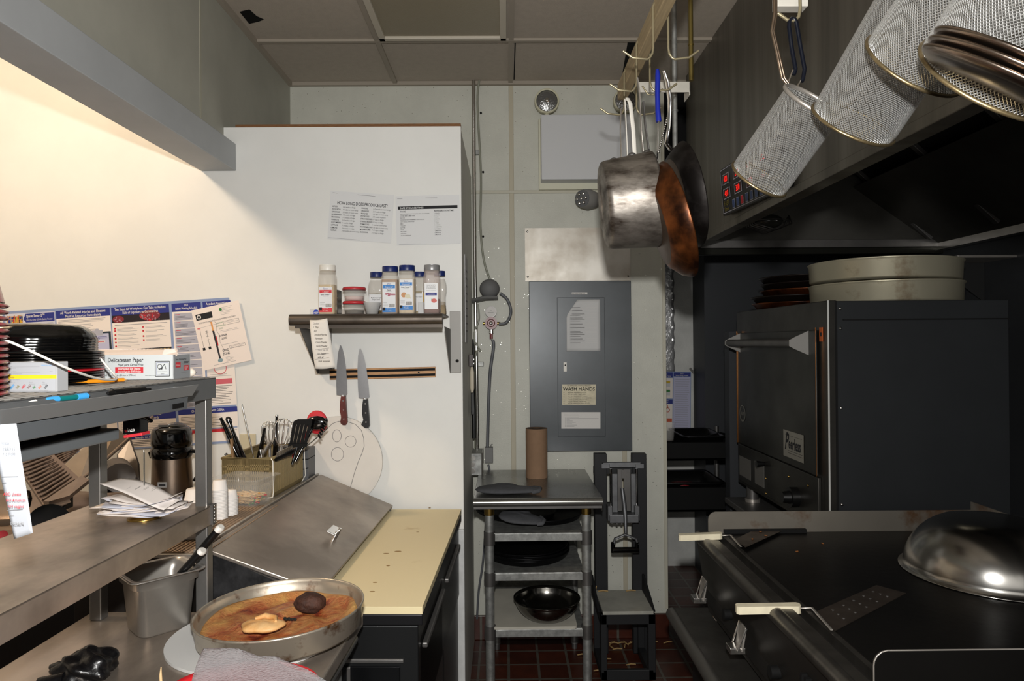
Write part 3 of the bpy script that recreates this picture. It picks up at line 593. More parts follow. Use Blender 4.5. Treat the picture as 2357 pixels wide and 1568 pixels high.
# ================================================================== SPICES ON THE WALL SHELF
ZS = zt+.0005
def bottle(label, px, pw, ph, Y, cap, powder, fill, draw=None, squat=False, tint='e6e0d4', group=None):
    p = PY(px, 735, Y); w = pw/FPX*Y/2; h = ph/FPX*Y
    t = thing('spice_bottle', label, 'spice bottle', (p.x, Y, ZS), group=group)
    def rr(a): c, s = abs(math.cos(a)), abs(math.sin(a)); return min(1.22, 1/((c**5+s**5)**.2))   # rounded square section
    k = w/1.0
    if squat: prof = [(.001, 0), (k*.85, 0), (k*.88, .01), (k*.86, h*.42), (k, h*.52), (k*1.02, h*.66), (k*.9, h*.76), (k*.72, h*.82), (k*.72, h*.84)]
    else: prof = [(.001, 0), (k*.93, 0), (k, .008), (k, h*.70), (k*.99, h*.76), (k*.86, h*.84), (k*.84, h*.88)]
    b = MB(); b.lathe(prof, M('bottle_plastic_'+tint, tint, .12, alpha=.30), 40, fn=rr); b.build('bottle_body', t)
    f = max(.02, fill*h); pr = [(.001, .003), (k*.9, .003), (k*.95, .01), (k*.95 if not squat else k*.84, min(f, h*.72)), (.001, min(f, h*.72)+.003)]
    b = MB(); b.lathe(pr, M('powder_'+powder, powder, .9, 0, .15, 40), 36, fn=rr); b.build('contents', t)
    cr = k*(.94 if not squat else .82); b = MB(); b.cyl((0, 0, h*.885), (0, 0, h), cr, cap, n=36); b.lathe([(cr, h*.885), (cr*1.02, h*.9), (cr*1.02, h*.985), (cr*.97, h), (.001, h)], cap, 36); b.build('cap', t)
    if draw:
        s_ = Y/FPX; W_ = pw*.78; Hh = ph*(draw[1])
        o = flat(s_); 
        o.M = Matrix.Translation((-W_/2*s_, -w*1.0-.0012, draw[2]*h+Hh*s_)) @ o.M
        o.eps = .15; o.rect(0, 0, W_, Hh, M('label_white', 'd9dadb', .45), 0); draw[0](o, W_, Hh); o.build('label_print', t)
    return t
BLUE = M('label_blue', '2f7ac0', .5); LR = M('label_red', 'c8303a', .5); CAPB = M('cap_blue', '16265e', .4); GOLDP = 'd6bd8c'
def lab(brand, band, bandm, l1, foot, pic=None):
    def d(o, W, h):
        o.text(brand, W/2, 5.5, 5.6, NAVY, 1, 'CENTER', .8, bold=.01)
        o.rect(1, 6.6, W-1, 14, bandm, 1); o.text(band, W/2, 12.8, 6.2, PAPER, 2, 'CENTER', .85, shear=.2)
        o.text(l1, W/2, 18.8, 3.9, INK, 1, 'CENTER', .85, bold=.02); o.rect(W*.3, 20.6, W*.7, 21.3, INKG)
        if pic: pic(o, W)
        o.lines(2, h-22, W*.45, 4, 2.6, .6, INKG, .3); o.rect(W*.5, h-19, W-2, h-12, INK); o.rect(W*.5+.7, h-18.3, W-2.7, h-12.7, PAPER, 2)
        for k in range(8): o.rect(W*.5+1.5+k*1.3, h-18, W*.5+2.1+k*1.3, h-13, INK, 3)
        o.rect(0, h-10, W, h, foot, 1); o.rect(.5, h-11, 6.5, h-4, INK, 2)
        o.text('NET WT', 9, h-6, 3, PAPER, 2); o.text('16 oz (453g)', 9, h-2, 3, PAPER, 2, sx=.75)
    return d
def onion(o, W):
    o.disc(W*.33, 35, 6, M('onion_brown', 'c08a5c', .5), 2, 16); o.disc(W*.62, 38, 6.4, M('onion_white', 'cfcab0', .5), 2.5, 16, 5.5); o.disc(W*.85, 42, 2.4, M('onion_white', 'cfcab0', .5), 2.6, 10, 1.5)
def garlic(o, W):
    MG = M('red_onion', 'a8606e', .5)
    for (u, w) in ((.3, 27), (.45, 26), (.6, 27.5), (.75, 28), (.5, 30), (.9, 28)): o.disc(W*u, w, 3, MG, 2+.1*u, 10, 2.2)
bottle('tall garlic powder bottle with white cap and red banded label, leftmost on shelf', 755, 38, 114, 2.70, WHITEP, GOLDP, .60, (lab('Sysco', 'Classic', LR, 'Garlic Powder\u2122', LR), .5, .05))
bottle('squat brown herb jar with blue cap, left behind the tall bottles', 868, 36, 100, 2.83, CAPB, '5c4a2a', .5, (lambda o, W, h: (o.text('Mediterranean Style', W*.55, 9, 4, INK, 1, 'CENTER', .7, bold=.02), o.text('Oregano Leaves', W*.55, 13, 4, INK, 1, 'CENTER', .7, bold=.02), o.rect(0, h-6, W, h-5, INKG)), .36, .12), squat=True)
bottle('tall blue capped bottle of brown powder with garlic picture on label', 899, 38, 110, 2.70, CAPB, 'a8794e', .9, (lab('Sysco', 'Imperial', BLUE, 'Pepper', BLUE, garlic), .62, .04))
bottle('tall blue capped onion powder bottle with onions on its label', 938, 38, 112, 2.70, CAPB, 'd9c3a0', .72, (lab('Sysco', 'Imperial', BLUE, 'Onion Powder\u2122', BLUE, onion), .62, .08))
bottle('blue capped jar half hidden between onion powder and paprika', 966, 34, 100, 2.84, CAPB, '8a7428', .55, (lambda o, W, h: (o.text('Lemon Pepper', W*.5, 9, 4, INK, 1, 'CENTER', .7), o.rect(W-3, 0, W, h, M('label_yellow', 'd8a81c', .5), 2)), .4, .1))
def pap(o, W, h):
    o.text('SMOKED', W/2, 8, 6.6, INKG, 1, 'CENTER', .8); o.text('PAPRIKA', W/2, 14, 6.6, INKG, 1, 'CENTER', .8); o.text('PAPRIKA AHUMADA', W/2, 18, 3, INKG, 1, 'CENTER', .8)
    o.rect(2, 22, W-2, 28, NAVY, 1); o.text('McCORMICK', W/2, 26.7, 3.6, PAPER, 2, 'CENTER', .8); o.disc(W*.72, 40, 6.5, M('pepper_red', 'b83a2a', .4), 2, 14, 4.8); o.line([(W*.5, 36), (W*.56, 38), (W*.6, 39)], 1, GRN, 3)
bottle('smoked paprika bottle with grey cap standing at shelf right end', 995, 38, 112, 2.68, M('cap_grey', '8c8c8c', .35, .3), '5c2418', .30, (pap, .53, .09), tint='d8c8c0')
bottle('blue capped jar mostly hidden behind the smoked paprika', 1013, 30, 102, 2.84, CAPB, '98866a', .3, None, squat=True)
# small red lidded tubs, cup, dark thin box, white box
def tub(label, z, fillc):
    p = PY(816, 735, 2.72); t = thing('plastic_tub', label, 'food container', (p.x, 2.72, z), group=None); r = .038; h = .045
    b = MB(); b.lathe([(.001, 0), (r*.95, 0), (r, .004), (r*1.1, h)], GLASS, 32); b.lathe([(r*1.08, h), (r*.98, .005), (.001, .003)], GLASS, 32); b.build('tub_body', t)
    b = MB(); b.lathe([(.001, .004), (r*.93, .004), (r*.98, .018), (.001, .021)], fillc, 28); b.build('contents', t)
    b = MB(); b.lathe([(.001, h+.009), (r*1.12, h+.009), (r*1.22, h+.004), (r*1.22, h-.003), (r*1.12, h-.001)], M('lid_red', 'b83238', .4), 32); b.box((-r*1.28, -.008, h-.012), (-r*1.16, .008, h+.002), GLASS); b.box((r*1.16, -.008, h-.012), (r*1.28, .008, h+.002), GLASS); b.build('lid', t)
tub('red lidded clear tub of dark spice, bottom of the pair on shelf', ZS, M('dark_spice', '4c4236', .9)); tub('red lidded clear tub of pale salt, stacked on the other tub', ZS+.056, M('pale_salt', 'd9c2bc', .9))
p = PY(857, 735, 2.66); b = MB(); b.lathe([(.001, 0), (.021, 0), (.033, .043), (.0345, .045), (.031, .044), (.02, .003), (.001, .003)], M('foam_grey', 'b8b7b4', .8), 32); o = b.build('foam_cup'); o.location = (p.x, 2.66, ZS); tag(o, 'small off-white foam cup beside the red lidded tubs', 'cup')
p = PY(779, 735, 2.80); b = MB(); b.box((-.006, -.03, 0), (.006, .03, .105), BLACK); b.box((-.0062, -.0302, .070), (.0062, -.03, .073), MATS['brass']); o = b.build('thin_black_box', None, .001); o.location = (p.x, 2.80, ZS); tag(o, 'thin black box standing behind the garlic powder bottle', 'box')
p = PY(966, 735, 2.66); b = MB(); b.box((-.015, -.012, 0), (.015, .012, .05), PAPERG); o = b.build('white_carton', None, .001); o.location = (p.x, 2.74, ZS); tag(o, 'small plain white carton between onion powder and paprika', 'carton')

# ================================================================== PREP TABLE (rotated a touch like all the left-hand counters)
ZP = .955     # cutting board top
xr = -.229
t = thing('prep_table', 'stainless refrigerated sandwich prep table with raised slanted lid', 'prep table', (LX(xr, 1.8), 1.80, 0), RL)
# local frame: x to the left is negative, y away from the camera
Lp = 1.055
b = MB(); b.box((-.90, .02, .10), (-.05, Lp, .60), M('fridge_side', '2c2d2e', .35, .7)); b.box((-.90, 0, .60), (-.012, Lp, .905), M('fridge_side', '2c2d2e', .35, .7)); b.build('cabinet', t, .003)
b = MB(); b.box((-.40, -.006, .14), (-.06, -.001, .80), M('end_panel', '17181a', .25, .6)); b.box((-.42, -.008, .12), (-.405, 0, .86), STEELD); b.box((-.42, -.008, .81), (-.05, 0, .82), STEELD); b.box((-.20, -.010, .12), (-.19, 0, .80), STEELD); b.build('end_panel', t, .002)
b = MB(); b.box((-.93, 0, 0.1), (-.62, Lp, 1.085), M('dark_riser', '3b3632', .4, .6)); b.box((-.94, -.005, 1.085), (-.598, Lp, 1.095), STEEL); b.box((-.606, -.005, 1.05), (-.598, Lp, 1.107), STEEL); b.build('rear_ledge', t, .001)
for k in range(2):
    y0 = .03+k*.5
    b = MB(); b.box((-.05, y0, .14), (-.012, y0+.47, .86), M('door_steel', '3a3a3a', .3, .8)); dd = b.build('door', t, .004)
    b = MB(); b.box((-.012, y0+.03, .82), (.004, y0+.44, .835), STEELD); b.build('handle', dd, .004)
for (x_, y_) in ((-.86, .05), (-.08, .05), (-.86, Lp-.05), (-.08, Lp-.05)): b = MB(); b.cyl((x_, y_, 0), (x_, y_, .1), .03, BLACKM, n=12); b.build('caster', t)
b = MB(); b.box((-.33, .0, .906), (-.0, Lp-.004, .935), M('board_rail', '2a2a2c', .35, .7)); b.build('board_rail', t, .003)
# sloping lid
A = lambda x, y, z: Vector((x, y, z))
zl0, zl1 = .975, 1.105
b = MB(); b.slab([A(-.285, .06, zl0), A(-.285, Lp-.01, zl0), A(-.588, Lp-.01, zl1), A(-.588, .02, zl1)], .012, M('lid_steel', 'a0968c', .36, .72, .28, 4)); lid = b.build('lid', t, .003)
b = MB(); n_ = Vector((.43, 0, .9)).normalized()
for y_ in (.42, .455): b.tube([A(-.36, y_, 1.005), A(-.355, y_, 1.012)+n_*.03], .005, CHROME, 8)
b.slab([A(-.345, .40, 1.033), A(-.345, .475, 1.033), A(-.372, .475, 1.046), A(-.372, .40, 1.046)], .006, CHROME); b.build('lid_handle', lid, .002)
b = MB(); b.prism([(-.60, .90), (-.30, .90), (-.285, zl0-.012), (-.588, zl1-.012)], .03, .045, M('cheek_steel', '4c4c4e', .5, .6, .7, 9, contrast=(.45, .75)), 'xz'); b.build('end_cheek', t, .002)
b = MB(); b.prism([(-.60, .905), (-.29, .905), (-.29, zl0-.015), (-.588, zl1-.015)], Lp-.04, Lp-.02, STEELD, 'xz'); b.build('end_cheek', t)
b = MB(); b.box((-.6, .0, .905), (-.3, .03, .93), STEELB); b.box((-.6, -.02, .86), (-.2, 0, .885), STEELB); b.build('front_rail', t, .004)
POLY = M('poly_board', 'd8c9a0', .5, 0, .12, 6, 'a88a50', contrast=(.20, .36))
o = MB(); o.box((-.315, 0, 0), (0, Lp-.004, .02), POLY)
for (px, py, rx, ry) in ((885, 1304, .006, .003), (970, 1170, .005, .003), (853, 1364, .008, .002), (905, 1271, .012, .003), (878, 1276, .010, .002), (858, 1343, .007, .002), (947, 1226, .006, .0015)):
    q = PZ(px, py, ZP)-Vector((LX(xr, 1.8), 1.80, 0)); o.prism([(q.x+rx*math.cos(a*.7), q.y+ry*2*math.sin(a*.7)) for a in range(9)], .02, .0203, M('board_stain', '8a6a34' , .6), 'xy')
o = o.build('cutting_board', None, .003); place(o, (LX(xr, 1.8), 1.80, ZP-.0195), RL); tag(o, 'long yellowed plastic cutting board along the front of prep table', 'cutting board')

# things on the ledge (height zl)
ZL = 1.0955
def LP_(px, py, dz=0): return PZ(px, py, ZL+dz)
# woven rubber mat
t_ = thing('rubber_mat', 'brown woven openwork mat lying on the ledge behind the cups', 'mat', (LX(-1.0, 1.86), 1.83, ZL), RL)
b = MB(); MT = M('woven_mat', '8c7660', .7); 
for k in range(44): b.box((-.13, k*.0118, 0), (.19, k*.0118+.007, .0035), MT)
for k in range(27): b.box((-.13+k*.0123, 0, .0005), (-.13+k*.0123+.006, .515, .005), MT)
b.build('mat', t_)
# folded white paper carton
p = LP_(450, 1235, .006); t_ = thing('paper_boat', 'small folded white paper tray on the woven mat behind the post', 'paper tray', (p.x, p.y, ZL+.0055), .2)
b = MB(); b.hexa([(-.05,-.03,0),(.03,-.03,0),(.03,.03,0),(-.05,.03,0),(-.07,-.045,.03),(.05,-.045,.035),(.05,.045,.03),(-.07,.045,.028)], PAPER); b.build('tray', t_)
# cups
b = MB(); b.lathe([(.001, 0), (.019, 0), (.0235, .028), (.0255, .030), (.0225, .030), (.018, .002), (.001, .002)], M('foam_white', 'e9e4df', .8), 24); cup = b.build('souffle_cup')
q1, q2 = LP_(506, 1196), LP_(530, 1187); q3 = LP_(455, 1178)
first = True
for (q, n, lb, hh_) in ((q1, 22, 'one of the white foam cups nested in the tall stack beside the post', .0045), (q2, 13, 'one of the white foam cups nested in the short stack by the toothpicks', .0044)):
    for k in range(n):
        L_ = lb.replace('one of the white foam cups nested in', 'white foam cup %s from the top of' % nth(n-1-k)) if k < n-1 else lb.replace('one of the white foam cups nested in', 'white foam cup at the very top of')
        loc = (q.x, q.y, ZL+.030+k*hh_); rt = (PI, 0, 0)
        if first: c_ = place(cup, loc, rot=rt); tag(c_, L_, 'cup', 'nested foam cups'); first = False
        else: dup(cup, loc, rt, L_, 'nested foam cups')
b = MB(); b.lathe([(.001, 0), (.034, 0), (.044, .05), (.046, .052), (.042, .05), (.032, .003), (.001, .003)], MATS['foam_white'], 32); bw = b.build('foam_bowl')
for k in range(3): (place(bw, (q3.x, q3.y, ZL+.0525), rot=(PI, 0, 0)) and tag(bw, 'white foam bowl, bottom of the inverted stack left of the post', 'bowl', 'inverted foam bowls')) if k == 0 else dup(bw, (q3.x, q3.y, ZL+.0525+k*.012), (PI, 0, 0), ('white foam bowl, middle of the inverted stack left of the post', 'white foam bowl, top of the inverted stack left of the post')[k-1], 'inverted foam bowls')
# clear pan with frilled toothpicks
def rrect(w, d, r, n=5):
    out = []
    for (cx, cy, a0) in ((w-r, d-r, 0), (-w+r, d-r, 90), (-w+r, -d+r, 180), (w-r, -d+r, 270)):
        for k in range(n+1): a = math.radians(a0+90*k/n); out.append((cx+r*math.cos(a), cy+r*math.sin(a)))
    return out
def pan(b, prof, mat, r):   # stacked rounded rectangles: (half width, half depth, z)
    loops = [[(x, y, z) for x, y in rrect(w, d, min(r, w*.9, d*.9))] for w, d, z in prof]; n = len(loops[0]); vs = sum(loops, []); fs = []
    for k in range(len(loops)-1): fs += [(k*n+i, k*n+(i+1) % n, (k+1)*n+(i+1) % n, (k+1)*n+i) for i in range(n)]
    b.add(vs, fs, mat, True); b.add(loops[0], [list(range(n-1, -1, -1))], mat); b.add(loops[-1], [list(range(n))], mat)
p = LP_(566, 1160); t_ = thing('clear_food_pan', 'clear plastic food pan half full of frilled toothpicks beside the basket', 'food pan', (p.x, p.y, ZL), -.25)
b = MB(); pan(b, [(.068, .05, 0), (.072, .054, .006), (.082, .064, .075), (.084, .066, .092), (.096, .078, .094), (.096, .078, .098), (.082, .064, .097), (.079, .061, .075), (.069, .051, .008), (.066, .048, .004)], GLASS, .02); b.build('pan_body', t_)
b = MB(); TP = M('toothpick', 'd8b88a', .7)
for k in range(190):
    x, y, z = random.uniform(-.035, .035), random.uniform(-.04, .04), random.uniform(.007, .036); a = random.gauss(0, .25); e = Vector((.028*math.cos(a), .028*math.sin(a), random.uniform(-.004, .004)))
    b.cyl(Vector((x, y, z))-e, Vector((x, y, z))+e, .0011, TP, n=5)
    if k % 3 == 0: b.ell(Vector((x, y, z))+e*(1 if k % 2 else -1), (.004, .004, .0035), (RED, GRN, M('frill_yellow', 'd89a2a', .7))[k//3 % 3], 6, 4)
o = b.build('frilled_toothpicks'); o.location = (p.x, p.y, ZL+.002); o.rotation_euler = (0, 0, -.25); tag(o, 'loose frilled wooden toothpicks filling the clear pan', 'toothpicks', kind='stuff')
# tan basket
BT = M('basket_tan', '86754f', .55); p0 = LP_(629, 1146); bw_, bd_, bh = .185, .34, .142
t_ = thing('utensil_basket', 'tan openwork plastic basket full of kitchen utensils on the ledge', 'basket', (p0.x-.003, p0.y, ZL), RL-.03)
b = MB()   # local: right front corner at the origin
def slatwall(b, L, mapf, cols, rows):
    pass
for (u0, u1, z0, z1) in ((0, 1, 0, .16), (0, 1, .84, 1)): b.box((-bw_*1, 0, bh*z0), (0, .004, bh*z1), BT)
nc = 24
for k in range(nc+1):
    if k not in (12,): b.box((-bw_+k*bw_/nc-.0017, 0, 0), (-bw_+k*bw_/nc+.0017, .004, bh), BT)
b.box((-bw_*.53, 0, 0), (-bw_*.44, .004, bh), BT); b.box((-bw_, 0, 0), (-bw_*.92, .004, bh), BT); b.box((-bw_*.06, 0, 0), (0, .004, bh), BT)
for z_ in (.32, .52, .69): b.box((-bw_, 0, bh*z_), (0, .004, bh*(z_+.07)), BT)
b.box((-bw_, 0, bh*.80), (0, .004, bh), BT)
b.box((-bw_, bd_-.004, 0), (0, bd_, bh), BT); b.box((-bw_, 0, 0), (0, bd_, .004), BT)
for xx in (-bw_, -.004):
    for k in range(40): b.box((xx, k*bd_/40, 0), (xx+.004, k*bd_/40+.005, bh), BT)
    for (z0, z1) in ((0, .1), (.88, 1)): b.box((xx, 0, bh*z0), (xx+.004, bd_, bh*z1), BT)
b.tube([(-bw_, 0, bh), (0, 0, bh), (0, bd_, bh), (-bw_, bd_, bh)], .0055, BT, 8, close=True); b.build('basket_body', t_)
b = MB(); b.tube([(-.015, -.006, .0), (.004, -.006, .004), (.006, -.006, .02), (.005, -.006, bh-.01), (-.002, -.005, bh)], .002, WHITEP, 6); b.tube([(.008, .30, bh), (.009, .31, .02), (.006, .28, .002)], .002, WHITEP, 6); b.build('wire', t_)
Bm = Matrix.Translation(t_.location) @ Matrix.Rotation(RL-.03, 4, 'Z')
def stick(name, label, cat, top, Y, base, r, mat, extra=None, Yb=None):
    """a utensil standing in the basket: from its top seen in the photo down to its foot inside"""
    Y += .075; a = PY(*top, Y); c = PY(*base, Yb or Y); t = thing(name, label, cat, c); v = a-c
    b = MB(); rr = [x*1.55 for x in r] if isinstance(r, list) else [r, r]
    k = len(rr); b.tube([v*(i/(k-1)) for i in range(k)], rr, mat, 10, flat=(1, .55)); b.build('handle', t)
    if extra: extra(t, v)
    return t
def loop_end(t, v):
    b = MB(); u = v.normalized(); side = Vector((1, 0, 0)); b.tube([v+u*.012*math.sin(a)+side*.008*math.cos(a) for a in [i*PI/6 for i in range(12)]], .004, BLKGLOSS, 6, close=True); b.build('hanging_loop', t)
stick('tongs', 'black handled tongs leaning out at the basket far left, closest to the post', 'tongs', (508, 962), 2.48, (566, 1085), [.007, .010, .010, .008, .006], BLKGLOSS)
stick('kitchen_spoon', 'black looped handle utensil leaning left in the basket next to the tongs', 'utensil', (527, 968), 2.50, (572, 1090), [.008, .014, .011, .007, .007], BLKGLOSS, loop_end)
stick('skewer', 'thin silver skewer with pointed tip, tallest thing in the basket', 'skewer', (557, 930), 2.62, (590, 1080), [.001, .003, .003, .003], STEELB)
stick('slotted_spoon', 'black handled spoon with oval hole standing near the left whisk', 'spoon', (610, 985), 2.55, (590, 1085), [.006, .010, .008, .006], BLKGLOSS)
stick('metal_tongs', 'steel tongs leaning right with dull grey arms in basket', 'tongs', (624, 1015), 2.50, (580, 1085), [.010, .008, .007, .007], STEEL)
stick('corkscrew', 'black handled tool with chrome ball end rising between the whisks', 'utensil', (637, 958), 2.62, (632, 1080), [.004, .011, .010, .006, .005], BLKGLOSS, lambda t, v: MB().build('x', t) if 0 else (lambda b: (b.ell(v, (.007, .007, .007), CHROME, 12, 8), b.build('chrome_ball', t)))(MB()))
def whisk(label, top, Y, base, R):
    Y += .03; a = PY(*top, Y); c = PY(*base, Y); t = thing('whisk', label, 'whisk', c); v = a-c; u = v.normalized(); L = .52*v.length
    b = MB(); b.tube([Vector((0, 0, 0)), v-u*L], .006, STEEL, 8); b.build('handle', t)
    e = u.orthogonal().normalized(); f = u.cross(e); b = MB()
    for k in range(6):
        d_ = e*math.cos(k*PI/6)+f*math.sin(k*PI/6)
        b.tube([(v-u*L)+u*L*(.5-.5*math.cos(PI*i/10))*1.0 + d_*R*math.sin(PI*i/10)**.9*(.3+.7*i/10)*1.25 for i in range(11)]+[(v-u*L)+u*L*(.5-.5*math.cos(PI*i/10)) - d_*R*math.sin(PI*i/10)**.9*(.3+.7*i/10)*1.25 for i in range(9, -1, -1)], .0012, CHROME, 5)
    b.build('wires', t)
whisk('larger wire whisk standing upright in the middle of the basket', (655, 964), 2.56, (640, 1090), .042)
whisk('smaller wire whisk half hidden behind the black handled tool', (619, 970), 2.68, (622, 1080), .034)
# black slotted turner
a = PY(706, 966, 2.58); t_ = thing('slotted_turner', 'black slotted turner standing up at the basket right side', 'turner', PY(672, 1070, 2.55))
O = t_.location; q = [PY(*x, 2.57)-O for x in ((664, 1030), (701, 1028), (718, 964), (712, 962), (684, 966), (678, 972))]
b = MB(); s_ = 2.57/FPX
def strip(b, c0, c1, w0, w1, mat): b.slab([c0-Vector((w0, 0, 0)), c0+Vector((w0, 0, 0)), c1+Vector((w1, 0, 0)), c1-Vector((w1, 0, 0))], .003, mat)
base, topv = PY(684, 1030, 2.57)-O, PY(698, 965, 2.57)-O; ux = Vector((.036, 0, .0)); 
for k in range(5):
    f0, f1 = (k-2)/2*.80, (k-2)/2*.80
    strip(b, base+ux*f0*.92+(topv-base)*.12, base+ux*f1+(topv-base)*.82, .0060, .0062, BLACKM)
b.slab([base-ux*.98, base+ux*.98, base+ux+(topv-base)*.15, base-ux+(topv-base)*.15], .003, BLACKM); b.slab([base-ux+(topv-base)*.8, base+ux*1.0+(topv-base)*.8, base+ux*.95+(topv-base), base-ux*.55+(topv-base)*1.0, base-ux*.95+(topv-base)*.93], .003, BLACKM); b.build('blade', t_, .001)
b = MB(); b.tube([base, base*.5, Vector((0, 0, 0))], .005, BLACK, 8); b.build('handle', t_)
# red spoon, black pasta server, strainer, brush
a = PY(726, 972, 2.70); t_ = thing('red_spoon', 'red nylon spoon bowl sticking up behind the black pasta server', 'spoon', PY(660, 1070, 2.66))
b = MB(); b.ell(a-t_.location, (.042, .010, .046), RED, 16, 10, lambda d: 1+.15*d.x); b.build('bowl', t_); b = MB(); b.tube([a-t_.location-Vector((.02, 0, .02)), Vector((0, 0, 0))], .005, RED, 8); b.build('handle', t_)
a = PY(742, 975, 2.60); t_ = thing('pasta_server', 'black toothed pasta server leaning right over the basket edge', 'pasta server', PY(680, 1062, 2.56)); O = t_.location; a = a-O
b = MB(); b.ell(a-Vector((.022, 0, -.003)), (.042, .014, .026), BLKGLOSS, 16, 10); 
b.build('bowl', t_)
for k in range(7):
    b = MB(); c0 = a+Vector((.012-.004*k, -.010, .018-.010*k)); b.tube([c0, c0+Vector((.010, -.012, .002-.002*k)), c0+Vector((.016, -.024, -.006))], [.0045, .0038, .0022], BLKGLOSS, 6); b.build('tooth', t_)
b = MB(); b.tube([a-Vector((.04, 0, .02)), Vector((0, 0, 0))], .006, BLKGLOSS, 8); b.build('handle', t_)
t_ = thing('wire_skimmer', 'chrome handled skimmer lying across the basket pointing right', 'skimmer', PY(700, 1030, 2.52)); O = t_.location
b = MB(); b.tube([PY(690, 1040, 2.60)-O, PY(735, 1003, 2.64)-O, PY(755, 985, 2.68)-O], .003, CHROME, 8); b.build('handle', t_)
t_ = thing('wire_brush', 'black wire bristle brush lying on the basket right rim', 'brush', PY(660, 1052, 2.46)); O = t_.location
b = MB(); b.tube([PY(634, 1058, 2.49)-O, PY(665, 1044, 2.55)-O, PY(700, 1026, 2.64)-O], [.008, .010, .007], BLACK, 8); b.build('handle', t_)
b = MB()
for k in range(14):
    c0 = PY(636+k*2.6, 1052-k*1.25, 2.48+k*.006)-O
    for j in range(4): b.cyl(c0+Vector((0, j*.003, 0)), c0+Vector((.004, j*.003-.006, .017)), .0011, STEELB, n=4)
b.build('bristles', t_)
for k, (tp, bs, m_, nm, lb) in enumerate((((519, 1045), (545, 1070), STEELD, 'bench_scraper', 'dull steel scraper leaning out low at basket left'), ((533, 1010), (540, 1085), M('wood_spoon', '8a6a48', .6), 'wooden_stick', 'thin wooden stick upright near the basket left corner'), ((600, 1035), (610, 1085), STEELB, 'pastry_brush', 'steel ferrule brush tilted beside the skewer'))):
    stick(nm, lb, 'utensil', tp, 2.47, bs, [.006, .007, .006], m_)
# dark grey box behind basket
p = LP_(706, 1092); b = MB(); b.box((-.10, 0, 0), (.033, .10, .125), M('grey_appliance', '58595b', .45)); b.box((-.10, -.003, .085), (.034, .10, .088), BLACKM); b.prism([(-.1, .02), (.02, .045), (.033, .05), (.033, .052), (-.1, .022)], -.001, 0, BLACKM); b.box((-.10, -.004, .125), (.0, .10, .14), M('grey_appliance', '58595b', .45))
o = b.build('appliance_box', None, .005); place(o, (p.x+.012, 2.78-.0, ZL)); tag(o, 'dark grey plastic appliance behind the utensil basket', 'appliance')
p = PY(571, 1030, YP); b = MB(); b.box((-.035, -.006, -.057), (.035, -.0005, .057), M('outlet_cream', 'c4b99c', .5)); o = b.build('outlet_plate', None, .002); o.location = (p.x, YP, p.z); tag(o, 'cream outlet plate on the white wall behind the utensils', 'outlet')
p = PY(737, 1084, 2.88)
# ================================================================== SIDE TABLE, AIR POT, SLICER
b = MB(); b.box((-2.3, 1.92, .965), (-1.205, 2.885, .995), STEEL); t = thing('side_counter', 'steel topped dark cabinet against the white wall carrying the slicer', 'counter', (0, 0, 0)); b.build('top', t, .004)
b = MB(); b.box((-2.28, 1.95, .02), (-1.22, 2.88, .965), M('dark_cabinet', '1c1714', .5)); b.build('cabinet', t)
ZT = .9955
p = PY(396, 1100, 2.62); t = thing('airpot', 'brushed steel airpot with black pump lid and side handle', 'airpot', (p.x, 2.62, ZT))
r = .071
b = MB(); b.lathe([(.001, 0), (r, 0), (r*1.06, .01), (r*1.03, .10), (r*.98, .20), (r*.97, .232)], M('airpot_steel', '8a7a6c', .28, 1, .1, 6), 48); b.build('body', t)
b = MB(); b.lathe([(r*.97, .225), (r*1.04, .235), (r*1.04, .258), (r*.97, .264), (r*.95, .268), (r*1.0, .272), (r*1.02, .285), (r*1.01, .318), (r*.95, .333), (r*.8, .342), (.001, .346)], BLKGLOSS, 48); b.ell((.012, 0, .336), (.045, .05, .022), BLKGLOSS, 20, 10); b.build('pump_lid', t)
b = MB(); b.box((-.03, -.045, .345), (.01, -.02, .356), CHROME); b.build('release_tab', t, .002)
b = MB(); b.tube([(r*.96, 0, .25), (r*1.35, 0, .245), (r*1.48, 0, .21), (r*1.42, 0, .16), (r*1.15, 0, .135)], [.008, .009, .008, .007, .005], BLKGLOSS, 8); b.tube([(-r*.95, 0, .25), (-r*1.12, -.01, .245), (-r*1.1, 0, .225)], .006, BLKGLOSS, 8); b.build('handle', t)
b = MB(); b.box((-.018, -r*1.035, .125), (.016, -r*.98, .145), M('tag_silver', 'a8a8a8', .4, .5)); b.box((-.013, -r*1.04, .13), (.011, -r*1.03, .139), INK); b.build('badge', t)
# meat slicer
t = thing('meat_slicer', 'brown-tinged steel meat slicer with ribbed food tray behind the spike of receipts', 'meat slicer', (-1.62, 2.35, ZT)); O = t.location
SL = M('slicer_steel', '9c8a7c', .38, .9, .12, 8); SR = M('slicer_ribbed', '8e7c70', .42, .85)
b = MB(); b.hexa([(-.42, -.22, 0), (.18, -.30, 0), (.30, .22, 0), (-.35, .30, 0), (-.38, -.16, .10), (.14, -.22, .10), (.24, .16, .12), (-.30, .24, .12)], SL); b.ell((.0, -.02, .10), (.28, .20, .05), SL, 28, 10); b.build('base', t, .03, 3)
def V(px, py, Y): return PY(px, py, Y)-O
def ribs(b, P, n, mat, t0=.1, t1=.95, out=.006):   # raised ribs across a quad P0..P3, running from side 0-3 to side 1-2
    nn = (P[1]-P[0]).cross(P[3]-P[0]).normalized(); nn = nn if nn.y < 0 else -nn
    for k in range(n):
        f = t0+(t1-t0)*k/(n-1); a = P[0].lerp(P[3], f)*.96+P[1].lerp(P[2], f)*.04; c = P[0].lerp(P[3], f)*.12+P[1].lerp(P[2], f)*.88; b.tube([a+nn*.0015, a.lerp(c, .5)+nn*.003, c+nn*.0015], [.003, .005, .002], mat, 6)
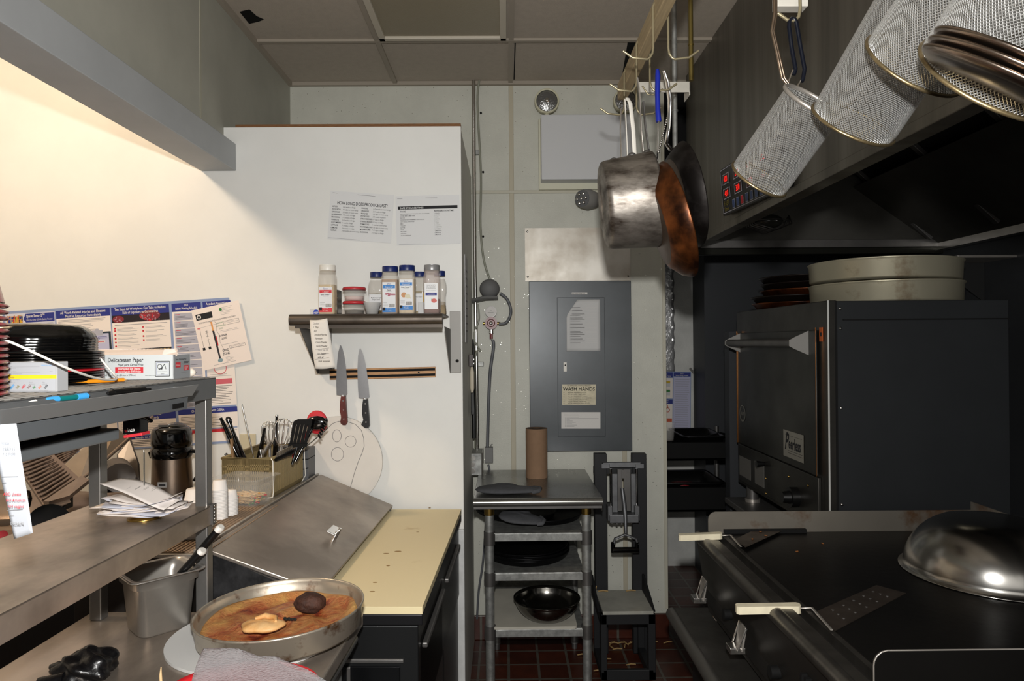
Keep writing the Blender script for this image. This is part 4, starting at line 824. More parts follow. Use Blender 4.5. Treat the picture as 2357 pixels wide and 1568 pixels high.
P = [V(38, 1068, 2.16), V(118, 1040, 2.34), V(186, 1103, 2.22), V(100, 1162, 2.02)]
b = MB(); b.slab([P[3], P[2], P[1], P[0]], .008, SR); ribs(b, P, 11, SR, .05, .92); tr = b.build('food_tray', t, .002)
b = MB(); b.slab([V(100, 1163, 2.01), V(186, 1104, 2.21), V(206, 1112, 2.21), V(160, 1150, 2.04), V(113, 1164, 2.0)], .012, SL); b.slab([V(113, 1164, 2.0), V(160, 1150, 2.04), V(135, 1160, 2.03), V(112, 1172, 2.0)], .01, SL); b.build('tray_lip', tr)
P = [V(100, 1040, 2.42), V(205, 1018, 2.52), V(196, 1028, 2.5), V(146, 1070, 2.36)]
b = MB(); P = [V(116, 1043, 2.40), V(196, 1023, 2.52), V(168, 1050, 2.46), V(146, 1071, 2.38)]; b.slab([P[3], P[2], P[1], P[0]], .006, SR); ribs(b, P, 5, SR, .2, .8); b.build('gauge_plate', t)
b = MB(); b.slab([V(146, 1071, 2.32), V(184, 1104, 2.24), V(232, 1066, 2.36), V(300, 1008, 2.50), V(270, 985, 2.5), V(215, 1010, 2.44)], .012, M('slicer_bright', 'b0a090', .28, .95, .15, 6)); b.tube([V(184, 1105, 2.23), V(232, 1068, 2.35), V(300, 1006, 2.5), V(352, 960, 2.6)], .006, SL, 8); b.build('blade_guard', t, .003)
b = MB(); b.slab([V(268, 1045, 2.55), V(270, 1095, 2.5), V(322, 1105, 2.5), V(320, 1065, 2.55), V(300, 1005, 2.6)], .02, M('slicer_grey', '75706c', .4, .8)); b.ell(V(250, 1102, 2.42), (.07, .03, .05), BLKGLOSS, 20, 10); b.cyl(V(268, 1085, 2.5), V(275, 1100, 2.38), .05, M('slicer_grey', '75706c', .4, .8), n=24); b.build('blade_housing', t, .006)
b = MB(); b.cyl(V(105, 1212, 2.0), V(112, 1206, 1.95), .055, BLKGLOSS, n=28); k_ = b.build('thickness_dial', t); b = MB(); b.cyl(V(122, 1196, 1.99), V(124, 1194, 1.975), .022, WHITEP, n=20); b.build('dial_scale', k_)
b = MB(); b.box(V(136, 1160, 2.08)-Vector((0, .02, .015)), V(160, 1150, 2.08)+Vector((0, .02, .01)), BLACK); b.build('tray_clamp', t, .004)
b = MB(); b.tube([V(62, 1135, 2.1), V(66, 1150, 2.08), V(62, 1165, 2.08)], .010, BLACK, 8); b.build('tray_knob', t, .004)
b = MB(); b.cyl(V(6, 1232, 2.0), V(6, 1232, 1.985), .013, RED, n=16); o = b.build('power_switch', t)

# ================================================================== WORKTABLE AND OVERSHELF
ZW = .98
YE = 1.71
xl, xrt = -1.05, -.362
t = thing('worktable', 'stainless steel worktable in left foreground under the double overshelf', 'worktable', (LX(xrt, YE), YE, 0), RL); WTT = t
TS = M('table_steel', 'a89c90', .30, .72, .35, 3.5, stretch=(2, 1, 1))
b = MB(); b.box((xl-xrt, -1.75, ZW-.035), (0, 0, ZW), TS); b.build('top', t, .006, 3)
for (x_, y_) in ((xl-xrt+.06, -.06), (-.06, -.06), (xl-xrt+.06, -1.6), (-.06, -1.6)): b = MB(); b.cyl((x_, y_, .05), (x_, y_, ZW-.03), .02, GALV, n=14); b.cyl((x_, y_, 0), (x_, y_, .05), .014, STEELD, n=12); b.build('leg', t)
b = MB(); b.box((xl-xrt+.03, -1.65, .25), (-.03, -.03, .27), GALV); b.build('undershelf', t, .003)
b = MB(); b.tube([(-.02, -.02, ZW-.06), (-.02, -1.7, ZW-.06)], .012, STEELD, 8); b.build('apron_rail', t)
xs1, xs0 = -.726, -1.0   # overshelf right and left
ZS1, ZS2 = 1.258, 1.568
t = thing('overshelf', 'two tier stainless steel overshelf standing on the worktable', 'shelf', (LX(xs1, 1.69), 1.69, ZW+.0005), RL); OV = t
OSM = M('overshelf_steel', 'aa9c8e', .32, .70, .4, 4.5, stretch=(1.5, 1, 1)); OSG = M('overshelf_grey', '77797a', .42, .6, .1, 5)
for (x_, yy) in ((0, 0), (-.262, 0), (0, -1.35), (-.262, -1.35)):
    b = MB(); b.box((x_-.030, yy-.030, 0), (x_, yy, ZS2-ZW-.02), M('post_steel', '84827f', .34, .75, .15, 8)); b.build('post', t, .003)
def trayshelf(name, z, mat, thick, n):
    b = MB(); b.box((-.30, -1.4, z-.003), (.008, .004, z), mat); b.box((.005, -1.4, z-thick), (.008, .004, z), mat); b.box((-.30, .001, z-thick), (.008, .004, z), mat); b.box((-.30, -1.4, z-thick), (-.297, .004, z), mat); return b.build(name, t, .001)
trayshelf('lower_shelf', ZS1-ZW, OSM, .045, 0); us = trayshelf('upper_shelf', ZS2-ZW, OSG, .05, 1)
for y_ in (-.35, -.9): b = MB(); b.ell((.009, y_, ZS2-ZW-.02), (.004, .006, .006), STEELB, 10, 6); b.build('bolt', us)
b = MB(); b.box((.006, -.03, ZS1-ZW-.045), (.014, -.015, ZS1-ZW+.004), STEELD); 
for k in range(6): b.ell((.014, -.022, ZS1-ZW-.04+k*.008), (.003, .003, .003), STEELB, 8, 5)
b.build('weld', t)
# perforated liner on the top shelf
b = MB(); LM = M('liner_grey', '8e8a84', .7)
for k in range(64): b.box((-.285, k*.0205, 0), (-.002, k*.0205+.011, .002), LM)
for k in range(14): b.box((-.285+k*.0212, 0, .001), (-.285+k*.0212+.009, 1.31, .003), LM)
o = b.build('shelf_liner'); place(o, (LX(xs1, .37), .37, ZS2+.0005), RL); tag(o, 'grey open mesh liner covering the top of the overshelf', 'liner')
# pen tray (trough) hung on the upper shelf, order rail and warmer under it
ye = PX(412, 900, LX(-.70, 1.4)).y
t = thing('pen_trough', 'grey steel pen trough fixed along the upper shelf edge', 'trough', (LX(xs1+.009, ye), ye, 1.50), RL)
b = MB(); b.box((0.001, -.95, .054), (.003, 0, .064), OSG); b.box((.001, -.95, .052), (.046, 0, .054), M('trough_floor', '66686a', .4, .6)); b.slab([(.044, -.95, .040), (.044, 0, .040), (.053, .010, .0630), (.053, -.95, .0630)], .002, M('lip_grey', '8a8c8e', .38, .6)); b.box((.001, -.003, .054), (.045, 0, .060), OSG); b.build('trough', t, .0005)
b = MB(); b.prism([(.022, .012), (.038, .012), (.040, .039), (.020, .043)], -.95, -.012, M('rail_grey', '6c7073', .42, .5), 'xz'); b.build('ticket_rail', t, .002)
b = MB(); b.box((.037, -.075, .018), (.0405, -.030, .028), BLACKM); b.build('rail_badge', t)
yc = PX(284, 1000, LX(-.73, 1.3)).y
b = MB(); b.box((-.10, -.9, -.0), (0, 0, .022), M('warmer_grey', '6e7274', .45, .4, .06, 5)); b.box((-.10, -.9, .022), (-.03, -.01, .05), BLACKM)  # black block over the strip stands in for shade under the upper shelf
t = thing('warmer_strip', 'grey steel strip housing hung beneath the upper shelf', 'heat strip', (LX(xs1-.012, yc), yc, 1.468), RL); b.build('housing', t, .003)
p = PY(303, 980, 1.40); t = thing('knife_sharpener_box', 'black and red hanging box at the end of the strip housing', 'box', (p.x, 1.40, p.z))
s_ = 1.40/FPX; b = MB(); b.box((-20*s_, 0, -20*s_), (20*s_, .03, 22*s_), BLKGLOSS); b.M = Matrix.Rotation(-.14, 4, 'Y'); b.box((-21*s_, -.002, -26*s_), (21*s_, .03, -19*s_), RED); b.build('case', t, .001)
b = MB(); b.tube([(.012, .01, .016), (.03, .0, .016), (.045, -.01, .010)], .004, BLKGLOSS, 8); b.build('arm', t)
o = flat(s_); o.M = Matrix.Translation((0, -.0025, 0)) @ Matrix.Rotation(-.12, 4, 'Y') @ o.M; o.text('w', -16, 13, 12, RED, 1, sx=.8, bold=.02); o.text('inco', -9, 13, 12, PAPER, 1, sx=.8, bold=.02); o.build('lettering', t)
# receipt hanging from the rail
t = thing('hanging_receipt', 'long white order receipt hanging from the ticket rail at far left', 'receipt', PY(38, 975, .945)); O = t.location
def fn(u, v):
    x = -22+u*60+v*(58*(1-u)+36*u)-14*u*0; y = 978+v*(262-u*6); return PY(x+ (0 if v < .9 else 0), y, 1.02-.02*math.sin(v*2.6)*(.3+u*.5)+.0*v)-O
def fn(u, v): return PY(-24+u*62+v*(57*(1-u)+38*u), 979-u*4+v*(262-u*10), .945-.012*math.sin(v*2.8)-.006*u*v)-O
b = MB(); b.sheet(fn, 6, 20, .0004, PAPERN); b.build('paper', t)
b = MB(); s_ = 1.0/FPX
def wr(px, py, txt, sz, mat): 
    o2 = flat(s_); o2.M = Matrix.Translation(PY(px, py, .925)-O) @ o2.M; o2.text(txt, 0, 0, sz, mat, 1, sx=.8); return o2
for (px, py, tx, sz, m_) in ((3, 1020, 'TOGO', 7, INKG), (6, 1034, 'TABLE 12', 8, INKG), (6, 1045, '7:12 09/2021', 7, INKG), (8, 1141, 'ADD cheese', 9, RED), (14, 1155, 'NO American', 9, RED), (18, 1169, 'NO veggies', 9, RED), (24, 1209, '0905674', 10, INKG)):
    wr(px, py, tx, sz, m_).build('print', t)
for (a0, w0, a1, w1) in ((4, 1098, 42, 1097), (16, 1175, 52, 1172), (4, 1112, 14, 1111), (20, 1187, 32, 1186)):
    b.tube([PY(a0, w0, .93)-O, PY(a1, w1, .927)-O], .0003, INKG, 4)
b.build('print_rule', t)
# pens
def pen(name, label, a, c_, Y0, Y1, r, segs, cat='pen'):
    A_, C_ = PZ(*a, Y0), PZ(*c_, Y0); t = thing(name, label, cat, (A_+C_)/2); O = t.location; A_ -= O; C_ -= O
    for (f0, f1, k, m_, nm) in segs: b = MB(); b.cyl(A_.lerp(C_, f0), A_.lerp(C_, f1), r*k[0], m_, r1=r*k[1], n=12); b.build(nm, t)
TEAL = M('pen_teal', '0e6a6a', .3); SKY = M('pen_sky', '3f9bd8', .35)
pen('ballpoint_pen', 'turquoise ballpoint pen with pale blue grip lying in the trough', (99, 922), (206, 911), 1.563, 0, .0052, ((0, .04, (.5, .5), TEAL, 'plunger'), (.04, .3, (1, 1), SKY, 'clip_end'), (.3, .7, (.9, .9), TEAL, 'barrel'), (.7, .93, (1.1, 1.1), SKY, 'grip'), (.93, 1, (1.1, .3), SKY, 'tip')))
pen('white_pen', 'white stick pen with black cap lying in the trough at far left', (-10, 935), (90, 925), 1.562, 0, .0048, ((0, .19, (1.1, 1.1), BLACK, 'cap'), (.19, .9, (1, 1), WHITEP, 'barrel'), (.9, 1, (.8, .2), BLACK, 'tip')))
pen('black_marker', 'black marker lying in the trough nearest the post', (248, 905), (346, 896), 1.5635, 0, .0062, ((0, .12, (.5, .8), BLACK, 'end'), (.12, .85, (1, 1), BLACK, 'barrel'), (.85, 1, (.8, .4), BLACK, 'cap')))
pen('pencil', 'orange pencil with metal ferrule lying along the shelf edge', (133, 882), (292, 874), 1.577, 0, .0040, ((0, .05, (1, 1), STEELD, 'ferrule'), (.05, .95, (1, 1), M('pencil_orange', 'e08a18', .4), 'barrel'), (.95, 1, (1, .2), M('pencil_wood', 'd0ae84', .6), 'tip')), 'pencil')
ZU = ZS2+.004
# white cord over the plates
P_l = [(2, 782, 1.09), (30, 790, 1.10), (100, 822, 1.13), (160, 850, 1.17), (215, 869, 1.26), (255, 875, 1.36), (268, 870, 1.42), (250, 848, 1.44), (228, 822, 1.44)]
hose('white_cord', 'white cord drooping in front of the black plates onto the pencil', [(a, c_) for a, c_, _ in P_l], [y for *_, y in P_l], .0022, WHITEP)
# stack of black plates
xc, yc_ = LX(-.968, 1.41), 1.412
z = ZU
b = MB()
def ridge(a): return 1+.004*math.cos(a*28)
b.lathe([(.128, 0), (.130, .001), (.130, .0035), (.116, .006), (.112, .012), (.108, .014), (.112, .010), (.114, .004), (.126, .001)], BLKGLOSS, 72, fn=ridge); pl = b.build('black_plate')
tag(place(pl, (xc, yc_, z)), 'black ribbed plate at the very bottom of the big black stack', 'plate', 'upside down black plates on the overshelf')
for k in range(1, 13):
    if k == 5:
        r_ = dup(pl, (xc, yc_, z+k*.0052), None, 'single red plate slipped into the black plate stack'); r_.data = pl.data.copy(); r_.data.materials[0] = M('plate_red', 'b5202a', .2); continue
    dup(pl, (xc, yc_, z+k*.0052), None, 'black ribbed plate, %s up from the bottom of the big black stack' % nth(k))
z += 13*.0052
b = MB(); b.lathe([(.116, 0), (.118, .004), (.112, .018), (.098, .030), (.085, .036), (.001, .040), (.001, .037), (.084, .033), (.10, .022), (.112, .004)], BLKGLOSS, 72, fn=lambda a: 1+.010*math.cos(a*28)); bt = b.build('black_bowl')
tag(place(bt, (xc, yc_, z-.004)), 'black ribbed basket bowl, bottom of the domed ones on the black stack', 'bowl', 'upside down black bowls crowning the stack')
for k in range(1, 5): dup(bt, (xc, yc_, z-.004+k*.0055), (0, 0, .02*k), ('black ribbed basket bowl second of the domed ones', 'black ribbed basket bowl third of the domed ones', 'black ribbed basket bowl fourth of the domed ones', 'topmost black ribbed basket bowl crowning the stack')[k-1])
# stack of red plates at the left edge
xc, yc_ = LX(-.868, 1.03), 1.03
b = MB(); b.lathe([(.098, 0), (.115, .002), (.118, .0045), (.115, .007), (.098, .009), (.094, .004)], M('plate_red_dark', '8e2228', .25, coat=.3), 60, close=True); rp = b.build('red_plate')
for k in range(15):
    lb = 'red plate %s up from the bottom of the stack at the left edge' % nth(k) if k < 14 else 'topmost red plate of the stack at the left edge'
    loc = (xc, yc_, ZU+k*.0098)
    tag(place(rp, loc), lb, 'plate', 'red plates stacked at the left edge') if k == 0 else dup(rp, loc, None, lb)
b = MB(); b.lathe([(.112, 0), (.105, .03), (.088, .045), (.001, .048), (.001, .045), (.085, .042), (.10, .028), (.108, 0)], MATS['plate_red_dark'], 48); o = b.build('red_bowl'); place(o, (xc, yc_, ZU+15*.0098)); tag(o, 'upside down red basket bowl on top of the red plates', 'bowl')
# day label box
s_ = 1.18/FPX; a = PY(8, 898, 1.17); t = thing('label_dispenser', 'small white box of food date labels with yellow stripe', 'label box', (a.x, 1.17, ZU), RL)
W_, Hh = 124*s_, 68*s_; b = MB(); b.box((0, 0, 0), (W_, .028, Hh), M('label_box_card', 'a2a3a5', .7)); b.build('box', t, .001)
o = flat(s_); o.M = Matrix.Translation((0, -.0006, Hh)) @ o.M; o.eps = .15; W = 124
o.rect(12, 3, 120, 65, M('label_card', 'a9abaf', .6), 0); o.lines(13, 11, 84, 1, 2, .5, INKG, 0); o.text('Date', 13, 11, 4.4, INKG); o.text('PRODUCTO', 13, 15, 3, INKG); o.text('DISSOLVE-A-WAY', 88, 9, 3.4, SKY, sx=.9); o.text('Prep Date', 13, 23, 4.4, INKG); o.rect(13, 24, 86, 24.4, INKG); o.text('FECHA DE PREPARACION', 13, 28, 3, INKG, sx=.9); o.text('AM PM', 107, 23, 3.4, INKG, sx=.7)
o.rect(12, 29.5, 123, 38, M('label_bright_yellow', 'e8c82a', .5), 1); o.text('Use By', 13, 36.5, 4.8, INK, 2); o.text('AM PM', 107, 36, 3.4, INK, 2, sx=.7); o.text('FECHA VENCIMIENTO', 13, 41, 3, INKG, sx=.9); o.text('Shelf Life', 13, 48, 4.2, INKG); o.text('Empl.', 60, 48, 4.2, INKG); o.text('Mgr.', 90, 48, 4.2, INKG)
o.text('VIDA UTIL', 13, 51.5, 2.8, INKG); o.text('EMPLEADO', 60, 51.5, 2.8, INKG); o.text('GERENTE', 90, 51.5, 2.8, INKG); o.text('NATIONAL CHECKING', 82, 66, 2.6, INKG, sx=.8)
o.build('label_print', t)
for k, (tx, m_) in enumerate((('MON', SKY), ('TUE', M('olive', '7c7430', .5)), ('WED', RED), ('THU', M('brown', '70382a', .5)), ('FRI', GRN), ('SAT', M('orange', 'd8662a', .5)), ('SUN', INK))):
    o = flat(s_); o.eps = .15; o.M = Matrix.Translation((s_*(19+k*13), -.0009, Hh-62*s_)) @ Matrix.Rotation(-.85, 4, 'Y') @ o.M; o.text(tx, 0, 0, 6.6, m_, 1, sx=.8, bold=.03); o.build('day_print', t)
# deli paper box
s_ = 1.55/FPX; a = PY(400, 874, 1.55); t = thing('deli_paper_box', 'white Delicatessen Paper carton with open torn lid on overshelf', 'box', (a.x, 1.55, ZU), .03)
L_, D_, Hh = .275, .085, .056; b = MB(); b.box((-L_, 0, 0), (0, .002, Hh), M('carton_white', 'c4c8c8', .6)); b.box((-L_, D_, 0), (0, D_+.002, Hh), PAPERG); b.box((-.002, 0, 0), (0, D_, Hh), M('carton_side', '8f9294', .6)); b.box((-L_, 0, 0), (0, D_, .002), PAPERG); b.box((-L_, 0, 0), (-L_+.002, D_, Hh), PAPERG); b.build('carton', t)
b = MB(); b.slab([(-L_, D_*.5, Hh+.012), (-.01, D_*.5, Hh+.010), (.004, D_*.1, Hh-.004), (-L_, .0, Hh+.0)], .001, M('carton_flap', 'd9cabf', .7)); b.slab([(-.03, .01, Hh), (.0, .03, Hh-.002), (-.012, .03, Hh+.012), (-.03, .02, Hh+.012)], .001, M('carton_flap', 'd9cabf', .7))
for k in range(90): b.add([(-L_+k*.003, D_*.5, Hh+.012), (-L_+k*.003+.003, D_*.5, Hh+.012), (-L_+k*.003+.0015, D_*.5, Hh+.0145)], [(0, 1, 2)], M('carton_flap', 'd9cabf', .7))
b.build('torn_flap', t)
b = MB(); b.box((-L_+.01, .006, .003), (-.012, D_-.006, Hh-.004), PAPER); o = b.build('deli_sheets', None, .001); o['label'] = 'white interfolded sheets inside the carton'; o.parent = t
o = flat(s_); o.M = Matrix.Translation((0, -.0006, Hh)) @ o.M; o.eps = .15
o.text('Delicatessen Paper', -68, 16, 14.4, INK, al='RIGHT', sx=.72, bold=.018); o.text('Papel para Carnes Frias', -68, 24.5, 7, INK, al='RIGHT', sx=.86, shear=.25, bold=.01)
o.rect(-131, 27.5, -68, 41, LR); o.text('Interfolded 500 Sheets', -99.5, 33.3, 6.3, PAPER, 2, 'CENTER', .88, bold=.02); o.text('Interplegado 500 Hojas', -99.5, 39.8, 6.3, PAPER, 2, 'CENTER', .88, shear=.25, bold=.02)
o.text('10 in x 10.75 in (25.4cm x 27.3cm)', -154, 48, 5.8, INK, sx=.84, bold=.01); o.text('www.sysco.com', -64, 48, 3.6, INK, sx=1)
o.line([(-168, 26), (-142, 32), (-142, 40), (-168, 34)], .6, INKG); o.line([(-168, 29), (-143, 36)], .5, INKG)
o.line([(-41, 15), (-9, 15), (-9, 49), (-41, 49), (-41, 14.5)], 1.4, INK); o.line([(-38, 18), (-12, 18), (-12, 46), (-38, 46), (-38, 18)], .6, NAVY); o.disc(-31, 27, 5.6, INK, 1, 20); o.disc(-31, 27, 4.4, M('carton_white', 'c4c8c8', .6), 2, 20); o.line([(-28, 33), (-20, 21), (-17, 33)], 1.2, INK, 2); o.line([(-34, 34), (-25, 31), (-27, 34.5)], 1.1, INK, 2.2); o.text('QUALITY ASSURANCE', -25, 39, 2.4, INKG, al='CENTER', sx=.9); o.text('Sysco', -25, 44.5, 3.6, INK, al='CENTER')
o.build('front_print', t)
o = flat(s_); o.M = Matrix.Translation((.0006, 0, Hh)) @ Matrix.Rotation(PI/2, 4, 'Z') @ o.M; o.eps = .15
o.text('Sysco - Delicatessen Paper', 8, 13, 5.8, INK, sx=.9, bold=.01); o.rect(8, 18, 34, 30, LR); o.text('500 Sheets', 11, 26, 4.4, PAPER, 2); o.rect(50, 26, 78, 38, LR); o.text('REORDER', 54, 32, 4.4, PAPER, 2); o.text('7006971', 54, 36.5, 4.4, PAPER, 2); o.lines(50, 17, 78, 2, 3, 1, INK, .2); o.lines(36, 42, 78, 1, 3, 1, INKG, .2); o.line([(36, 18), (50, 24)], .5, INKG)
o.build('end_print', t)
p = PY(457, 868, 1.63); b = MB(); b.ell((0, 0, .011), (.016, .011, .011), M('egg_white', 'ddd2c4', .6), 16, 10); o = b.build('white_egg'); o.location = (LX(-.765, 1.66), 1.655, ZU); tag(o, 'small round white object at the shelf corner behind the carton', 'ball')
# receipts on a spike
YK = 1.55; xk = PY(332, 1150, YK).x; t = thing('receipt_spike', 'brass footed spike skewering a pile of receipts on lower shelf', 'spike', (xk, YK, ZS1))
b = MB(); b.cyl((0, 0, .002), (0, 0, .150), .0016, STEELB, n=8); b.cyl((0, 0, .15), (0, 0, .157), .0016, STEELB, r1=.0001, n=8); b.build('needle', t)
b = MB(); b.lathe([(.001, 0), (.035, 0), (.035, .004), (.01, .006), (.005, .012), (.001, .012)], MATS['brass'], 28); b.build('base', t)
PW_ = M('receipt_paper', 'cfc6bf', .75); PW2 = M('receipt_paper_cool', 'bdbec8', .75)
n_r = 15
for k in range(n_r):
    a = random.uniform(-.45, .45)+(PI if k % 2 else 0); L_ = random.uniform(.068, .095); w_ = random.uniform(.030, .040); lift = random.uniform(.003, .012); dx = random.uniform(-.014, .014); fold = random.choice((0, 0, 1))
    def fn(u, v): x = (u-.5)*2*L_+dx; return (x, (v-.5)*2*w_, lift*(abs(u-.5)*2)**2*(1 if not fold else -.2)+.0012*math.sin(u*7+k))
    b = MB(Matrix.Rotation(a, 4, 'Z')); b.sheet(fn, 10, 3, .0003, PW_ if k % 3 else PW2); o = b.build('receipt'); o.location = (xk, YK, ZS1+.012+k*.0021)
    tag(o, 'white receipt %s up from the bottom of the pile on the spike' % nth(k) if k < n_r-1 else 'flat white receipt directly under the curled one on the spike', 'receipt', 'receipts on the spike')
b = MB(); b.sheet(lambda u, v: (-.075+u*.155, -.03+v*.062-.01*u, .045*(1-u)**2*(1-v)+.028*math.sin(u*PI)*0+.035*(1-u)*v+.010*math.sin(u*4)), 16, 6, .0003, PW_)
for k in range(5): b.box((-.04+k*.02, -.018, .03), (-.039+k*.02, .0, .0301), INKG)
o = b.build('receipt'); o.location = (xk, YK-.01, ZS1+.047); o.rotation_euler = (.15, 0, -.15); tag(o, 'large curled receipt lifting at its left end on top of the spike pile', 'receipt', 'receipts on the spike')
# stainless pan with two knives
p = PZ(325, 1466, ZW); t = thing('steel_food_pan', 'deep stainless steel food pan holding two black handled knives', 'food pan', (-.828, 1.628, ZW+.0005), .80)
b = MB(); PS = M('pan_steel', 'aaa59e', .28, .75, .12, 8)
pan(b, [(.052, .045, 0), (.058, .051, .006), (.066, .060, .112), (.072, .066, .116), (.073, .067, .134), (.084, .078, .137), (.084, .078, .1395), (.070, .065, .138), (.069, .064, .120), (.063, .058, .112), (.055, .048, .010), (.050, .043, .006)], PS, .022); b.build('pan_body', t)
ZPB = t.location
def pk(label, top, Y, base, Yb):
    A_ = PY(*top, Y); C_ = PY(*base, Yb); t = thing('paring_knife', label, 'knife', C_); v = A_-C_
    b = MB(); u = v.normalized(); b.tube([v*.30, v*.6, v*.93], [.012, .0145, .0155], M('knife_handle_black', '0b0b0c', .4), 12, flat=(1, .6)); b.build('handle', t)
    b = MB(); b.tube([v*.93, v*.98, v], [.0157, .016, .011], M('handle_white', 'dcd8d0', .4), 12, flat=(1, .62)); b.build('handle_cap', t); b = MB(); b.tube([v*.27, v*.30], [.0115, .0125], M('handle_white', 'dcd8d0', .4), 12, flat=(1, .6)); b.build('handle_band', t)
    b = MB(); b.tube([v*.32, v*.1, u*-.03], [.009, .008, .003], STEELB, 8, flat=(1, .15)); b.build('blade', t)
pk('black handled knife with white end, front one in the steel pan', (468, 1266), 1.615, (390, 1345), 1.615)
pk('black handled knife reaching higher, rear one in the steel pan', (510, 1212), 1.655, (398, 1340), 1.655)
# pizza pan with crust, cardboard round
ZC0 = ZW
pc = PY(652, 1425, 1.50); cx, cy = -.520, 1.570
t = thing('cardboard_round', 'white corrugated cake circle lying beneath the deep pizza pan', 'cardboard circle', (-.578, 1.572, ZW+.0005))
b = MB(); b.cyl((0, 0, 0), (0, 0, .006), .190, M('cardboard_white', 'bdbdbb', .7), n=64); b.M = Matrix.Rotation(.03, 4, 'Y'); b.build('board', t)
r = .184; zr = ZW+.0145
t = thing('deep_pizza_pan', 'stained round deep pizza pan tilted on a white cardboard circle', 'pizza pan', (cx, cy, zr), rot=(0, -.03, 0)); PT = t
PM = M('pizza_pan_metal', 'b4aa9a', .34, .75, .35, 22, '6a4628', contrast=(.30, .46), bump=.1, bscale=30)
b = MB(); b.lathe([(.001, 0), (r*.95, 0), (r*.975, .006), (r, .046), (r*1.015, .050), (r*1.02, .053), (r*1.01, .056), (r*.995, .054), (r*.985, .046), (r*.96, .008), (.001, .004)], PM, 96); b.build('pan_body', t)
def crustmat():
    m = bpy.data.materials.new('baked_crust'); m.use_nodes = True; nt = m.node_tree; bs = nt.nodes['Principled BSDF']; MATS['baked_crust'] = m
    tc = nt.nodes.new('ShaderNodeTexCoord'); n1 = nt.nodes.new('ShaderNodeTexNoise'); n1.inputs['Scale'].default_value = 21; n1.inputs['Detail'].default_value = 12; n1.inputs['Roughness'].default_value = .68; n1.inputs['Distortion'].default_value = .4
    nt.links.new(tc.outputs['Object'], n1.inputs['Vector'])
    ln = nt.nodes.new('ShaderNodeVectorMath'); ln.operation = 'LENGTH'; nt.links.new(tc.outputs['Object'], ln.inputs[0])
    mr = nt.nodes.new('ShaderNodeMapRange'); mr.inputs['From Min'].default_value = .12; mr.inputs['From Max'].default_value = .18; mr.inputs['To Min'].default_value = 0; mr.inputs['To Max'].default_value = .22; nt.links.new(ln.outputs['Value'], mr.inputs[0])
    ad = nt.nodes.new('ShaderNodeMath'); ad.operation = 'ADD'; nt.links.new(n1.outputs['Fac'], ad.inputs[0]); nt.links.new(mr.outputs[0], ad.inputs[1])
    r_ = nt.nodes.new('ShaderNodeValToRGB'); e = r_.color_ramp.elements; e[0].position = .36; e[0].color = (*lin('5e1c08'), 1); e[1].position = .80; e[1].color = (*lin('cf9f58'), 1)
    for p_, c_ in ((.42, '8a3410'), (.47, 'a85426'), (.57, 'b97840')): x = e.new(p_); x.color = (*lin(c_), 1)
    nt.links.new(ad.outputs[0], r_.inputs[0]); nt.links.new(r_.outputs[0], bs.inputs['Base Color']); bs.inputs['Roughness'].default_value = .42
    bp = nt.nodes.new('ShaderNodeBump'); bp.inputs['Strength'].default_value = 1; bp.inputs['Distance'].default_value = .02; nt.links.new(n1.outputs['Fac'], bp.inputs['Height']); nt.links.new(bp.outputs[0], bs.inputs['Normal'])
    return m
CM = crustmat()
b = MB(); n, m_ = 72, 22; vs = []; fs = []
for j in range(m_+1):
    rr = r*.955*j/m_
    for i in range(n):
        a = 2*PI*i/n; hgt = .022+.004*math.sin(a*3+rr*40)+.003*math.sin(rr*110+a*5)+(.016*max(0, (j/m_-.8)/.2)**1.0*math.sin(min(1, (1-j/m_)/.1)*PI/2) if j/m_ > .8 else 0)-(0.012 if j == m_ else 0)
        vs.append((rr*math.cos(a)*(1-.01*math.sin(a*7)), rr*math.sin(a)*(1-.01*math.sin(a*7)), hgt))
for j in range(m_):
    for i in range(n): fs.append((j*n+i, j*n+(i+1) % n, (j+1)*n+(i+1) % n, (j+1)*n+i))
b.add(vs, fs, CM, True); o = b.build('baked_cheese_crust'); place(o, (cx, cy, zr), rot=(0, -.03, 0)); tag(o, 'orange brown baked cheese crust filling the deep pizza pan', 'pizza')
q = PY(603, 1440, 1.42); q.z = zr+.048; q = PZ(604, 1440, zr+.036)
b = MB(); b.ell((0, 0, 0), (.048, .034, .011), M('pale_dough', 'd9b07a', .5, 0, .25, 25, 'c48a4a', bump=.4, bscale=40), 28, 12, lambda d: 1+.06*math.sin(5*math.atan2(d.y, d.x))+.03*math.sin(9*d.x)); b.tube([(-.02, .012, .010), (0, .02, .014), (.025, .013, .011), (.03, -.002, .010)], [.004, .006, .006, .003], MATS['pale_dough'], 8)
o = b.build('dough_bread'); o.location = q; tag(o, 'pale folded piece of dough bread lying on the crust', 'bread')
q = PZ(712, 1388, zr+.042)
b = MB(); b.ell((0, 0, 0), (.036, .026, .024), M('charred_brown', '3c2013', .75, 0, .4, 60, bump=.9, bscale=120), 28, 18, lambda d: 1+.05*math.sin(5*d.x+3)*math.sin(6*d.y)+.03*math.sin(9*d.z+5*d.x)+.05*d.x); o = b.build('burnt_meatball'); o.location = q; tag(o, 'dark brown crusty lump of burnt meat on the far side of the crust', 'meat')
q = PZ(667, 1427, zr+.032); b = MB()
for k in range(9): b.ell((-.012+k*.003+random.uniform(-.002, .002), random.uniform(-.002, .003), random.uniform(0, .003)), (.004, .003, .003), M('burnt_herb', '14120e', .9), 8, 5)
o = b.build('burnt_herb'); o.location = q; tag(o, 'tiny black burnt herb sprig beside the pale dough', 'herb')
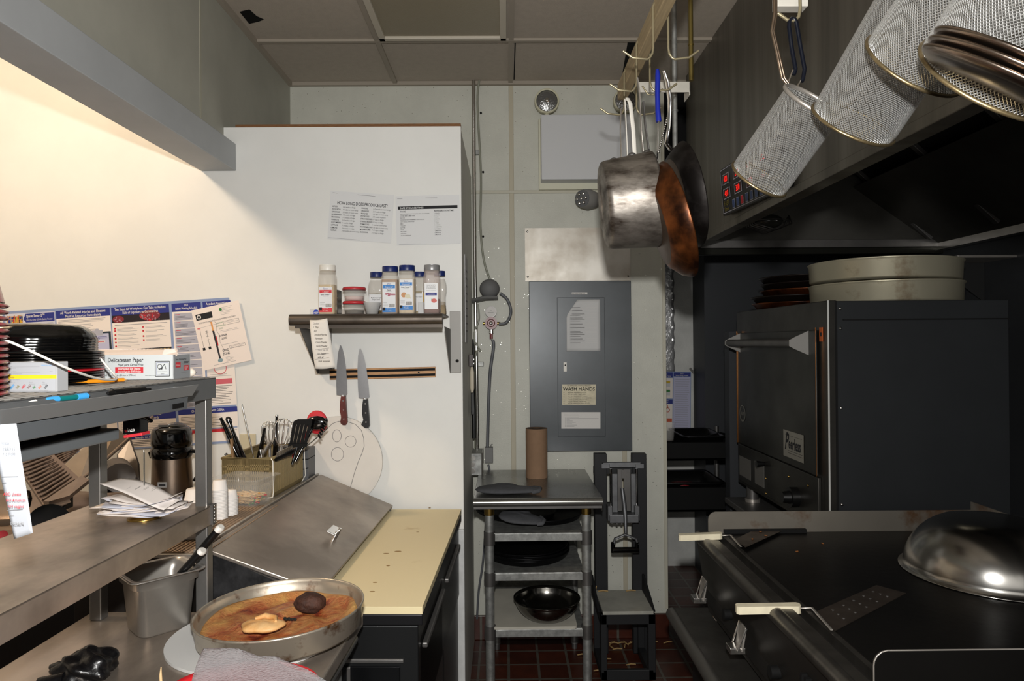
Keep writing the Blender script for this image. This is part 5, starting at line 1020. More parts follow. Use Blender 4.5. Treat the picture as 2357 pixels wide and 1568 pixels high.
# red basket with white paper
q = PZ(545, 1655, ZW); t = thing('red_food_basket', 'red oval food basket peeking in at the bottom edge', 'food basket', (q.x+.01, q.y-.01, ZW+.0005))
b = MB(); b.lathe([(.001, .002), (.085, .002), (.11, .045), (.125, .055), (.128, .050), (.113, .038), (.09, 0), (.001, 0)], M('basket_red', 'd0222a', .3), 60, fn=lambda a: 1+.10*math.cos(2*a)); b.build('basket', t)
TP_ = bpy.data.materials.new('waxed_paper'); TP_.use_nodes = True; MATS['waxed_paper'] = TP_; nt = TP_.node_tree; nt.nodes.remove(nt.nodes['Principled BSDF'])
d1, t1, mx_, tl, mx2 = [nt.nodes.new('ShaderNode'+x) for x in ('BsdfDiffuse', 'BsdfTransparent', 'MixShader', 'BsdfTranslucent', 'MixShader')]
d1.inputs[0].default_value = (.50, .51, .52, 1); nz_ = nt.nodes.new('ShaderNodeTexNoise'); nz_.inputs['Scale'].default_value = 45; nz_.inputs['Detail'].default_value = 6; bq_ = nt.nodes.new('ShaderNodeBump'); bq_.inputs['Strength'].default_value = .8; bq_.inputs['Distance'].default_value = .01; nt.links.new(nz_.outputs['Fac'], bq_.inputs['Height']); nt.links.new(bq_.outputs[0], d1.inputs['Normal']); tl.inputs[0].default_value = (.6, .57, .57, 1); mx2.inputs[0].default_value = .4; mx_.inputs[0].default_value = .38
nt.links.new(d1.outputs[0], mx2.inputs[1]); nt.links.new(tl.outputs[0], mx2.inputs[2]); nt.links.new(mx2.outputs[0], mx_.inputs[1]); nt.links.new(t1.outputs[0], mx_.inputs[2]); nt.links.new(mx_.outputs[0], nt.nodes['Material Output'].inputs[0])
O = t.location.copy()
def fn(u, v):
    A_ = PY(468, 1493, 1.275).lerp(PY(640, 1508, 1.27), min(1, u*1.6)) if u < .625 else PY(640, 1508, 1.27).lerp(PY(800, 1590, 1.20), (u-.625)/.375)
    B_ = PY(425, 1620, 1.19).lerp(PY(800, 1650, 1.16), u)
    p_ = A_.lerp(B_, v); p_.z += .004*math.sin(u*9)*(1-v)+.003*math.sin(v*8+u*5)+.0035*abs(math.sin(u*7+v*4))-.003*abs(math.sin(u*11-v*6)); p_.y -= .006*abs(math.sin(u*8-v*3)); return p_-O
b = MB(); b.sheet(fn, 24, 12, .0002, TP_); o = b.build('deli_paper'); o.location = O; tag(o, 'crinkled translucent white deli paper lining the red basket', 'paper')
q = PZ(372, 1560, ZW+.03); b = MB(); b.tube([(0, 0, 0), (-.012, .02, .022), (-.016, .03, .035)], [.003, .003, .001], M('toothpick', 'd8b88a', .7), 6); o = b.build('wooden_pick'); o.location = (q.x, q.y, ZW+.001); tag(o, 'thin pale pick standing beside the red basket', 'pick')
# black rag
q = PZ(200, 1555, ZW); b = MB()
def crum(d): return 1+.20*math.sin(4*d.x+2)*math.sin(5*d.y+1)+.09*math.sin(7*d.z+5*d.x+2*d.y)+.03*math.sin(15*d.y+4*d.z+6*d.x)
b.ell((0, 0, .014), (.052, .045, .032), M('black_rubber_glove', '0b0b0d', .3, 0, .2, 20, bump=.5, bscale=60), 48, 30, crum); b.tube([(-.04, 0, .01), (-.065, .008, .012), (-.08, .012, .008)], [.012, .009, .006], MATS['black_rubber_glove'], 10); b.tube([(-.02, -.04, .01), (-.05, -.045, .008), (-.07, -.04, .006)], [.012, .009, .006], MATS['black_rubber_glove'], 10)
o = b.build('black_glove'); o.location = (q.x, q.y, ZW+.004); tag(o, 'crumpled shiny black rubber glove on the worktable', 'glove')
# ================================================================== WORK CART IN THE CORNER
yf, yb = 3.04, 3.74
zc = PY(1237, 1155, yf).z+.012
xa, xb = PY(1089, 1155, yf).x, PY(1388, 1155, yf).x
t = thing('equipment_stand', 'small stainless work stand with round legs and three lower shelves', 'stand', ((xa+xb)/2, yf, 0)); w = (xb-xa)/2
STT = M('stand_top', '8a8a86', .25, .85, .15, 4)
b = MB(); b.box((-w, .02, zc-.004), (w, yb-yf, zc), STT); b.tube([(-w, .016, zc-.018), (w, .016, zc-.018)], .018, STT, 16); b.box((-w, .02, zc-.05), (w, .024, zc-.02), STEELD); b.box((-w, .02, zc-.06), (-w+.003, yb-yf, zc), STEELD); b.box((w-.003, .02, zc-.06), (w, yb-yf, zc), STT); b.build('top', t, .002)
lx0, lx1 = PY(1127, 1300, yf+.05).x-(xa+xb)/2, PY(1350, 1300, yf+.05).x-(xa+xb)/2
for (x_, y_) in ((lx0, .05), (lx1, .05), (lx0+.02, yb-yf-.06), (lx1, yb-yf-.06)):
    b = MB(); b.cyl((x_, y_, .03), (x_, y_, zc-.05), .0205, GALV, n=22); b.cyl((x_, y_, 0), (x_, y_, .03), .015, STEELD, n=16); b.cyl((x_, y_, zc-.08), (x_, y_, zc-.045), .024, MATS['brass'], n=18); lg = b.build('leg', t)
    if y_ < .1:
        for pz in (1245, 1340, 1465): z_ = PY(1240, pz, yf).z; b = MB(); b.cyl((x_, y_, z_-.03), (x_, y_, z_+.03), .0255, STEELD, n=20); b.build('collar', lg)
SH_Z = []
for pz in (1233, 1325, 1456):
    z_ = PY(1240, pz, yf).z; SH_Z.append(z_)
    b = MB(); b.box((lx0+.01, .04, z_-.004), (lx1-.01, yb-yf-.03, z_), GALV); b.box((lx0+.025, .03, z_-.034), (lx1-.02, .034, z_), GALV); b.build('lower_shelf', t, .002)
XC = (xa+xb)/2
# paper roll
p = PZ(1234, 1092, zc); b = MB(); r = .056; b.cyl((0, 0, 0), (0, 0, .253), r, M('kraft_roll', '866a52', .85, 0, .06, 30), n=48)
b.lathe([(r, .253), (.02, .2535), (.019, .25), (.001, .25)], M('kraft_core', '5a4534', .9), 40); o = b.build('kraft_paper_roll'); o.location = (p.x, 3.53, zc+.0005); tag(o, 'upright brown kraft paper roll standing on the stainless stand', 'paper roll')
# grey oven mitt on top, another below
def mitt(label, c, rz, L, tl=0):
    t = thing('oven_mitt', label, 'oven mitt', c, rz); b = MB()
    CL = M('mitt_grey', '4e4f52', .95, 0, .1, 60, bump=.5, bscale=400)
    b.ell((0, 0, .018), (L, .07, .018), CL, 30, 12, lambda d: 1+.08*math.cos(3*math.atan2(d.y, d.x))); b.ell((-L*.1, .05, .02), (L*.45, .045, .016), CL, 20, 10); b.build('mitt_body', t)
    b = MB(); b.tube([(L*.80, -.03, .014), (L*.99, -.03, .020), (L*1.02, .0, .024), (L*.8, .04, .02)], .010, CL, 8); b.build('cuff', t); return t
mitt('grey oven mitt lying on top of the stainless stand', (PZ(1165, 1125, zc).x, 3.16, zc), -.12, .155)
z1 = SH_Z[0]
# dark pans on the shelves
DP = M('dark_pan', '101012', .4, .6, .2, 20)
b = MB(); r = .20; b.lathe([(.001, 0), (r*.93, 0), (r*.96, .004), (r, .022), (r*1.015, .024), (r*1.01, .027), (r*.985, .023), (r*.94, .006), (.001, .003)], DP, 72); dp = b.build('dark_pizza_pan')
tag(place(dp, (XC+.03, 3.38, z1+.001)), 'large black pizza pan on the upper shelf, lying to the right', 'pizza pan', None)
dup(dp, (XC-.10, 3.36, z1+.026), (0, .06, 0), 'black pizza pan on the upper shelf, tilted and sticking out left behind the leg')
dup(dp, (XC-.045, 3.34, SH_Z[1]+.001), (0, 0, 0), 'black pizza pan lowest of the pile on the middle shelf', 'black pans on the middle shelf')
for k in (1, 2, 3, 4): dup(dp, (XC-.05+.012*(k % 2), 3.34-.004*k, SH_Z[1]+.001+k*.009), (0, 0, 0), ('', 'black pizza pan second from the bottom on the middle shelf', 'black pizza pan in the middle of the pile on the middle shelf', 'black pizza pan second from the top on the middle shelf', 'topmost black pizza pan on the middle shelf')[k], 'black pans on the middle shelf')
m2 = mitt('grey quilted mitt lying over the black pans on the upper shelf', (PZ(1195, 1235, z1+.05).x+.01, 3.17, z1+.03), -.25, .11)
m2.rotation_euler = (.1, .12, -.25)
# white board and steel bowl on the bottom shelf
b = MB(); b.prism(rrect(.192, .24, .02, 4), 0, .012, M('white_board', 'b9b5a9', .5, 0, .1, 6), 'xy'); o = b.build('white_cutting_board', None, .002); o.location = (XC-.018, 3.31, SH_Z[2]+.0005); tag(o, 'white plastic cutting board flat on the lowest shelf of the stand', 'cutting board')
def bowl(name, label, r, h, loc, rot, mat):
    b = MB(); pr = [(.001, 0), (r*.35, .001)]+[(r*(.35+.6*math.sin(a*PI/20)), h*(1-math.cos(a*PI/20))**.9) for a in range(2, 11)]+[(r*.985, h), (r, h+.001), (r, h-.003), (r*.94, h-.004)]+[(r*(.345+.59*math.sin(a*PI/20)), h*(1-math.cos(a*PI/20))**.9+.003) for a in range(9, 1, -1)]+[(r*.34, .004), (.001, .004)]
    b.lathe(pr, mat, 80); o = b.build(name); place(o, loc, rot=rot); return tag(o, label, 'bowl')
q = PY(1259, 1395, 3.16); bowl('steel_mixing_bowl', 'stainless steel mixing bowl standing on the white board of the lowest shelf', .155, .095, (q.x, 3.17, SH_Z[2]+.013), (0, 0, 0), M('bowl_steel', '75736e', .16, 1, .1, 5))

# ================================================================== FRENCH FRY CUTTER ON ITS STAND
YF = 3.56
t = thing('fry_cutter', 'wall style steel fry cutter on a tall black frame with box base', 'fry cutter', (PY(1430, 1300, YF).x, YF, 0)); O = t.location
def RX(px, py, Y): p = PY(px, py, Y); return p.x-O.x, p.z
BF = M('black_frame', '17181a', .6)
for (a, c_) in ((1368, 1397), (1455, 1488)):
    x0_, z0_ = RX(a, 1045, YF); x1_, _ = RX(c_, 1045, YF); b = MB(); b.box((x0_, 0, .02), (x1_, .045, z0_), BF); b.build('upright', t, .003)
(x0_, z0_), (x1_, z1_) = RX(1368, 1150, YF), RX(1488, 1075, YF)
b = MB(); b.box((x0_, .006, RX(1368, 1092, YF)[1]), (x1_, .04, RX(1368, 1076, YF)[1]), BF); b.box((x0_, .006, RX(1368, 1180, YF)[1]), (x1_, .04, RX(1368, 1160, YF)[1]), BF); b.build('crossbar', t)
CS = M('cutter_steel', '77787a', .45, .8, .2, 20)
b = MB(); p0_ = RX(1388, 1076, YF-.02); p1_ = RX(1474, 1064, YF-.02); b.box((p0_[0], -.03, p0_[1]), (p1_[0], -.0, p1_[1]), CS)
for a in (1392, 1470): c0 = RX(a, 1071, YF); b.box((c0[0]-.022, -.034, c0[1]-.012), (c0[0]+.022, -.028, c0[1]+.012), CS)
b.build('top_bracket', t, .002)
for a in (1405, 1464):
    b = MB(); e0, e1 = RX(a, 1078, YF-.05), RX(a, 1172, YF-.05); b.cyl((e0[0], -.06, e0[1]), (e0[0], -.06, e1[1]), .0065, CHROME, n=12); b.build('guide_rod', t)
b = MB()
for (a, c_, y0_, y1_, m_) in ((1409, 1420, 1090, 1178, CS), (1452, 1462, 1090, 1178, CS), (1421, 1430, 1080, 1175, STEELD), (1436, 1450, 1080, 1175, STEELD)):
    e0, e1 = RX(a, y1_, YF-.05), RX(c_, y0_, YF-.05); b.box((e0[0], -.065, e0[1]), (e1[0], -.045, e1[1]), m_)
e0, e1 = RX(1421, 1100, YF-.04), RX(1450, 1080, YF-.04); b.box((e0[0], -.06, e0[1]), (e1[0], -.04, e1[1]), STEELD); b.build('pusher_plate', t, .001)
b = MB(); e0, e1 = RX(1400, 1190, YF-.06), RX(1466, 1180, YF-.06); b.box((e0[0], -.11, e0[1]-.02), (e1[0], -.03, e1[1]), CS)
for a in (1402, 1464): e = RX(a, 1182, YF-.06); b.box((e[0]-.012, -.1, e[1]-.03), (e[0]+.012, -.03, e[1]+.045), CS); b.ell((e[0], -.1, e[1]-.03), (.006, .006, .006), CHROME, 10, 6)
b.build('blade_block', t, .003)
b = MB()
for k in range(6): e = RX(1406+k*11, 1196+2*math.sin(k), YF-.06); b.box((e[0]-.004, -.10, e[1]-.012), (e[0]+.004, -.04, e[1]+.012), STEELD)
b.build('blade_grid', t)
b = MB(); L_ = [RX(*q, YF-.1) for q in ((1432, 1124), (1436, 1160), (1438, 1190), (1438, 1222), (1437, 1230))]; b.tube([(x, -.10-.01*k, z) for k, (x, z) in enumerate(L_)], [.010, .012, .010, .008, .010], CS, 10)
L_ = [RX(*q, YF-.12) for q in ((1411, 1250), (1414, 1238), (1437, 1228), (1462, 1238), (1466, 1250))]; b.tube([(x, -.14, z) for x, z in L_], .007, CS, 8, flat=(1.3, 1)); lv = b.build('lever_arm', t)
e0, e1 = RX(1411, 1267, YF-.14), RX(1466, 1267, YF-.14); b = MB(); b.cyl((e0[0], -.14, e0[1]), (e1[0]+.01, -.14, e0[1]), .015, BLKGLOSS, n=20)
for e_ in (e0, e1): b.cyl((e_[0], -.14, e0[1]-.012), (e_[0], -.14, e0[1]+.04), .010, BLKGLOSS, n=12)
b.build('grip', lv)
# box base
(xl_, zt_), (xr_, _) = RX(1385, 1403, YF-.24), RX(1500, 1403, YF-.24)
b = MB()
for (x0_, x1_) in ((xl_-.01, xl_+.02), (xr_-.025, xr_+.01)): b.box((x0_, -.28, .02), (x1_, -.25, zt_-.01), BF); b.box((x0_, -.02, .02), (x1_, .0, zt_-.01), BF); b.box((x0_, -.28, zt_-.06), (x1_, 0, zt_-.01), BF); b.box((x0_, -.28, .02), (x1_, 0, .06), BF)
b.box((xl_, -.28, .02), (xr_, -.26, .07), BF); b.box((xl_, -.28, zt_-.06), (xr_, -.26, zt_-.01), BF)
for s_, xx in ((-1, xl_-.012), (1, xr_+.012)): b.slab([(xx, -.28, zt_), (xx, 0, zt_), (xx, .0, zt_+.09), (xx, -.02, zt_+.09)], .012, BF)
b.build('box_base', t, .003)
b = MB(); b.box((xl_, -.285, zt_-.01), (xr_, -.0, zt_+.006), M('white_step', 'a3a298', .5, 0, .15, 12)); b.build('white_shelf', t, .002)
# potato strips scattered
FR = M('potato_strip', 'a88a5a', .6, 0, .25, 30); b = MB(); b.tube([(-.026, 0, 0), (0, .004, .002), (.026, 0, 0)], [.003, .0042, .003], FR, 6); fr = b.build('potato_strip'); first = True
def strip_label(a, c_):
    if 1400 < a < 1480 and c_ < 1500: return 'one of the dried potato strips on the tiles beneath the cutter box base'
    return 'dried potato strip on the tiles '+{1396: 'at the left front foot of the cutter base', 1378: 'furthest left in front of the cutter base', 1452: 'centred just in front of the cutter base', 1500: 'right of the cutter base corner', 1530: 'nearest the end of the back wall', 1340: 'beside the right front leg of the stand', 1492: 'at the right front foot of the cutter base', 1390: 'by the left rear foot of the cutter base'}.get(a, 'by the cutter base')
FP = [(1413, 1482, 0), (1428, 1476, .3), (1440, 1488, 1.2), (1421, 1497, .1), (1460, 1481, -.5), (1396, 1521, .2), (1378, 1547, 0), (1452, 1533, .15), (1500, 1470, .6), (1530, 1468, .3), (1340, 1510, .1), (1492, 1523, .8), (1471, 1492, 2.2), (1404, 1468, .9), (1409, 1493, 2.0), (1436, 1470, 1.9), (1449, 1467, .4), (1390, 1468, 1.4)]
for (a, c_, r_) in FP:
    q = PZ(a, c_, 0); lc = (q.x, q.y, .006)
    if q.y > 3.72: lc = (q.x, 3.72, .006)
    if first: place(fr, lc, r_); tag(fr, strip_label(a, c_), 'potato strip', 'potato strips on the floor'); first = False
    else: dup(fr, lc, (0, 0, r_), strip_label(a, c_), 'potato strips on the floor')
for (a, c_, r_, lb) in ((1372, 1354, 1.2, 'dried potato strip leaning upright left of the cutter base'), (1388, 1361, 0, 'dried potato strip lying on the left back of the white step'), (1452, 1360, .1, 'dried potato strip lying at the back of the white step')):
    q = PZ(a, c_, zt_+.012); y_ = min(q.y, YF-.03); dup(fr, (q.x*y_/q.y, y_, zt_+.012), (0, -1.2 if r_ == 1.2 else 0, r_), lb, 'potato strips on the step')

# ================================================================== BEYOND THE OPENING
s_ = 4.97/FPX
a = PY(1500, 855, 4.97)
def d(o, W, h):
    o.rect(2, 2, 51, 14, NAVY); o.text('Recommended', 27, 7, 4.6, PAPER, 2, 'CENTER', .8); o.text('Accident Prevention Signs', 27, 12, 4.6, PAPER, 2, 'CENTER', .8)
    o.rect(2, 15, 51, 62, CR_)
    for (u, w, m_) in ((36, 22, M('sign_yellow', 'c8a820', .5)), (36, 42, GRN), (24, 22, INK), (24, 42, INK)): o.rect(u, w, u+9, w+5, m_, 2); o.rect(u, w+5, u+9, w+13, PAPERG, 2)
    o.rect(2, 64, 51, 74, NAVY); o.text('Biohazard & Universal', 27, 68, 4, PAPER, 2, 'CENTER', .8); o.text('Exposure Procedures', 27, 72, 4, PAPER, 2, 'CENTER', .8); o.rect(2, 75, 51, 142, CR_)
    OM = M('sign_orange', 'c85a38', .6)
    for k in range(3): a_ = -PI/2+k*2*PI/3; cu, cw = 35+5*math.cos(a_), 86+5*math.sin(a_); o.line([(cu+5*math.cos(x*PI/7), cw+5*math.sin(x*PI/7)) for x in range(15)], 1.5, OM, 2)
    o.rect(25, 108, 50, 116, OM, 2)
    o.rect(53, 2, 92, 11, NAVY); o.text('2021', 72, 5.8, 4, PAPER, 2, 'CENTER'); o.text('Safety Meeting Schedule', 72, 10, 4, PAPER, 2, 'CENTER', .75); o.rect(53, 12, 92, 140, M('poster_lav', 'b9b9d2', .6)); o.lines(57, 18, 90, 24, 5, .6, INKG, .2, 2)
sheet_paper('small_safety_poster', 'blue safety poster on the far wall beyond the opening, half hidden', (1498, 855), (1591, 856), 141, 4.96, d, LB, 'poster')
b = MB(); b.box((-.03, -.001, -.008), (.03, 0, .008), M('tape_grey', '6c6a66', .6)); o = b.build('tape_strip'); o.location = PY(1594, 855, 4.975); o.rotation_euler = (0, .9, 0); tag(o, 'short strip of grey tape at the far poster upper corner', 'tape')
t = thing('utility_cart', 'black bussing cart with deep shelves and steel posts beyond the opening', 'cart', (1.36, 4.35, 0))
p = lambda px, py, Y: PY(px, py, Y)-Vector((1.36, 4.35, 0))
for (y0_, y1_, px1, nm) in ((1018, 1062, 1690, 'upper_tray'), (1122, 1180, 1690, 'lower_tray')):
    A_, C_ = p(1480, y1_, 4.05), p(px1, y0_, 4.05)
    x0_, x1_, z0_, z1_ = A_.x, C_.x, A_.z, C_.z
    b = MB(); b.box((x0_, -.3, z0_), (x1_, .25, z0_+.02), BLACKM)
    for (q0, q1) in (((x0_, -.3, z0_), (x1_, -.28, z1_)), ((x0_, .23, z0_), (x1_, .25, z1_)), ((x0_, -.3, z0_), (x0_+.02, .25, z1_)), ((x1_-.02, -.3, z0_), (x1_, .25, z1_))): b.box(q0, q1, BLACKM)
    b.build(nm, t, .006)
for (px, yy) in ((1683, -.26), (1650, .2), (1500, -.26)):
    e = p(px, 1100, 4.35+yy); b = MB(); b.cyl((e.x, yy, .08), (e.x, yy, 1.08 if px != 1683 else 1.0), .016, STEELD, n=14); b.build('post', t)
    b = MB(); b.cyl((e.x-.012, yy, .04), (e.x+.012, yy, .04), .04, BLACKM, n=20); b.build('wheel', t)
e = p(1690, 1010, 4.3); b = MB(); b.tube([(e.x-.25, -.1, e.z-.01), (e.x-.1, -.1, e.z+.03), (e.x, -.1, e.z+.005)], .02, BLACK, 10); b.build('handle', t)
for k, (px0, px1, py, lb) in enumerate(((1560, 1655, 1005, 'black bus tub resting on the cart upper shelf'), (1490, 1650, 1108, 'black bus tub holding something red on the cart lower shelf'))):
    A_, C_ = PY(px0, py+18, 4.25), PY(px1, py, 4.25); t2 = thing('bus_tub', lb, 'tub', ((A_.x+C_.x)/2, 4.3, A_.z-.03)); w_ = (C_.x-A_.x)/2; b = MB(); pan(b, [(w_*.85, .15, 0), (w_*.9, .17, .01), (w_*.95, .19, .09), (w_*1.03, .21, .092), (w_*1.03, .21, .10), (w_*.93, .18, .098), (w_*.87, .15, .014)], BLACK, .04); b.build('tub_body', t2)
q = PY(1575, 1117, 4.12); b = MB(); b.ell((0, 0, 0), (.09, .05, .012), M('dark_red_plastic', '7a1218', .4), 20, 10); o = b.build('red_item'); o.location = (q.x, 4.16, q.z); tag(o, 'dark red item lying in the lower black tub', 'tray')  # unidentified dark red item, shaped as a flat ellipsoid
q = PY(1538, 1014, 4.1); b = MB(); b.lathe([(.001, 0), (.032, 0), (.042, .10), (.045, .105), (.041, .10), (.031, .004), (.001, .004)], GLASS, 28); o = b.build('clear_cup'); o.location = (q.x, 4.1, q.z); tag(o, 'clear plastic cup standing on the black cart upper shelf', 'cup')

# ================================================================== POT RACK AND PANS
zB = H+.85
BW = M('rack_wood', '9c8a6a', .6, 0, .2, 12, stretch=(12, .6, 12))
t = thing('pot_rack', 'long narrow tan rail with wire hooks hanging below the ceiling', 'pot rack', (.415, 2.3, zB))
b = MB(); b.box((-.016, -1.9, 0), (.016, .10, .055), BW); b.build('rail', t, .002)
WH = M('white_painted_steel', 'bcb8ae', .45, 0, .1, 20)
HK = M('hook_tan', '9a9074', .35, .6)
for k, (yy) in enumerate((-.50, -.27, -.06)):
    for sd in (-1, 1):
        b = MB(); L = [(sd*.012, 0, .05), (sd*.020, 0, .035), (sd*.020, 0, -.03), (sd*.020, 0, -.075)]
        L += [(sd*(.020+.020*(1-math.cos(a))+.0), 0, -.075-.030*math.sin(a)) for a in (.5, 1.0, 1.4)]+[(sd*.075, 0, -.100), (sd*.100, 0, -.082)]
        b.M = Matrix.Translation((0, yy, 0)); b.tube(L, .0032, HK, 8); b.build('hook', t)
p0_, p1_ = PY(1470, 215, 2.36), PY(1587, 190, 2.36); O = t.location
b = MB(); b.box((p0_.x-O.x, .05, p0_.z-O.z), (p1_.x-O.x, .056, p1_.z-O.z), WH); b.box((p1_.x-O.x-.004, .05, p0_.z-O.z-.01), (p1_.x-O.x, .12, p1_.z-O.z), WH); b.tube([(p0_.x-O.x+.01, .045, p0_.z-O.z+.02), (p0_.x-O.x+.03, .045, p0_.z-O.z-.01), (p0_.x-O.x+.06, .045, p0_.z-O.z-.01), (p0_.x-O.x+.08, .045, p0_.z-O.z+.01)], .003, HK, 6); b.build('bracket', t, .002)
for (px, yy, z0_, m_, r_, nm) in ((1554, 2.44, 340, GALV, .009, 'grey'), (1591, 2.50, 186, M('brass_pipe', '8a7a46', .35, .8), .0085, 'brass')):
    c0 = PY(px, z0_, yy); b = MB(); b.cyl((0, 0, 0), (0, 0, ZC-c0.z-.012), r_, m_, n=14)
    b.cyl((0, 0, .13), (0, 0, .135), r_*1.25, m_, n=14); o = b.build('hanger_rod'); o.location = c0; tag(o, {'grey': 'long grey pipe dropping from the ceiling behind the hanging pans', 'brass': 'short brass coloured pipe dropping from the ceiling beside the hood'}[nm], 'pipe')
# saucepan
c0, c1 = PY(1389, 474, 2.005), PY(1505, 460, 2.0); t = thing('hanging_saucepan', 'big dull aluminium saucepan hanging on its side from the rack', 'saucepan', c1); ax = (c0-c1); hh_ = ax.length; ax.normalize()
ALU = M('worn_aluminium', '98928a', .44, .85, .45, 9, '3c332c', contrast=(.34, .6), bump=.12, bscale=25, stretch=(1, 1, 2.5))
r = .139; b = MB(); b.lathe([(r*.985, 0), (r*1.0, -.001), (r, .006), (r*.92, hh_*.90), (r*.90, hh_*.97), (r*.84, hh_), (.001, hh_+.001), (.001, hh_-.004), (r*.84, hh_-.006), (r*.905, hh_*.90), (r*.985, .006)], ALU, 80, ax=ax); b.build('pot_body', t)
def strap(name, parent, L, Y, r, mat, O, flat=(1.8, .5)):
    P = [PY(a, c_, y_)-O for (a, c_), y_ in zip(L, Y)]; b = MB(); b.tube(P, r, mat, 10, flat=flat); return b.build(name, parent)
O = c1
strap('handle', t, [(1467, 180), (1472, 215), (1476, 300), (1480, 350), (1497, 352)], [2.0]*5, .0045, STEEL, O)
strap('handle', t, [(1480, 235), (1486, 300), (1493, 345)], [2.05]*3, .006, STEELD, O)
b = MB()
for q in ((1413, 370), (1455, 358), (1490, 352)): b.ell(PY(*q, 1.97)-O, (.012, .010, .009), STEELD, 12, 8)
b.build('rivet', t)
for k, (L, m_, lb, nm) in enumerate((([(1429, 252), (1428, 300), (1430, 366)], STEEL, 'steel strap handle leftmost of the handles behind the saucepan', 'ladle'), ([(1438, 230), (1441, 290), (1444, 358)], WHITEP, 'white coated handle left one behind the saucepan', 'skimmer'), ([(1444, 226), (1451, 238), (1458, 300), (1461, 355)], WHITEP, 'white coated bent handle right one behind the saucepan', 'skimmer'))):
    c_ = PY(*L[-1], 2.10); t2 = thing(nm, lb, 'utensil', c_); strap('handle', t2, L, [2.16, 2.14, 2.13, 2.12][:len(L)], .004, m_, c_); b = MB(); b.lathe([(.001, 0), (.03, .004), (.045, .02)], m_, 24, c=(0, .03, -.05), ax=(0, 1, 0)); b.build('bowl', t2)
# brown skillet
c0, c1 = PY(1515, 525, 1.95), PY(1556, 508, 1.97); ax = Vector((-.86, -.50, -.16)).normalized()
def skillet(name, label, c, ax, R, rb, hh_, mo, mi):
    t = thing(name, label, 'skillet', c); b = MB(); b.lathe([(R*.985, .0), (R, .001), (R, .004), (R*.93, hh_*.45), (rb*1.1, hh_*.92), (rb, hh_)], mo, 80, ax=ax); b.lathe([(rb, hh_), (rb*.95, hh_+.001), (.001, hh_)], M('skillet_base', '5c4c40', .4, .8, .3, 10), 80, ax=ax); b.lathe([(R*.985, 0), (R*.91, hh_*.42), (rb*1.05, hh_*.86), (rb*.9, hh_-.005), (.001, hh_-.005)], mi, 80, ax=ax); b.build('pan_body', t); return t
BRN = M('burnt_brown_pan', '8a5028', .3, .8, .5, 7, '2c170c', contrast=(.35, .6), bump=.15, bscale=14); DKP = M('blackened_pan', '3a3634', .45, .7, .5, 8, '161210', contrast=(.4, .6))
t = skillet('brown_skillet', 'brown burnt stained skillet hanging by its blue rubber handle', PY(1560, 506, 1.95), Vector((-.93, .06, -.27)).normalized(), .170, .115, .060, BRN, BRN); O = t.location
strap('handle_rod', t, [(1516, 270), (1514, 330), (1513, 382)], [1.93, 1.93, 1.94], .0042, STEELB, O); strap('blue_grip', t, [(1513, 160), (1514, 175), (1513, 215), (1514, 255), (1516, 280)], [1.93]*5, [.006, .0095, .0085, .009, .0105], M('blue_rubber', '14248c', .4), O, (1, .8))
t2 = skillet('blackened_skillet', 'blackened skillet with curved chrome handle hanging behind the brown one', PY(1590, 448, 2.13), Vector((-.95, .02, -.2)).normalized(), .165, .12, .05, DKP, DKP); O = t2.location
strap('handle', t2, [(1528, 163), (1536, 190), (1542, 230), (1540, 290), (1533, 330), (1545, 345)], [2.05, 2.06, 2.08, 2.1, 2.1, 2.12], [.005, .008, .009, .007, .007, .009], CHROME, O, (1, .6))
P = [PY(1545, 235, 2.2).lerp(PY(1516, 350, 2.15), k/22) for k in range(23)]; b = MB(); c_ = P[-1].copy()
for q in P: b.ell(q-c_, (.0035, .0035, .0035), STEELB, 8, 6)
o = b.build('ball_chain'); o.location = c_; tag(o, 'silver ball chain hanging between the blue grip and chrome handle', 'chain')

# ================================================================== MESH BASKETS UPPER RIGHT
def meshmat(name, sc):
    m = bpy.data.materials.new(name); m.use_nodes = True; nt = m.node_tree; MATS[name] = m; bs = nt.nodes['Principled BSDF']
    bs.inputs['Base Color'].default_value = (.80, .80, .78, 1); bs.inputs['Metallic'].default_value = .75; bs.inputs['Roughness'].default_value = .38
    uv = nt.nodes.new('ShaderNodeUVMap'); sp = nt.nodes.new('ShaderNodeSeparateXYZ'); nt.links.new(uv.outputs[0], sp.inputs[0])
    outs = []
    for op in ('ADD', 'SUBTRACT'):
        dg_ = nt.nodes.new('ShaderNodeMath'); dg_.operation = op; nt.links.new(sp.outputs['X'], dg_.inputs[0]); nt.links.new(sp.outputs['Y'], dg_.inputs[1])
        mu = nt.nodes.new('ShaderNodeMath'); mu.operation = 'MULTIPLY'; mu.inputs[1].default_value = sc*PI*.72; nt.links.new(dg_.outputs[0], mu.inputs[0])
        si = nt.nodes.new('ShaderNodeMath'); si.operation = 'SINE'; nt.links.new(mu.outputs[0], si.inputs[0])
        ab = nt.nodes.new('ShaderNodeMath'); ab.operation = 'ABSOLUTE'; nt.links.new(si.outputs[0], ab.inputs[0]); outs.append(ab)
    mn = nt.nodes.new('ShaderNodeMath'); mn.operation = 'MINIMUM'; nt.links.new(outs[0].outputs[0], mn.inputs[0]); nt.links.new(outs[1].outputs[0], mn.inputs[1])
    gt = nt.nodes.new('ShaderNodeMath'); gt.operation = 'LESS_THAN'; gt.inputs[1].default_value = .66; nt.links.new(mn.outputs[0], gt.inputs[0])
    nt.links.new(gt.outputs[0], bs.inputs['Alpha'])
    bp = nt.nodes.new('ShaderNodeBump'); bp.invert = True; bp.inputs['Strength'].default_value = 1; bp.inputs['Distance'].default_value = .004
    nt.links.new(mn.outputs[0], bp.inputs['Height']); nt.links.new(bp.outputs[0], bs.inputs['Normal']); return m
MM = meshmat('wire_mesh', 290)
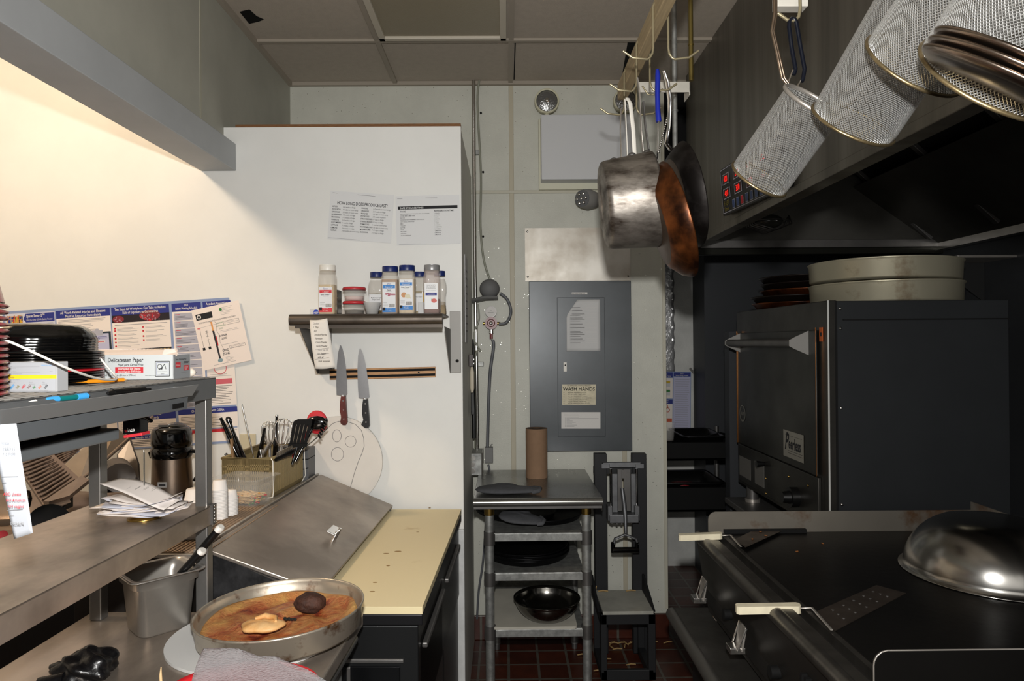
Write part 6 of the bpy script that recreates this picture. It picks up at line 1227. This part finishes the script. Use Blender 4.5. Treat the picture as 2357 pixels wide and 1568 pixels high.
def mesh_basket(label, ptop, Yt, pbot, Yb, r0, r1, handle=None, rimcol=STEEL, brim=True):
    """ptop = the end further up, pbot = lower end, both where the axis shows in the photo"""
    rt_, rb_ = PY(*ptop, 1)-Vector((0, 0, H)), PY(*pbot, 1)-Vector((0, 0, H)); rm_ = rt_+rb_; Yt = Yb*(rb_.dot(rm_)/rt_.dot(rm_))*Yt
    a, c_ = PY(*ptop, Yt), PY(*pbot, Yb); t = thing('mesh_strainer', label, 'strainer', a); v = c_-a; L = v.length; ax = v.normalized()
    me = bpy.data.meshes.new('mesh_body'); n, m_ = 72, 12; vs = []; fs = []; u = ax.orthogonal().normalized(); w = ax.cross(u); uvs = []
    prof = [(r0+(r1-r0)*j/m_, L*j/m_) for j in range(m_+1)]+[(r1*.8, L+.004), (r1*.4, L+.007), (.0005, L+.008)]
    for (rr, z) in prof:
        for i in range(n+1): A_ = 2*PI*i/n; vs.append(u*rr*math.cos(A_)+w*rr*math.sin(A_)+ax*z)
    k = n+1; dist = [0]
    for j in range(1, len(prof)): dist.append(dist[-1]+math.hypot(prof[j][0]-prof[j-1][0], prof[j][1]-prof[j-1][1]))
    circ = 2*PI*max(r0, r1)
    for j in range(len(prof)-1):
        for i in range(n):
            fs.append((j*k+i, j*k+i+1, (j+1)*k+i+1, (j+1)*k+i))
            for (jj, ii) in ((j, i), (j, i+1), (j+1, i+1), (j+1, i)):
                x, y = circ*ii/n, dist[jj]
                if j >= m_: rr = prof[jj][0]; A_ = 2*PI*ii/n; x, y = rr*math.cos(A_), rr*math.sin(A_)
                uvs.append((x, y))
    me.from_pydata([tuple(q) for q in vs], [], fs); me.materials.append(MM); me.polygons.foreach_set('use_smooth', [True]*len(fs)); ul = me.uv_layers.new(name='UVMap')
    ul.data.foreach_set('uv', [x for q in uvs for x in q]); me.update(); o = bpy.data.objects.new('mesh_body', me); COL.objects.link(o); o.parent = t
    b = MB(); b.tube([(u*math.cos(A_)+w*math.sin(A_))*(r0+.002) for A_ in [2*PI*i/48 for i in range(48)]], .0042, rimcol, 8, close=True); b.build('top_rim', t)
    b = MB(); b.tube([(u*math.cos(A_)+w*math.sin(A_))*(r1+.0005)+ax*L for A_ in [2*PI*i/48 for i in range(48)]], .003, M('rusty_rim', '8c7c5c', .35, .9, .4, 30), 8, close=True); b.build('bottom_rim', t)
    if handle: handle(t, a)
    return t
def h1(t, O):
    hk = [PY(*q, 1.40)-O for q in ((1812, 196), (1830, 150), (1818, 70), (1820, 45), (1832, 42), (1850, 150), (1852, 170), (1835, 200))]
    b = MB(); b.tube([hk[0], hk[1]*.75+hk[0]*.25], .0022, STEELB, 6); b.tube([hk[-1], hk[-2]*.75+hk[-1]*.25], .0022, STEELB, 6); b.build('handle_wire', t)
    b = MB(); b.tube([PY(*q, 1.40)-O for q in ((1827, 172), (1831, 160), (1822, 110), (1816, 62), (1817, 48), (1822, 43), (1829, 44), (1833, 52), (1841, 100), (1852, 160), (1848, 182), (1845, 188))], .0045, M('navy_rubber', '070b16', .3), 8); b.build('rubber_grip', t)
    b = MB(); b.tube([PY(*q, 1.38)-O for q in ((1782, -25), (1783, 30), (1776, 72), (1790, 130), (1800, 180), (1812, 195))], .003, M('bronze_wire', '8c7a68', .3, .9), 6); b.tube([PY(*q, 1.40)-O for q in ((1786, -25), (1786, 35), (1780, 72), (1794, 130), (1806, 180), (1815, 192))], .003, M('bronze_wire', '8c7a68', .3, .9), 6); b.build('steel_handle', t)
mesh_basket('lowest mesh basket with navy looped handle, furthest left of the hanging strainers', (1872, 236), .975, (1747, 412), 1.42, .060, .062, h1)
mesh_basket('large mesh basket with rusty rim, second from left of the hanging strainers', (2163, -35), .97, (1963, 284), 1.20, .075, .0745)
mesh_basket('fine mesh basket behind the round lids, third from left at top right', (2290, -90), .97, (2104, 148), 1.02, .079, .077)
mesh_basket('large mesh strainer filling the top right corner above the round lids', (2510, -100), .97, (2292, 180), .86, .10, .098)
# stacked lids
c_ = PY(2345, 178, .76); nv_ = (Vector((.35, -.55, .75)).normalized()+Vector((.7, 1, .41)).normalized()*.13).normalized(); rtq = nv_.to_track_quat('Z', 'Y').to_euler()
b = MB(); r = .105; b.lathe([(.001, .0), (r*.9, .0), (r*.97, .003), (r, .006), (r*1.01, .008), (r, .010), (r*.96, .006), (r*.9, .003), (.001, .003)], M('lid_rim_steel', '8a7c70', .22, 1, .3, 10), 90, ax=(0, 0, 1)); ld = b.build('round_pan_lid')
for k in range(3):
    lb = ('upper of the three round steel pans stacked at the right edge', 'middle of the three round steel pans stacked at the right edge', 'lowest of the three round steel pans stacked at the right edge')[k]; lc = c_-nv_*.010*k; rt = rtq
    tag(place(ld, lc, rot=rt), lb, 'pan', 'round pans at the right edge') if k == 0 else dup(ld, lc, rt, lb)
# white bracket with hook the baskets hang from
t = thing('wall_bracket', 'white bracket with wire hook carrying the navy handled basket', 'bracket', PY(1825, 10, 1.42)); O = t.location
b = MB(); A_, C_ = PY(1790, 14, 1.42)-O, PY(1860, -120, 1.42)-O; b.box((A_.x, 0, A_.z), (C_.x, .03, C_.z), WH); b.build('plate', t, .002)
b = MB(); b.tube([PY(*q, 1.40)-O for q in ((1840, -60), (1842, 20), (1838, 40), (1826, 48), (1812, 46), (1790, 30))], .0035, HK, 8); b.build('hook', t)

# ================================================================== HOOD
HX = .995; HZ = H+.51; HY = 3.72
HS = M('hood_steel', '86827a', .42, .85, .3, 2.2, stretch=(1, 4, .15)); HI = M('hood_inside', '5c5a55', .45, .8, .3, 2)
t = thing('exhaust_hood', 'large stainless steel exhaust hood along the right side of the kitchen', 'exhaust hood', (HX, HY, HZ))
b = MB(); b.box((0, -5.2, 0), (.03, 0, ZC-HZ-.002), HS); b.build('front_panel', t)
b = MB(); b.box((.03, -.02, 0), (1.38, 0, ZC-HZ-.002), HI); b.build('end_panel', t)
b = MB(); b.box((-.004, -5.2, -.012), (.055, 0, .02), HS); b.box((.03, -5.2, .02), (.036, -.02, .05), STEELD); b.build('drip_lip', t, .003)
b = MB(); b.box((.03, -.06, -.012), (1.38, 0, .03), STEELD); b.box((-.02, -.04, -.045), (1.38, 0, -.012), M('lip_dark', '24241f', .4, .7)); b.build('end_lip', t, .002)
b = MB(); b.slab([(.9, -5.2, .32), (.9, -.02, .32), (1.38, -.02, -.02), (1.38, -5.2, -.02)], .004, HI); b.build('back_slope', t)
b = MB(); b.box((1.34, -5.2, -.03), (1.39, 0, .03), STEELB); b.box((1.38, -5.2, 0), (1.4, 0, ZC-HZ-.002), HI); b.build('back_gutter', t, .002)
b = MB()   # filter bank leaning from the high middle to the back gutter
b.slab([(.78, -4.8, .52), (.78, -.05, .52), (1.30, -.05, .04), (1.30, -4.8, .04)], .05, M('filter_dark', '1c1b19', .45, .7))
for k in range(9): b.slab([(.77, -.05-k*.5, .545), (.77, -.08-k*.5, .545), (1.31, -.08-k*.5, .045), (1.31, -.05-k*.5, .045)], .03, STEELD)
b.build('filter_bank', t, .002)
b = MB(); b.box((.6, -5.2, .5), (.62, -.02, .9), HI); b.box((.6, -5.2, .52), (1.38, -.02, .54), HI); b.build('baffle', t)
# caged light inside, low
q = PY(1770, 510, 3.4)-t.location; t2 = thing('hood_lamp', 'unlit hood lamp in a wire cage under the hood', 'lamp', q+t.location)
b = MB(); b.ell((0, 0, 0), (.07, .05, .035), M('lamp_glass_dark', '3a3a36', .15), 20, 12); b.build('globe', t2); b = MB()
for a in range(-2, 3): b.tube([(-.10, .0, .03), (-.09, a*.03, -.02), (0, a*.036, -.05), (.09, a*.03, -.02), (.10, 0, .03)], .003, STEELD, 6)
b.tube([(.10*math.cos(x*PI/8), .07*math.sin(x*PI/8), .0) for x in range(16)], .003, STEELD, 6, close=True); b.build('cage', t2)
# digital timer panel
A_, C_ = PY(1653, 392, 3.17), PX(1820, 330, .975)
t = thing('timer_panel', 'black control panel with red digital timers on the hood front', 'timer', PY(1656, 392, 3.0)); O = t.location
c00, c01, c11, c10 = PY(1653, 392, 3.0), PY(1676, 480, 2.92), PY(1812, 415, 2.31), PY(1800, 295, 2.33)
ex = (c10-c00); L_ = ex.length; ex.normalize(); ez = (c00-c01); Hh = ez.length; ez = (ez-ex*ez.dot(ex)).normalized(); en = ez.cross(ex).normalized()
if en.x > 0: en = -en
Mx = Matrix((( ex.x, ez.x, en.x, 0), (ex.y, ez.y, en.y, 0), (ex.z, ez.z, en.z, 0), (0, 0, 0, 1)))
b = MB(Mx); b.box((0, -Hh, -.022), (L_, 0, 0), BLACK); b.build('case', t, .003)
b = MB(Mx @ Matrix.Translation((0, 0, .001))); b.eps = .0006
b.line([(.012, .008), (L_-.01, .008), (L_-.01, Hh-.008), (.012, Hh-.008), (.012, .006)], .003, GY)
LED = M('led_red', 'ff2018', .5, emit=1.1); k0 = 0
for r_, row in enumerate((('400', '200', '050', '100'), ('400', '300', '050', '300'))):
    for k, tx in enumerate(row):
        u, w = .03+k*.135+r_*.0, .03+r_*.062; b.rect(u, w, u+.085, w+.044, GY, 1); b.rect(u+.004, w+.003, u+.081, w+.041, M('led_window', '3a0606', .3), 2); b.text(tx, u+.042, w+.034, .036, LED, 3, 'CENTER', .80)
        if r_ == 0: k0 += 1
for k in range(7): m_ = RED if k == 2 else M('button_blue', '2a4478', .4); b.rect(.13+k*.05, .152, .16+k*.05, .188, GY, 1); b.rect(.132+k*.05, .154, .158+k*.05, .186, m_, 2)
b.text('FAST', .03, .165, .03, M('logo_yellow', '8a7a14', .5), 1, sx=1); b.text('Timer', .03, .187, .024, MATS['logo_yellow'], 1)
b.build('display', t)

# ================================================================== OVEN
OX, OY0, OY1 = 1.228, 2.60, 3.62
OZ1 = PY(1898, 693, OY0).z; OZ0 = .90
ODK = M('oven_side', '2d2f31', .45, .4, .08, 4); OFR = M('oven_front', '4c4a46', .36, .85, .3, 4)
t = thing('pizza_oven', 'dark steel pizza oven with drop door and long tubular handle', 'oven', (OX, OY0, 0))
zt0 = OZ1
b = MB(); b.box((.03, 0, OZ0), (.70, OY1-OY0, OZ1), ODK); b.build('body', t, .003)
b = MB(); b.box((0, -.004, OZ0), (.035, OY1-OY0, OZ1+.002), OFR); b.build('front_frame', t, .003)
b = MB(); b.box((-.001, -.006, OZ0), (.0045, -.003, OZ1+.002), M('bright_trim', 'c8c8c4', .4, .3)); b.box((.028, -.006, OZ0), (.036, -.002, OZ1), BLACKM); b.build('corner_trim', t)
b = MB(); b.box((.06, -.004, OZ1-.075), (.70, 0, OZ1-.07), BLACKM); b.build('seam', t)
for z_ in (OZ1-.03, OZ1-.105, OZ1-.41, OZ0+.12): b = MB(); b.ell((.05, -.003, z_), (.006, .004, .006), STEELB, 10, 6); b.build('rivet', t)
zs = 1.115   # split between the baking door and the control panel
b = MB(); b.box((-.014, .0702, zs), (-.006, .98, OZ1-.11), M('oven_door', '42413e', .33, .85, .25, 4)); dr = b.build('door', t, .003)
BR = M('door_edge_bronze', '8a5a30', .3, .9)
b = MB(); b.box((-.0155, .0685, zs), (-.0125, .070, OZ1-.10), BR); b.box((-.0175, .976, zs), (-.013, .984, OZ1-.10), BR); b.build('door_edge', dr)
hz = PX(1830, 790, OX-.07).z
b = MB(); b.cyl((-.072, .134, hz), (-.072, .96, hz), .018, STEELD, n=20); hd = b.build('handle', dr)
for yy in (.13, .93): b = MB(); b.slab([(-.012, yy, hz+.05), (-.07, yy, hz+.024), (-.092, yy, hz+.012), (-.092, yy, hz-.012), (-.07, yy, hz-.024), (-.012, yy, hz-.05)], .004, M('bracket_steel', '8e8c88', .6, .5)); b.build('handle_bracket', hd)
b = MB(); b.box((-.012, .06, OZ0+.02), (.0, .98, zs-.006), OFR); cp = b.build('control_panel', t, .002)
b = MB(); b.cyl((-.012, .26, OZ0+.09), (-.045, .26, OZ0+.09), .042, BLACK, n=28); b.cyl((-.045, .26, OZ0+.09), (-.075, .26, OZ0+.09), .028, BLACK, r1=.022, n=24); b.build('thermostat_knob', cp)
b = MB(); b.cyl((-.012, .62, zs-.05), (-.05, .62, zs-.05), .010, BLACK, r1=.016, n=16); b.build('pull_knob', cp)
for (yy, z_) in ((.15, OZ0+.16), (.34, OZ0+.16), (.34, OZ0+.06), (.60, OZ0+.10), (.60, OZ0+.03)): b = MB(); b.ell((-.013, yy, z_), (.003, .005, .006), MATS['brass'], 8, 6); b.build('screw', cp)
b = MB(); b.box((-.0135, .80, OZ0+.05), (-.0122, .96, OZ0+.15), M('worn_label', '5e5c58', .6)); b.box((-.0135, .62, OZ0+.05), (-.0122, .74, OZ0+.16), M('worn_label', '5e5c58', .6)); b.build('worn_label', cp)
FXM = Matrix(((0,0,-1,0),(-1,0,0,0),(0,1,0,0),(0,0,0,1)))   # drawing on a side that faces the camera's left: u towards the viewer
b = MB(Matrix.Translation((-.0155, .385, zs+.145)) @ FXM); b.eps = .0006; b.add([(0,0,0),(.205,0,0),(.205,-.115,0),(0,-.115,0)], [(0,3,2,1)], M('badge_steel', 'a09c92', .4, .6)); b.text('eerless', .055, .075, .066, INK, 1, sx=.66, bold=.03); b.text('P', .014, .082, .105, INK, 1, sx=.62, shear=.4, bold=.02); b.line([(.05, .085), (.195, .085)], .0015, INK); b.line([(.02, .02), (.19, .02)], .001, INK); b.line([(.05, .095), (.195, .095)], .0015, INK); b.build('nameplate', dr)
b = MB(Matrix.Translation((-.0155, .90, zs+.16)) @ FXM); b.eps = .0006; b.line([(.04*math.cos(k*PI/16), .04*math.sin(k*PI/16)) for k in range(33)], .004, M('badge_steel', 'a09c92', .4, .6)); b.line([(.033*math.cos(k*PI/16), .033*math.sin(k*PI/16)) for k in range(33)], .0015, MATS['badge_steel']); b.text('NSF', 0, .01, .026, MATS['badge_steel'], 1, 'CENTER'); b.build('round_seal', dr)
b = MB(); b.box((-.004, .03, OZ1-.155), (-.002, .058, OZ1-.10), M('orange_sticker', 'a8501e', .6)); b.box((-.0045, .038, OZ1-.135), (-.004, .052, OZ1-.12), INK); b.build('orange_sticker', t)
for (x_, y_) in ((.05, .05), (.65, .05), (.05, .95), (.65, .95)): b = MB(); b.cyl((x_, y_, .826), (x_, y_, OZ0), .03, STEELD, n=16); b.cyl((x_, y_, .81), (x_, y_, .826), .038, STEEL, n=16); b.build('foot', t)
t = thing('oven_stand', 'low dark steel stand carrying the pizza oven', 'stand', (OX, OY0, 0)); b = MB(); b.box((-.06, 0, .78), (.75, 1.06, .81), STEELD); b.box((-.02, .02, .1), (.7, 1.0, .78), M('stand_dark', '1c1c1d', .5, .4)); b.build('stand_body', t, .004)
q = PX(1790, 1175, OX); b = MB(); b.box((-.05, .30, 0), (.30, .62, .015), M('board_brown_edge', '5c4630', .6)); o = b.build('wooden_peel', None, .003); o.location = (OX, OY0, .8105); tag(o, 'flat board with brown edge lying beneath the oven front', 'board')
# pans on the oven
RM = M('ring_pan_metal', 'b4ae98', .38, .65, .35, 8, '6a4c2c', contrast=(.22, .45))
r = .298; b = MB(); b.lathe([(.001, 0), (r*.96, 0), (r*.975, .006), (r*.985, .072), (r*1.0, .078), (r*1.005, .082), (r*.99, .084), (r*.97, .076), (r*.955, .008), (.001, .004)], RM, 96); rpan = b.build('deep_round_pan')
q = PY(2035, 690, OY0+.32); xp = q.x
tag(place(rpan, (xp, 2.925, OZ1+.003)), 'lower of two big deep aluminium pans on top of the oven', 'pizza pan', 'big round pans on the oven')
dup(rpan, (xp, 2.93, OZ1+.095), (0, .01, 0), 'upper of two big deep aluminium pans on top of the oven')
b = MB(); b.lathe([(.001, 0), (r*.8, 0), (r*.86, .012), (r*.84, .012), (.001, .005)], STEEL, 70); o = b.build('shallow_pan'); o.location = (xp+.02, 2.96, OZ1+.176); tag(o, 'shallow silvery pan lying inside the upper big aluminium pan', 'pan')
BP = M('burnt_pan', '1c1512', .4, .5, .4, 12); CP = M('copper_brown_pan', '6e3a1c', .32, .7, .5, 10, '2a140a')
b = MB(); r2 = .21; b.lathe([(.001, 0), (r2*.9, 0), (r2*.97, .020), (r2*1.02, .023), (r2*1.02, .027), (r2*.95, .022), (r2*.88, .003), (.001, .003)], BP, 72); bp_ = b.build('burnt_pan')
xq = PY(1850, 690, 3.33).x
for k, (dx, m_, lb) in enumerate(((-.04, CP, 'thin brown pan at the very bottom of the burnt pans on the oven'), (-.045, BP, 'black burnt pan second from bottom left of the aluminium pans'), (.0, CP, 'coppery brown pan in the burnt pile on the oven'), (.0, BP, 'black burnt pan above the coppery one on the oven'), (-.005, BP, 'uppermost black burnt pan with flaking rim on the oven'))):
    lc = (xq+dx, 3.30, OZ1+.003+k*.031)
    if k == 0: place(bp_, lc); bp_.data.materials[0] = CP; tag(bp_, lb, 'pan', 'burnt pans on the oven')
    else: r_ = dup(bp_, lc, (0, 0, k*.7), lb); r_.data = bp_.data.copy(); r_.data.materials[0] = m_
# small steel shelf on right wall
t = thing('wall_bracket_shelf', 'small steel ledge bracketed on the dark right hand wall above the oven', 'shelf', (2.4, 3.3, PY(2230, 600, 3.3).z)); b = MB(); b.box((-.28, -.12, 0), (0, .25, .012), STEEL); b.box((-.28, -.12, -.03), (-.277, .25, .0), STEELB); b.slab([(-.26, .1, 0), (-.002, .1, 0), (-.002, .1, -.2)], .004, M('bracket_dark', '1a1a1a', .6)); b.build('ledge', t, .002)

# ================================================================== GRIDDLE
GZ = .95; GX = .69; GY0, GY1 = 1.40, 2.50
t = thing('griddle', 'wide black seasoned flat top griddle with steel front rail and splash guards', 'griddle', (GX, GY0, 0)); GL = GY1-GY0
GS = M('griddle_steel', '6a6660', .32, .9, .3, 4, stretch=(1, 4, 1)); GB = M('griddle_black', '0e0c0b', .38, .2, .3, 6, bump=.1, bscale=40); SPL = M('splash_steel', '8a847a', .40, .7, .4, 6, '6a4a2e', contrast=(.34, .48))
b = MB(); b.box((.10, 0, GZ-.03), (1.015, GL, GZ-.004), GB); b.build('plate', t)
b = MB(); b.box((.012, .0, GZ-.06), (.10, GL, GZ-.05), BLACKM); b.box((.085, 0, GZ-.06), (.10, GL, GZ-.006), GS); b.build('grease_trough', t)
b = MB(); b.tube([(.012, -.04, GZ-.018), (.012, GL, GZ-.018)], .021, GS, 20); b.box((.012, -.04, GZ-.045), (.05, GL, GZ+.001), GS); b.build('front_rail', t, .002)
b = MB(); b.slab([(.0, -.04, GZ-.02), (.0, GL, GZ-.02), (.045, GL, .662), (.045, -.04, .662)], .01, M('griddle_face', '4a4743', .36, .85, .25, 4)); fc = b.build('front_face', t)
b = MB(); b.box((.03, -.03, .70), (1.01, GL-.01, GZ-.03), M('griddle_body', '2a2826', .5, .5)); b.build('body', t)
def splash(y, side):   # side guard with rounded front corner
    pl = [(.045, GZ-.0), (.045, .993)]+[(.075-.03*math.cos(a), .993+.03*math.sin(a)) for a in (.3, .7, 1.1, 1.5)]+[(1.02, 1.020), (1.02, GZ-.03), (.10, GZ-.03)]
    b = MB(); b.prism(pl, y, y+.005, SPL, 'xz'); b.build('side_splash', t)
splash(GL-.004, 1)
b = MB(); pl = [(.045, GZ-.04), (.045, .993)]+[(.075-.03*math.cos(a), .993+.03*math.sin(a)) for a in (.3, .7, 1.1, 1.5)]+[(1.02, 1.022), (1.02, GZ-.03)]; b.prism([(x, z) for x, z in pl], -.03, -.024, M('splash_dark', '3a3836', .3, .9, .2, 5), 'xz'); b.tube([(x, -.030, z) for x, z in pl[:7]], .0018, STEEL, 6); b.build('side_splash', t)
b = MB(); b.prism([(GL, GZ-.03), (GL, 1.050), (-.03, 1.050), (-.03, GZ-.03)], 1.015, 1.02, SPL, 'yz'); b.build('back_splash', t)
b = MB(); b.box((.10, GL-.02, GZ-.004), (.40, GL-.006, GZ+.01), BLACKM); b.build('plate_edge', t)
for (px, py) in ((1632, 1365), (1722, 1476)):
    q = PX(px, py, GX+.02)-t.location; b = MB(); b.slab([(q.x-.018, q.y-.028, q.z+.05), (q.x-.018, q.y+.028, q.z+.05), (q.x-.03, q.y+.028, q.z-.02), (q.x-.03, q.y-.028, q.z-.02)], .006, STEEL); b.box((q.x-.06, q.y-.022, q.z-.03), (q.x-.015, q.y+.022, q.z-.012), STEELB); b.tube([(q.x-.015, q.y-.03, q.z+.05), (q.x-.04, q.y-.026, q.z-.02)], .003, CHROME, 6); b.tube([(q.x-.015, q.y+.03, q.z+.05), (q.x-.04, q.y+.026, q.z-.02)], .003, CHROME, 6); b.build('knob_guard', fc, .002)
for (px, py) in ((1676, 1414), (1785, 1547)):
    q = PX(px, py, GX+.018)-t.location; b = MB(); b.cyl((q.x-.016, q.y, q.z), (q.x+.02, q.y, q.z), .017, BLACKM, n=22); b.build('burner_hole', fc)
q = PX(1852, 1545, GX+.01)-t.location
for k in range(3): b = MB(); b.box((q.x-.014, q.y-.06+k*.022, q.z-.05), (q.x, q.y-.05+k*.022, q.z), BLACKM); b.build('vent_slot', fc)
for (y_) in (.06, GL-.05): b = MB(); b.cyl((.08, y_, .642), (.08, y_, .70), .02, STEEL, n=14); b.box((.05, y_-.02, .65), (.09, y_+.02, .70), M('flaky_white', 'a8a49a', .6, 0, .5, 20, '5a3c24')); b.build('foot', t)
b = MB(); b.box((.10, -.012, GZ-.06), (.16, .0, GZ+.0), BLACKM); b.build('grease_slot', t)
# stand
t = thing('griddle_stand', 'dark steel stand with rolled front edge under the griddle', 'stand', (.60, GY0-.3, 0))
b = MB(); b.box((.02, -.3, .60), (1.08, 1.48, .64), M('stand_steel', '55534f', .4, .8, .3, 8)); b.tube([(.02, -.3, .618), (.02, 1.48, .618)], .024, M('stand_roll', '6a6864', .4, .8), 18); b.build('top', t)
b = MB(); b.box((.08, -.2, .06), (.93, 1.42, .60), M('stand_dark', '1c1c1d', .5, .4)); b.build('cabinet', t)
# bowl and turners on the griddle
q = PZ(2290, 1335, GZ); bowl('inverted_steel_bowl', 'large shiny steel bowl turned upside down on the griddle', .25, .165, (1.455, 2.035, GZ+.163), (PI, 0, .3), M('bowl_inverted_steel', '9a9894', .2, 1, .15, 3))
TH = M('turner_handle', 'd8cfb4', .4, 0, .1, 25); TB = M('turner_blade', '5a5048', .4, .8, .3, 12)
def turner(label, h0, h1, Y0, Y1, neck, blade, zb, holes=False):
    A_, C_ = PY(*h0, Y0), PY(*h1, Y1); t = thing('griddle_turner', label, 'turner', A_); O = A_.copy()
    v = C_-A_; b = MB(); w_ = v.length; u = v.normalized(); e = Vector((0, 0, 1)).cross(u).normalized()
    b.M = Matrix(((u.x, e.x, 0, 0), (u.y, e.y, 0, 0), (u.z, e.z, 1, 0), (0, 0, 0, 1))); b.prism([(0, -.008), (0, .008), (.006, .014), (w_*.5, .0125), (w_-.008, .0145), (w_, .009), (w_, -.009), (w_-.008, -.0145), (w_*.5, -.0125), (.006, -.014)], -.010, .010, TH, 'xy'); b.build('handle', t, .005, 3)
    B = [PZ(*q, zb)-O for q in blade]; nk = PZ(*neck, zb+.003)-O; b = MB(); b.tube([v, v+u*.03, nk], .0022, STEEL, 6, flat=(2, 1)); b.build('shank', t)
    b = MB(); b.slab(B, .0015, TB) if (B[1]-B[0]).cross(B[2]-B[0]).z > 0 else b.slab(B[::-1], .0015, TB); bl = b.build('blade', t)
    if holes:
        c0 = (B[0]+B[2])/2; ux = (B[3]-B[0]) if len(B) > 3 else B[1]-B[0]
        b = MB()
        for i in range(5):
            for j in range(3): p_ = B[0].lerp(B[1], .25+.25*j).lerp(B[3].lerp(B[2], .25+.25*j), .18+.16*i); b.cyl(p_+Vector((0, 0, .0004)), p_+Vector((0, 0, .0012)), .0035, M('hole_glint', '6c6a68', .4, .5), n=10)
        b.build('perforation', bl)
    return t
turner('white handled solid turner at the far end of the griddle', (1562, 1237), (1662, 1233), 2.42, 2.40, (1705, 1258), [(1716, 1260), (1690, 1242), (1770, 1204), (1824, 1204), (1800, 1222)], .956)
turner('white handled perforated turner on the near half of the griddle', (1694, 1402), (1842, 1400), 1.80, 1.78, (1914, 1450), [(1922, 1452), (1878, 1408), (2017, 1347), (2085, 1365)], .9475, True)
for (px, py, wh) in ((1790, 1212, 'nearest the tip of the far turner blade'), (1750, 1224, 'on the middle of the far turner blade'), (1732, 1241, 'near the shank of the far turner blade'), (1762, 1233, 'beside the near edge of the far turner blade'), (1893, 1244, 'on the bare griddle right of the far turner'), (1835, 1262, 'on the bare griddle, nearest the viewer')):
    q = PZ(px, py, .958); b = MB(); b.ell((0, 0, 0), (.006, .004, .002), M('food_crumb', '7a4a20', .7), 8, 5, lambda d: 1+.3*math.sin(5*d.x)); o = b.build('food_scrap'); o.location = (q.x, q.y, .9585 if py < 1243 else .9475); o.rotation_euler = (0, 0, px); tag(o, 'small orange food scrap '+wh, 'food scrap', 'food scraps on the griddle')
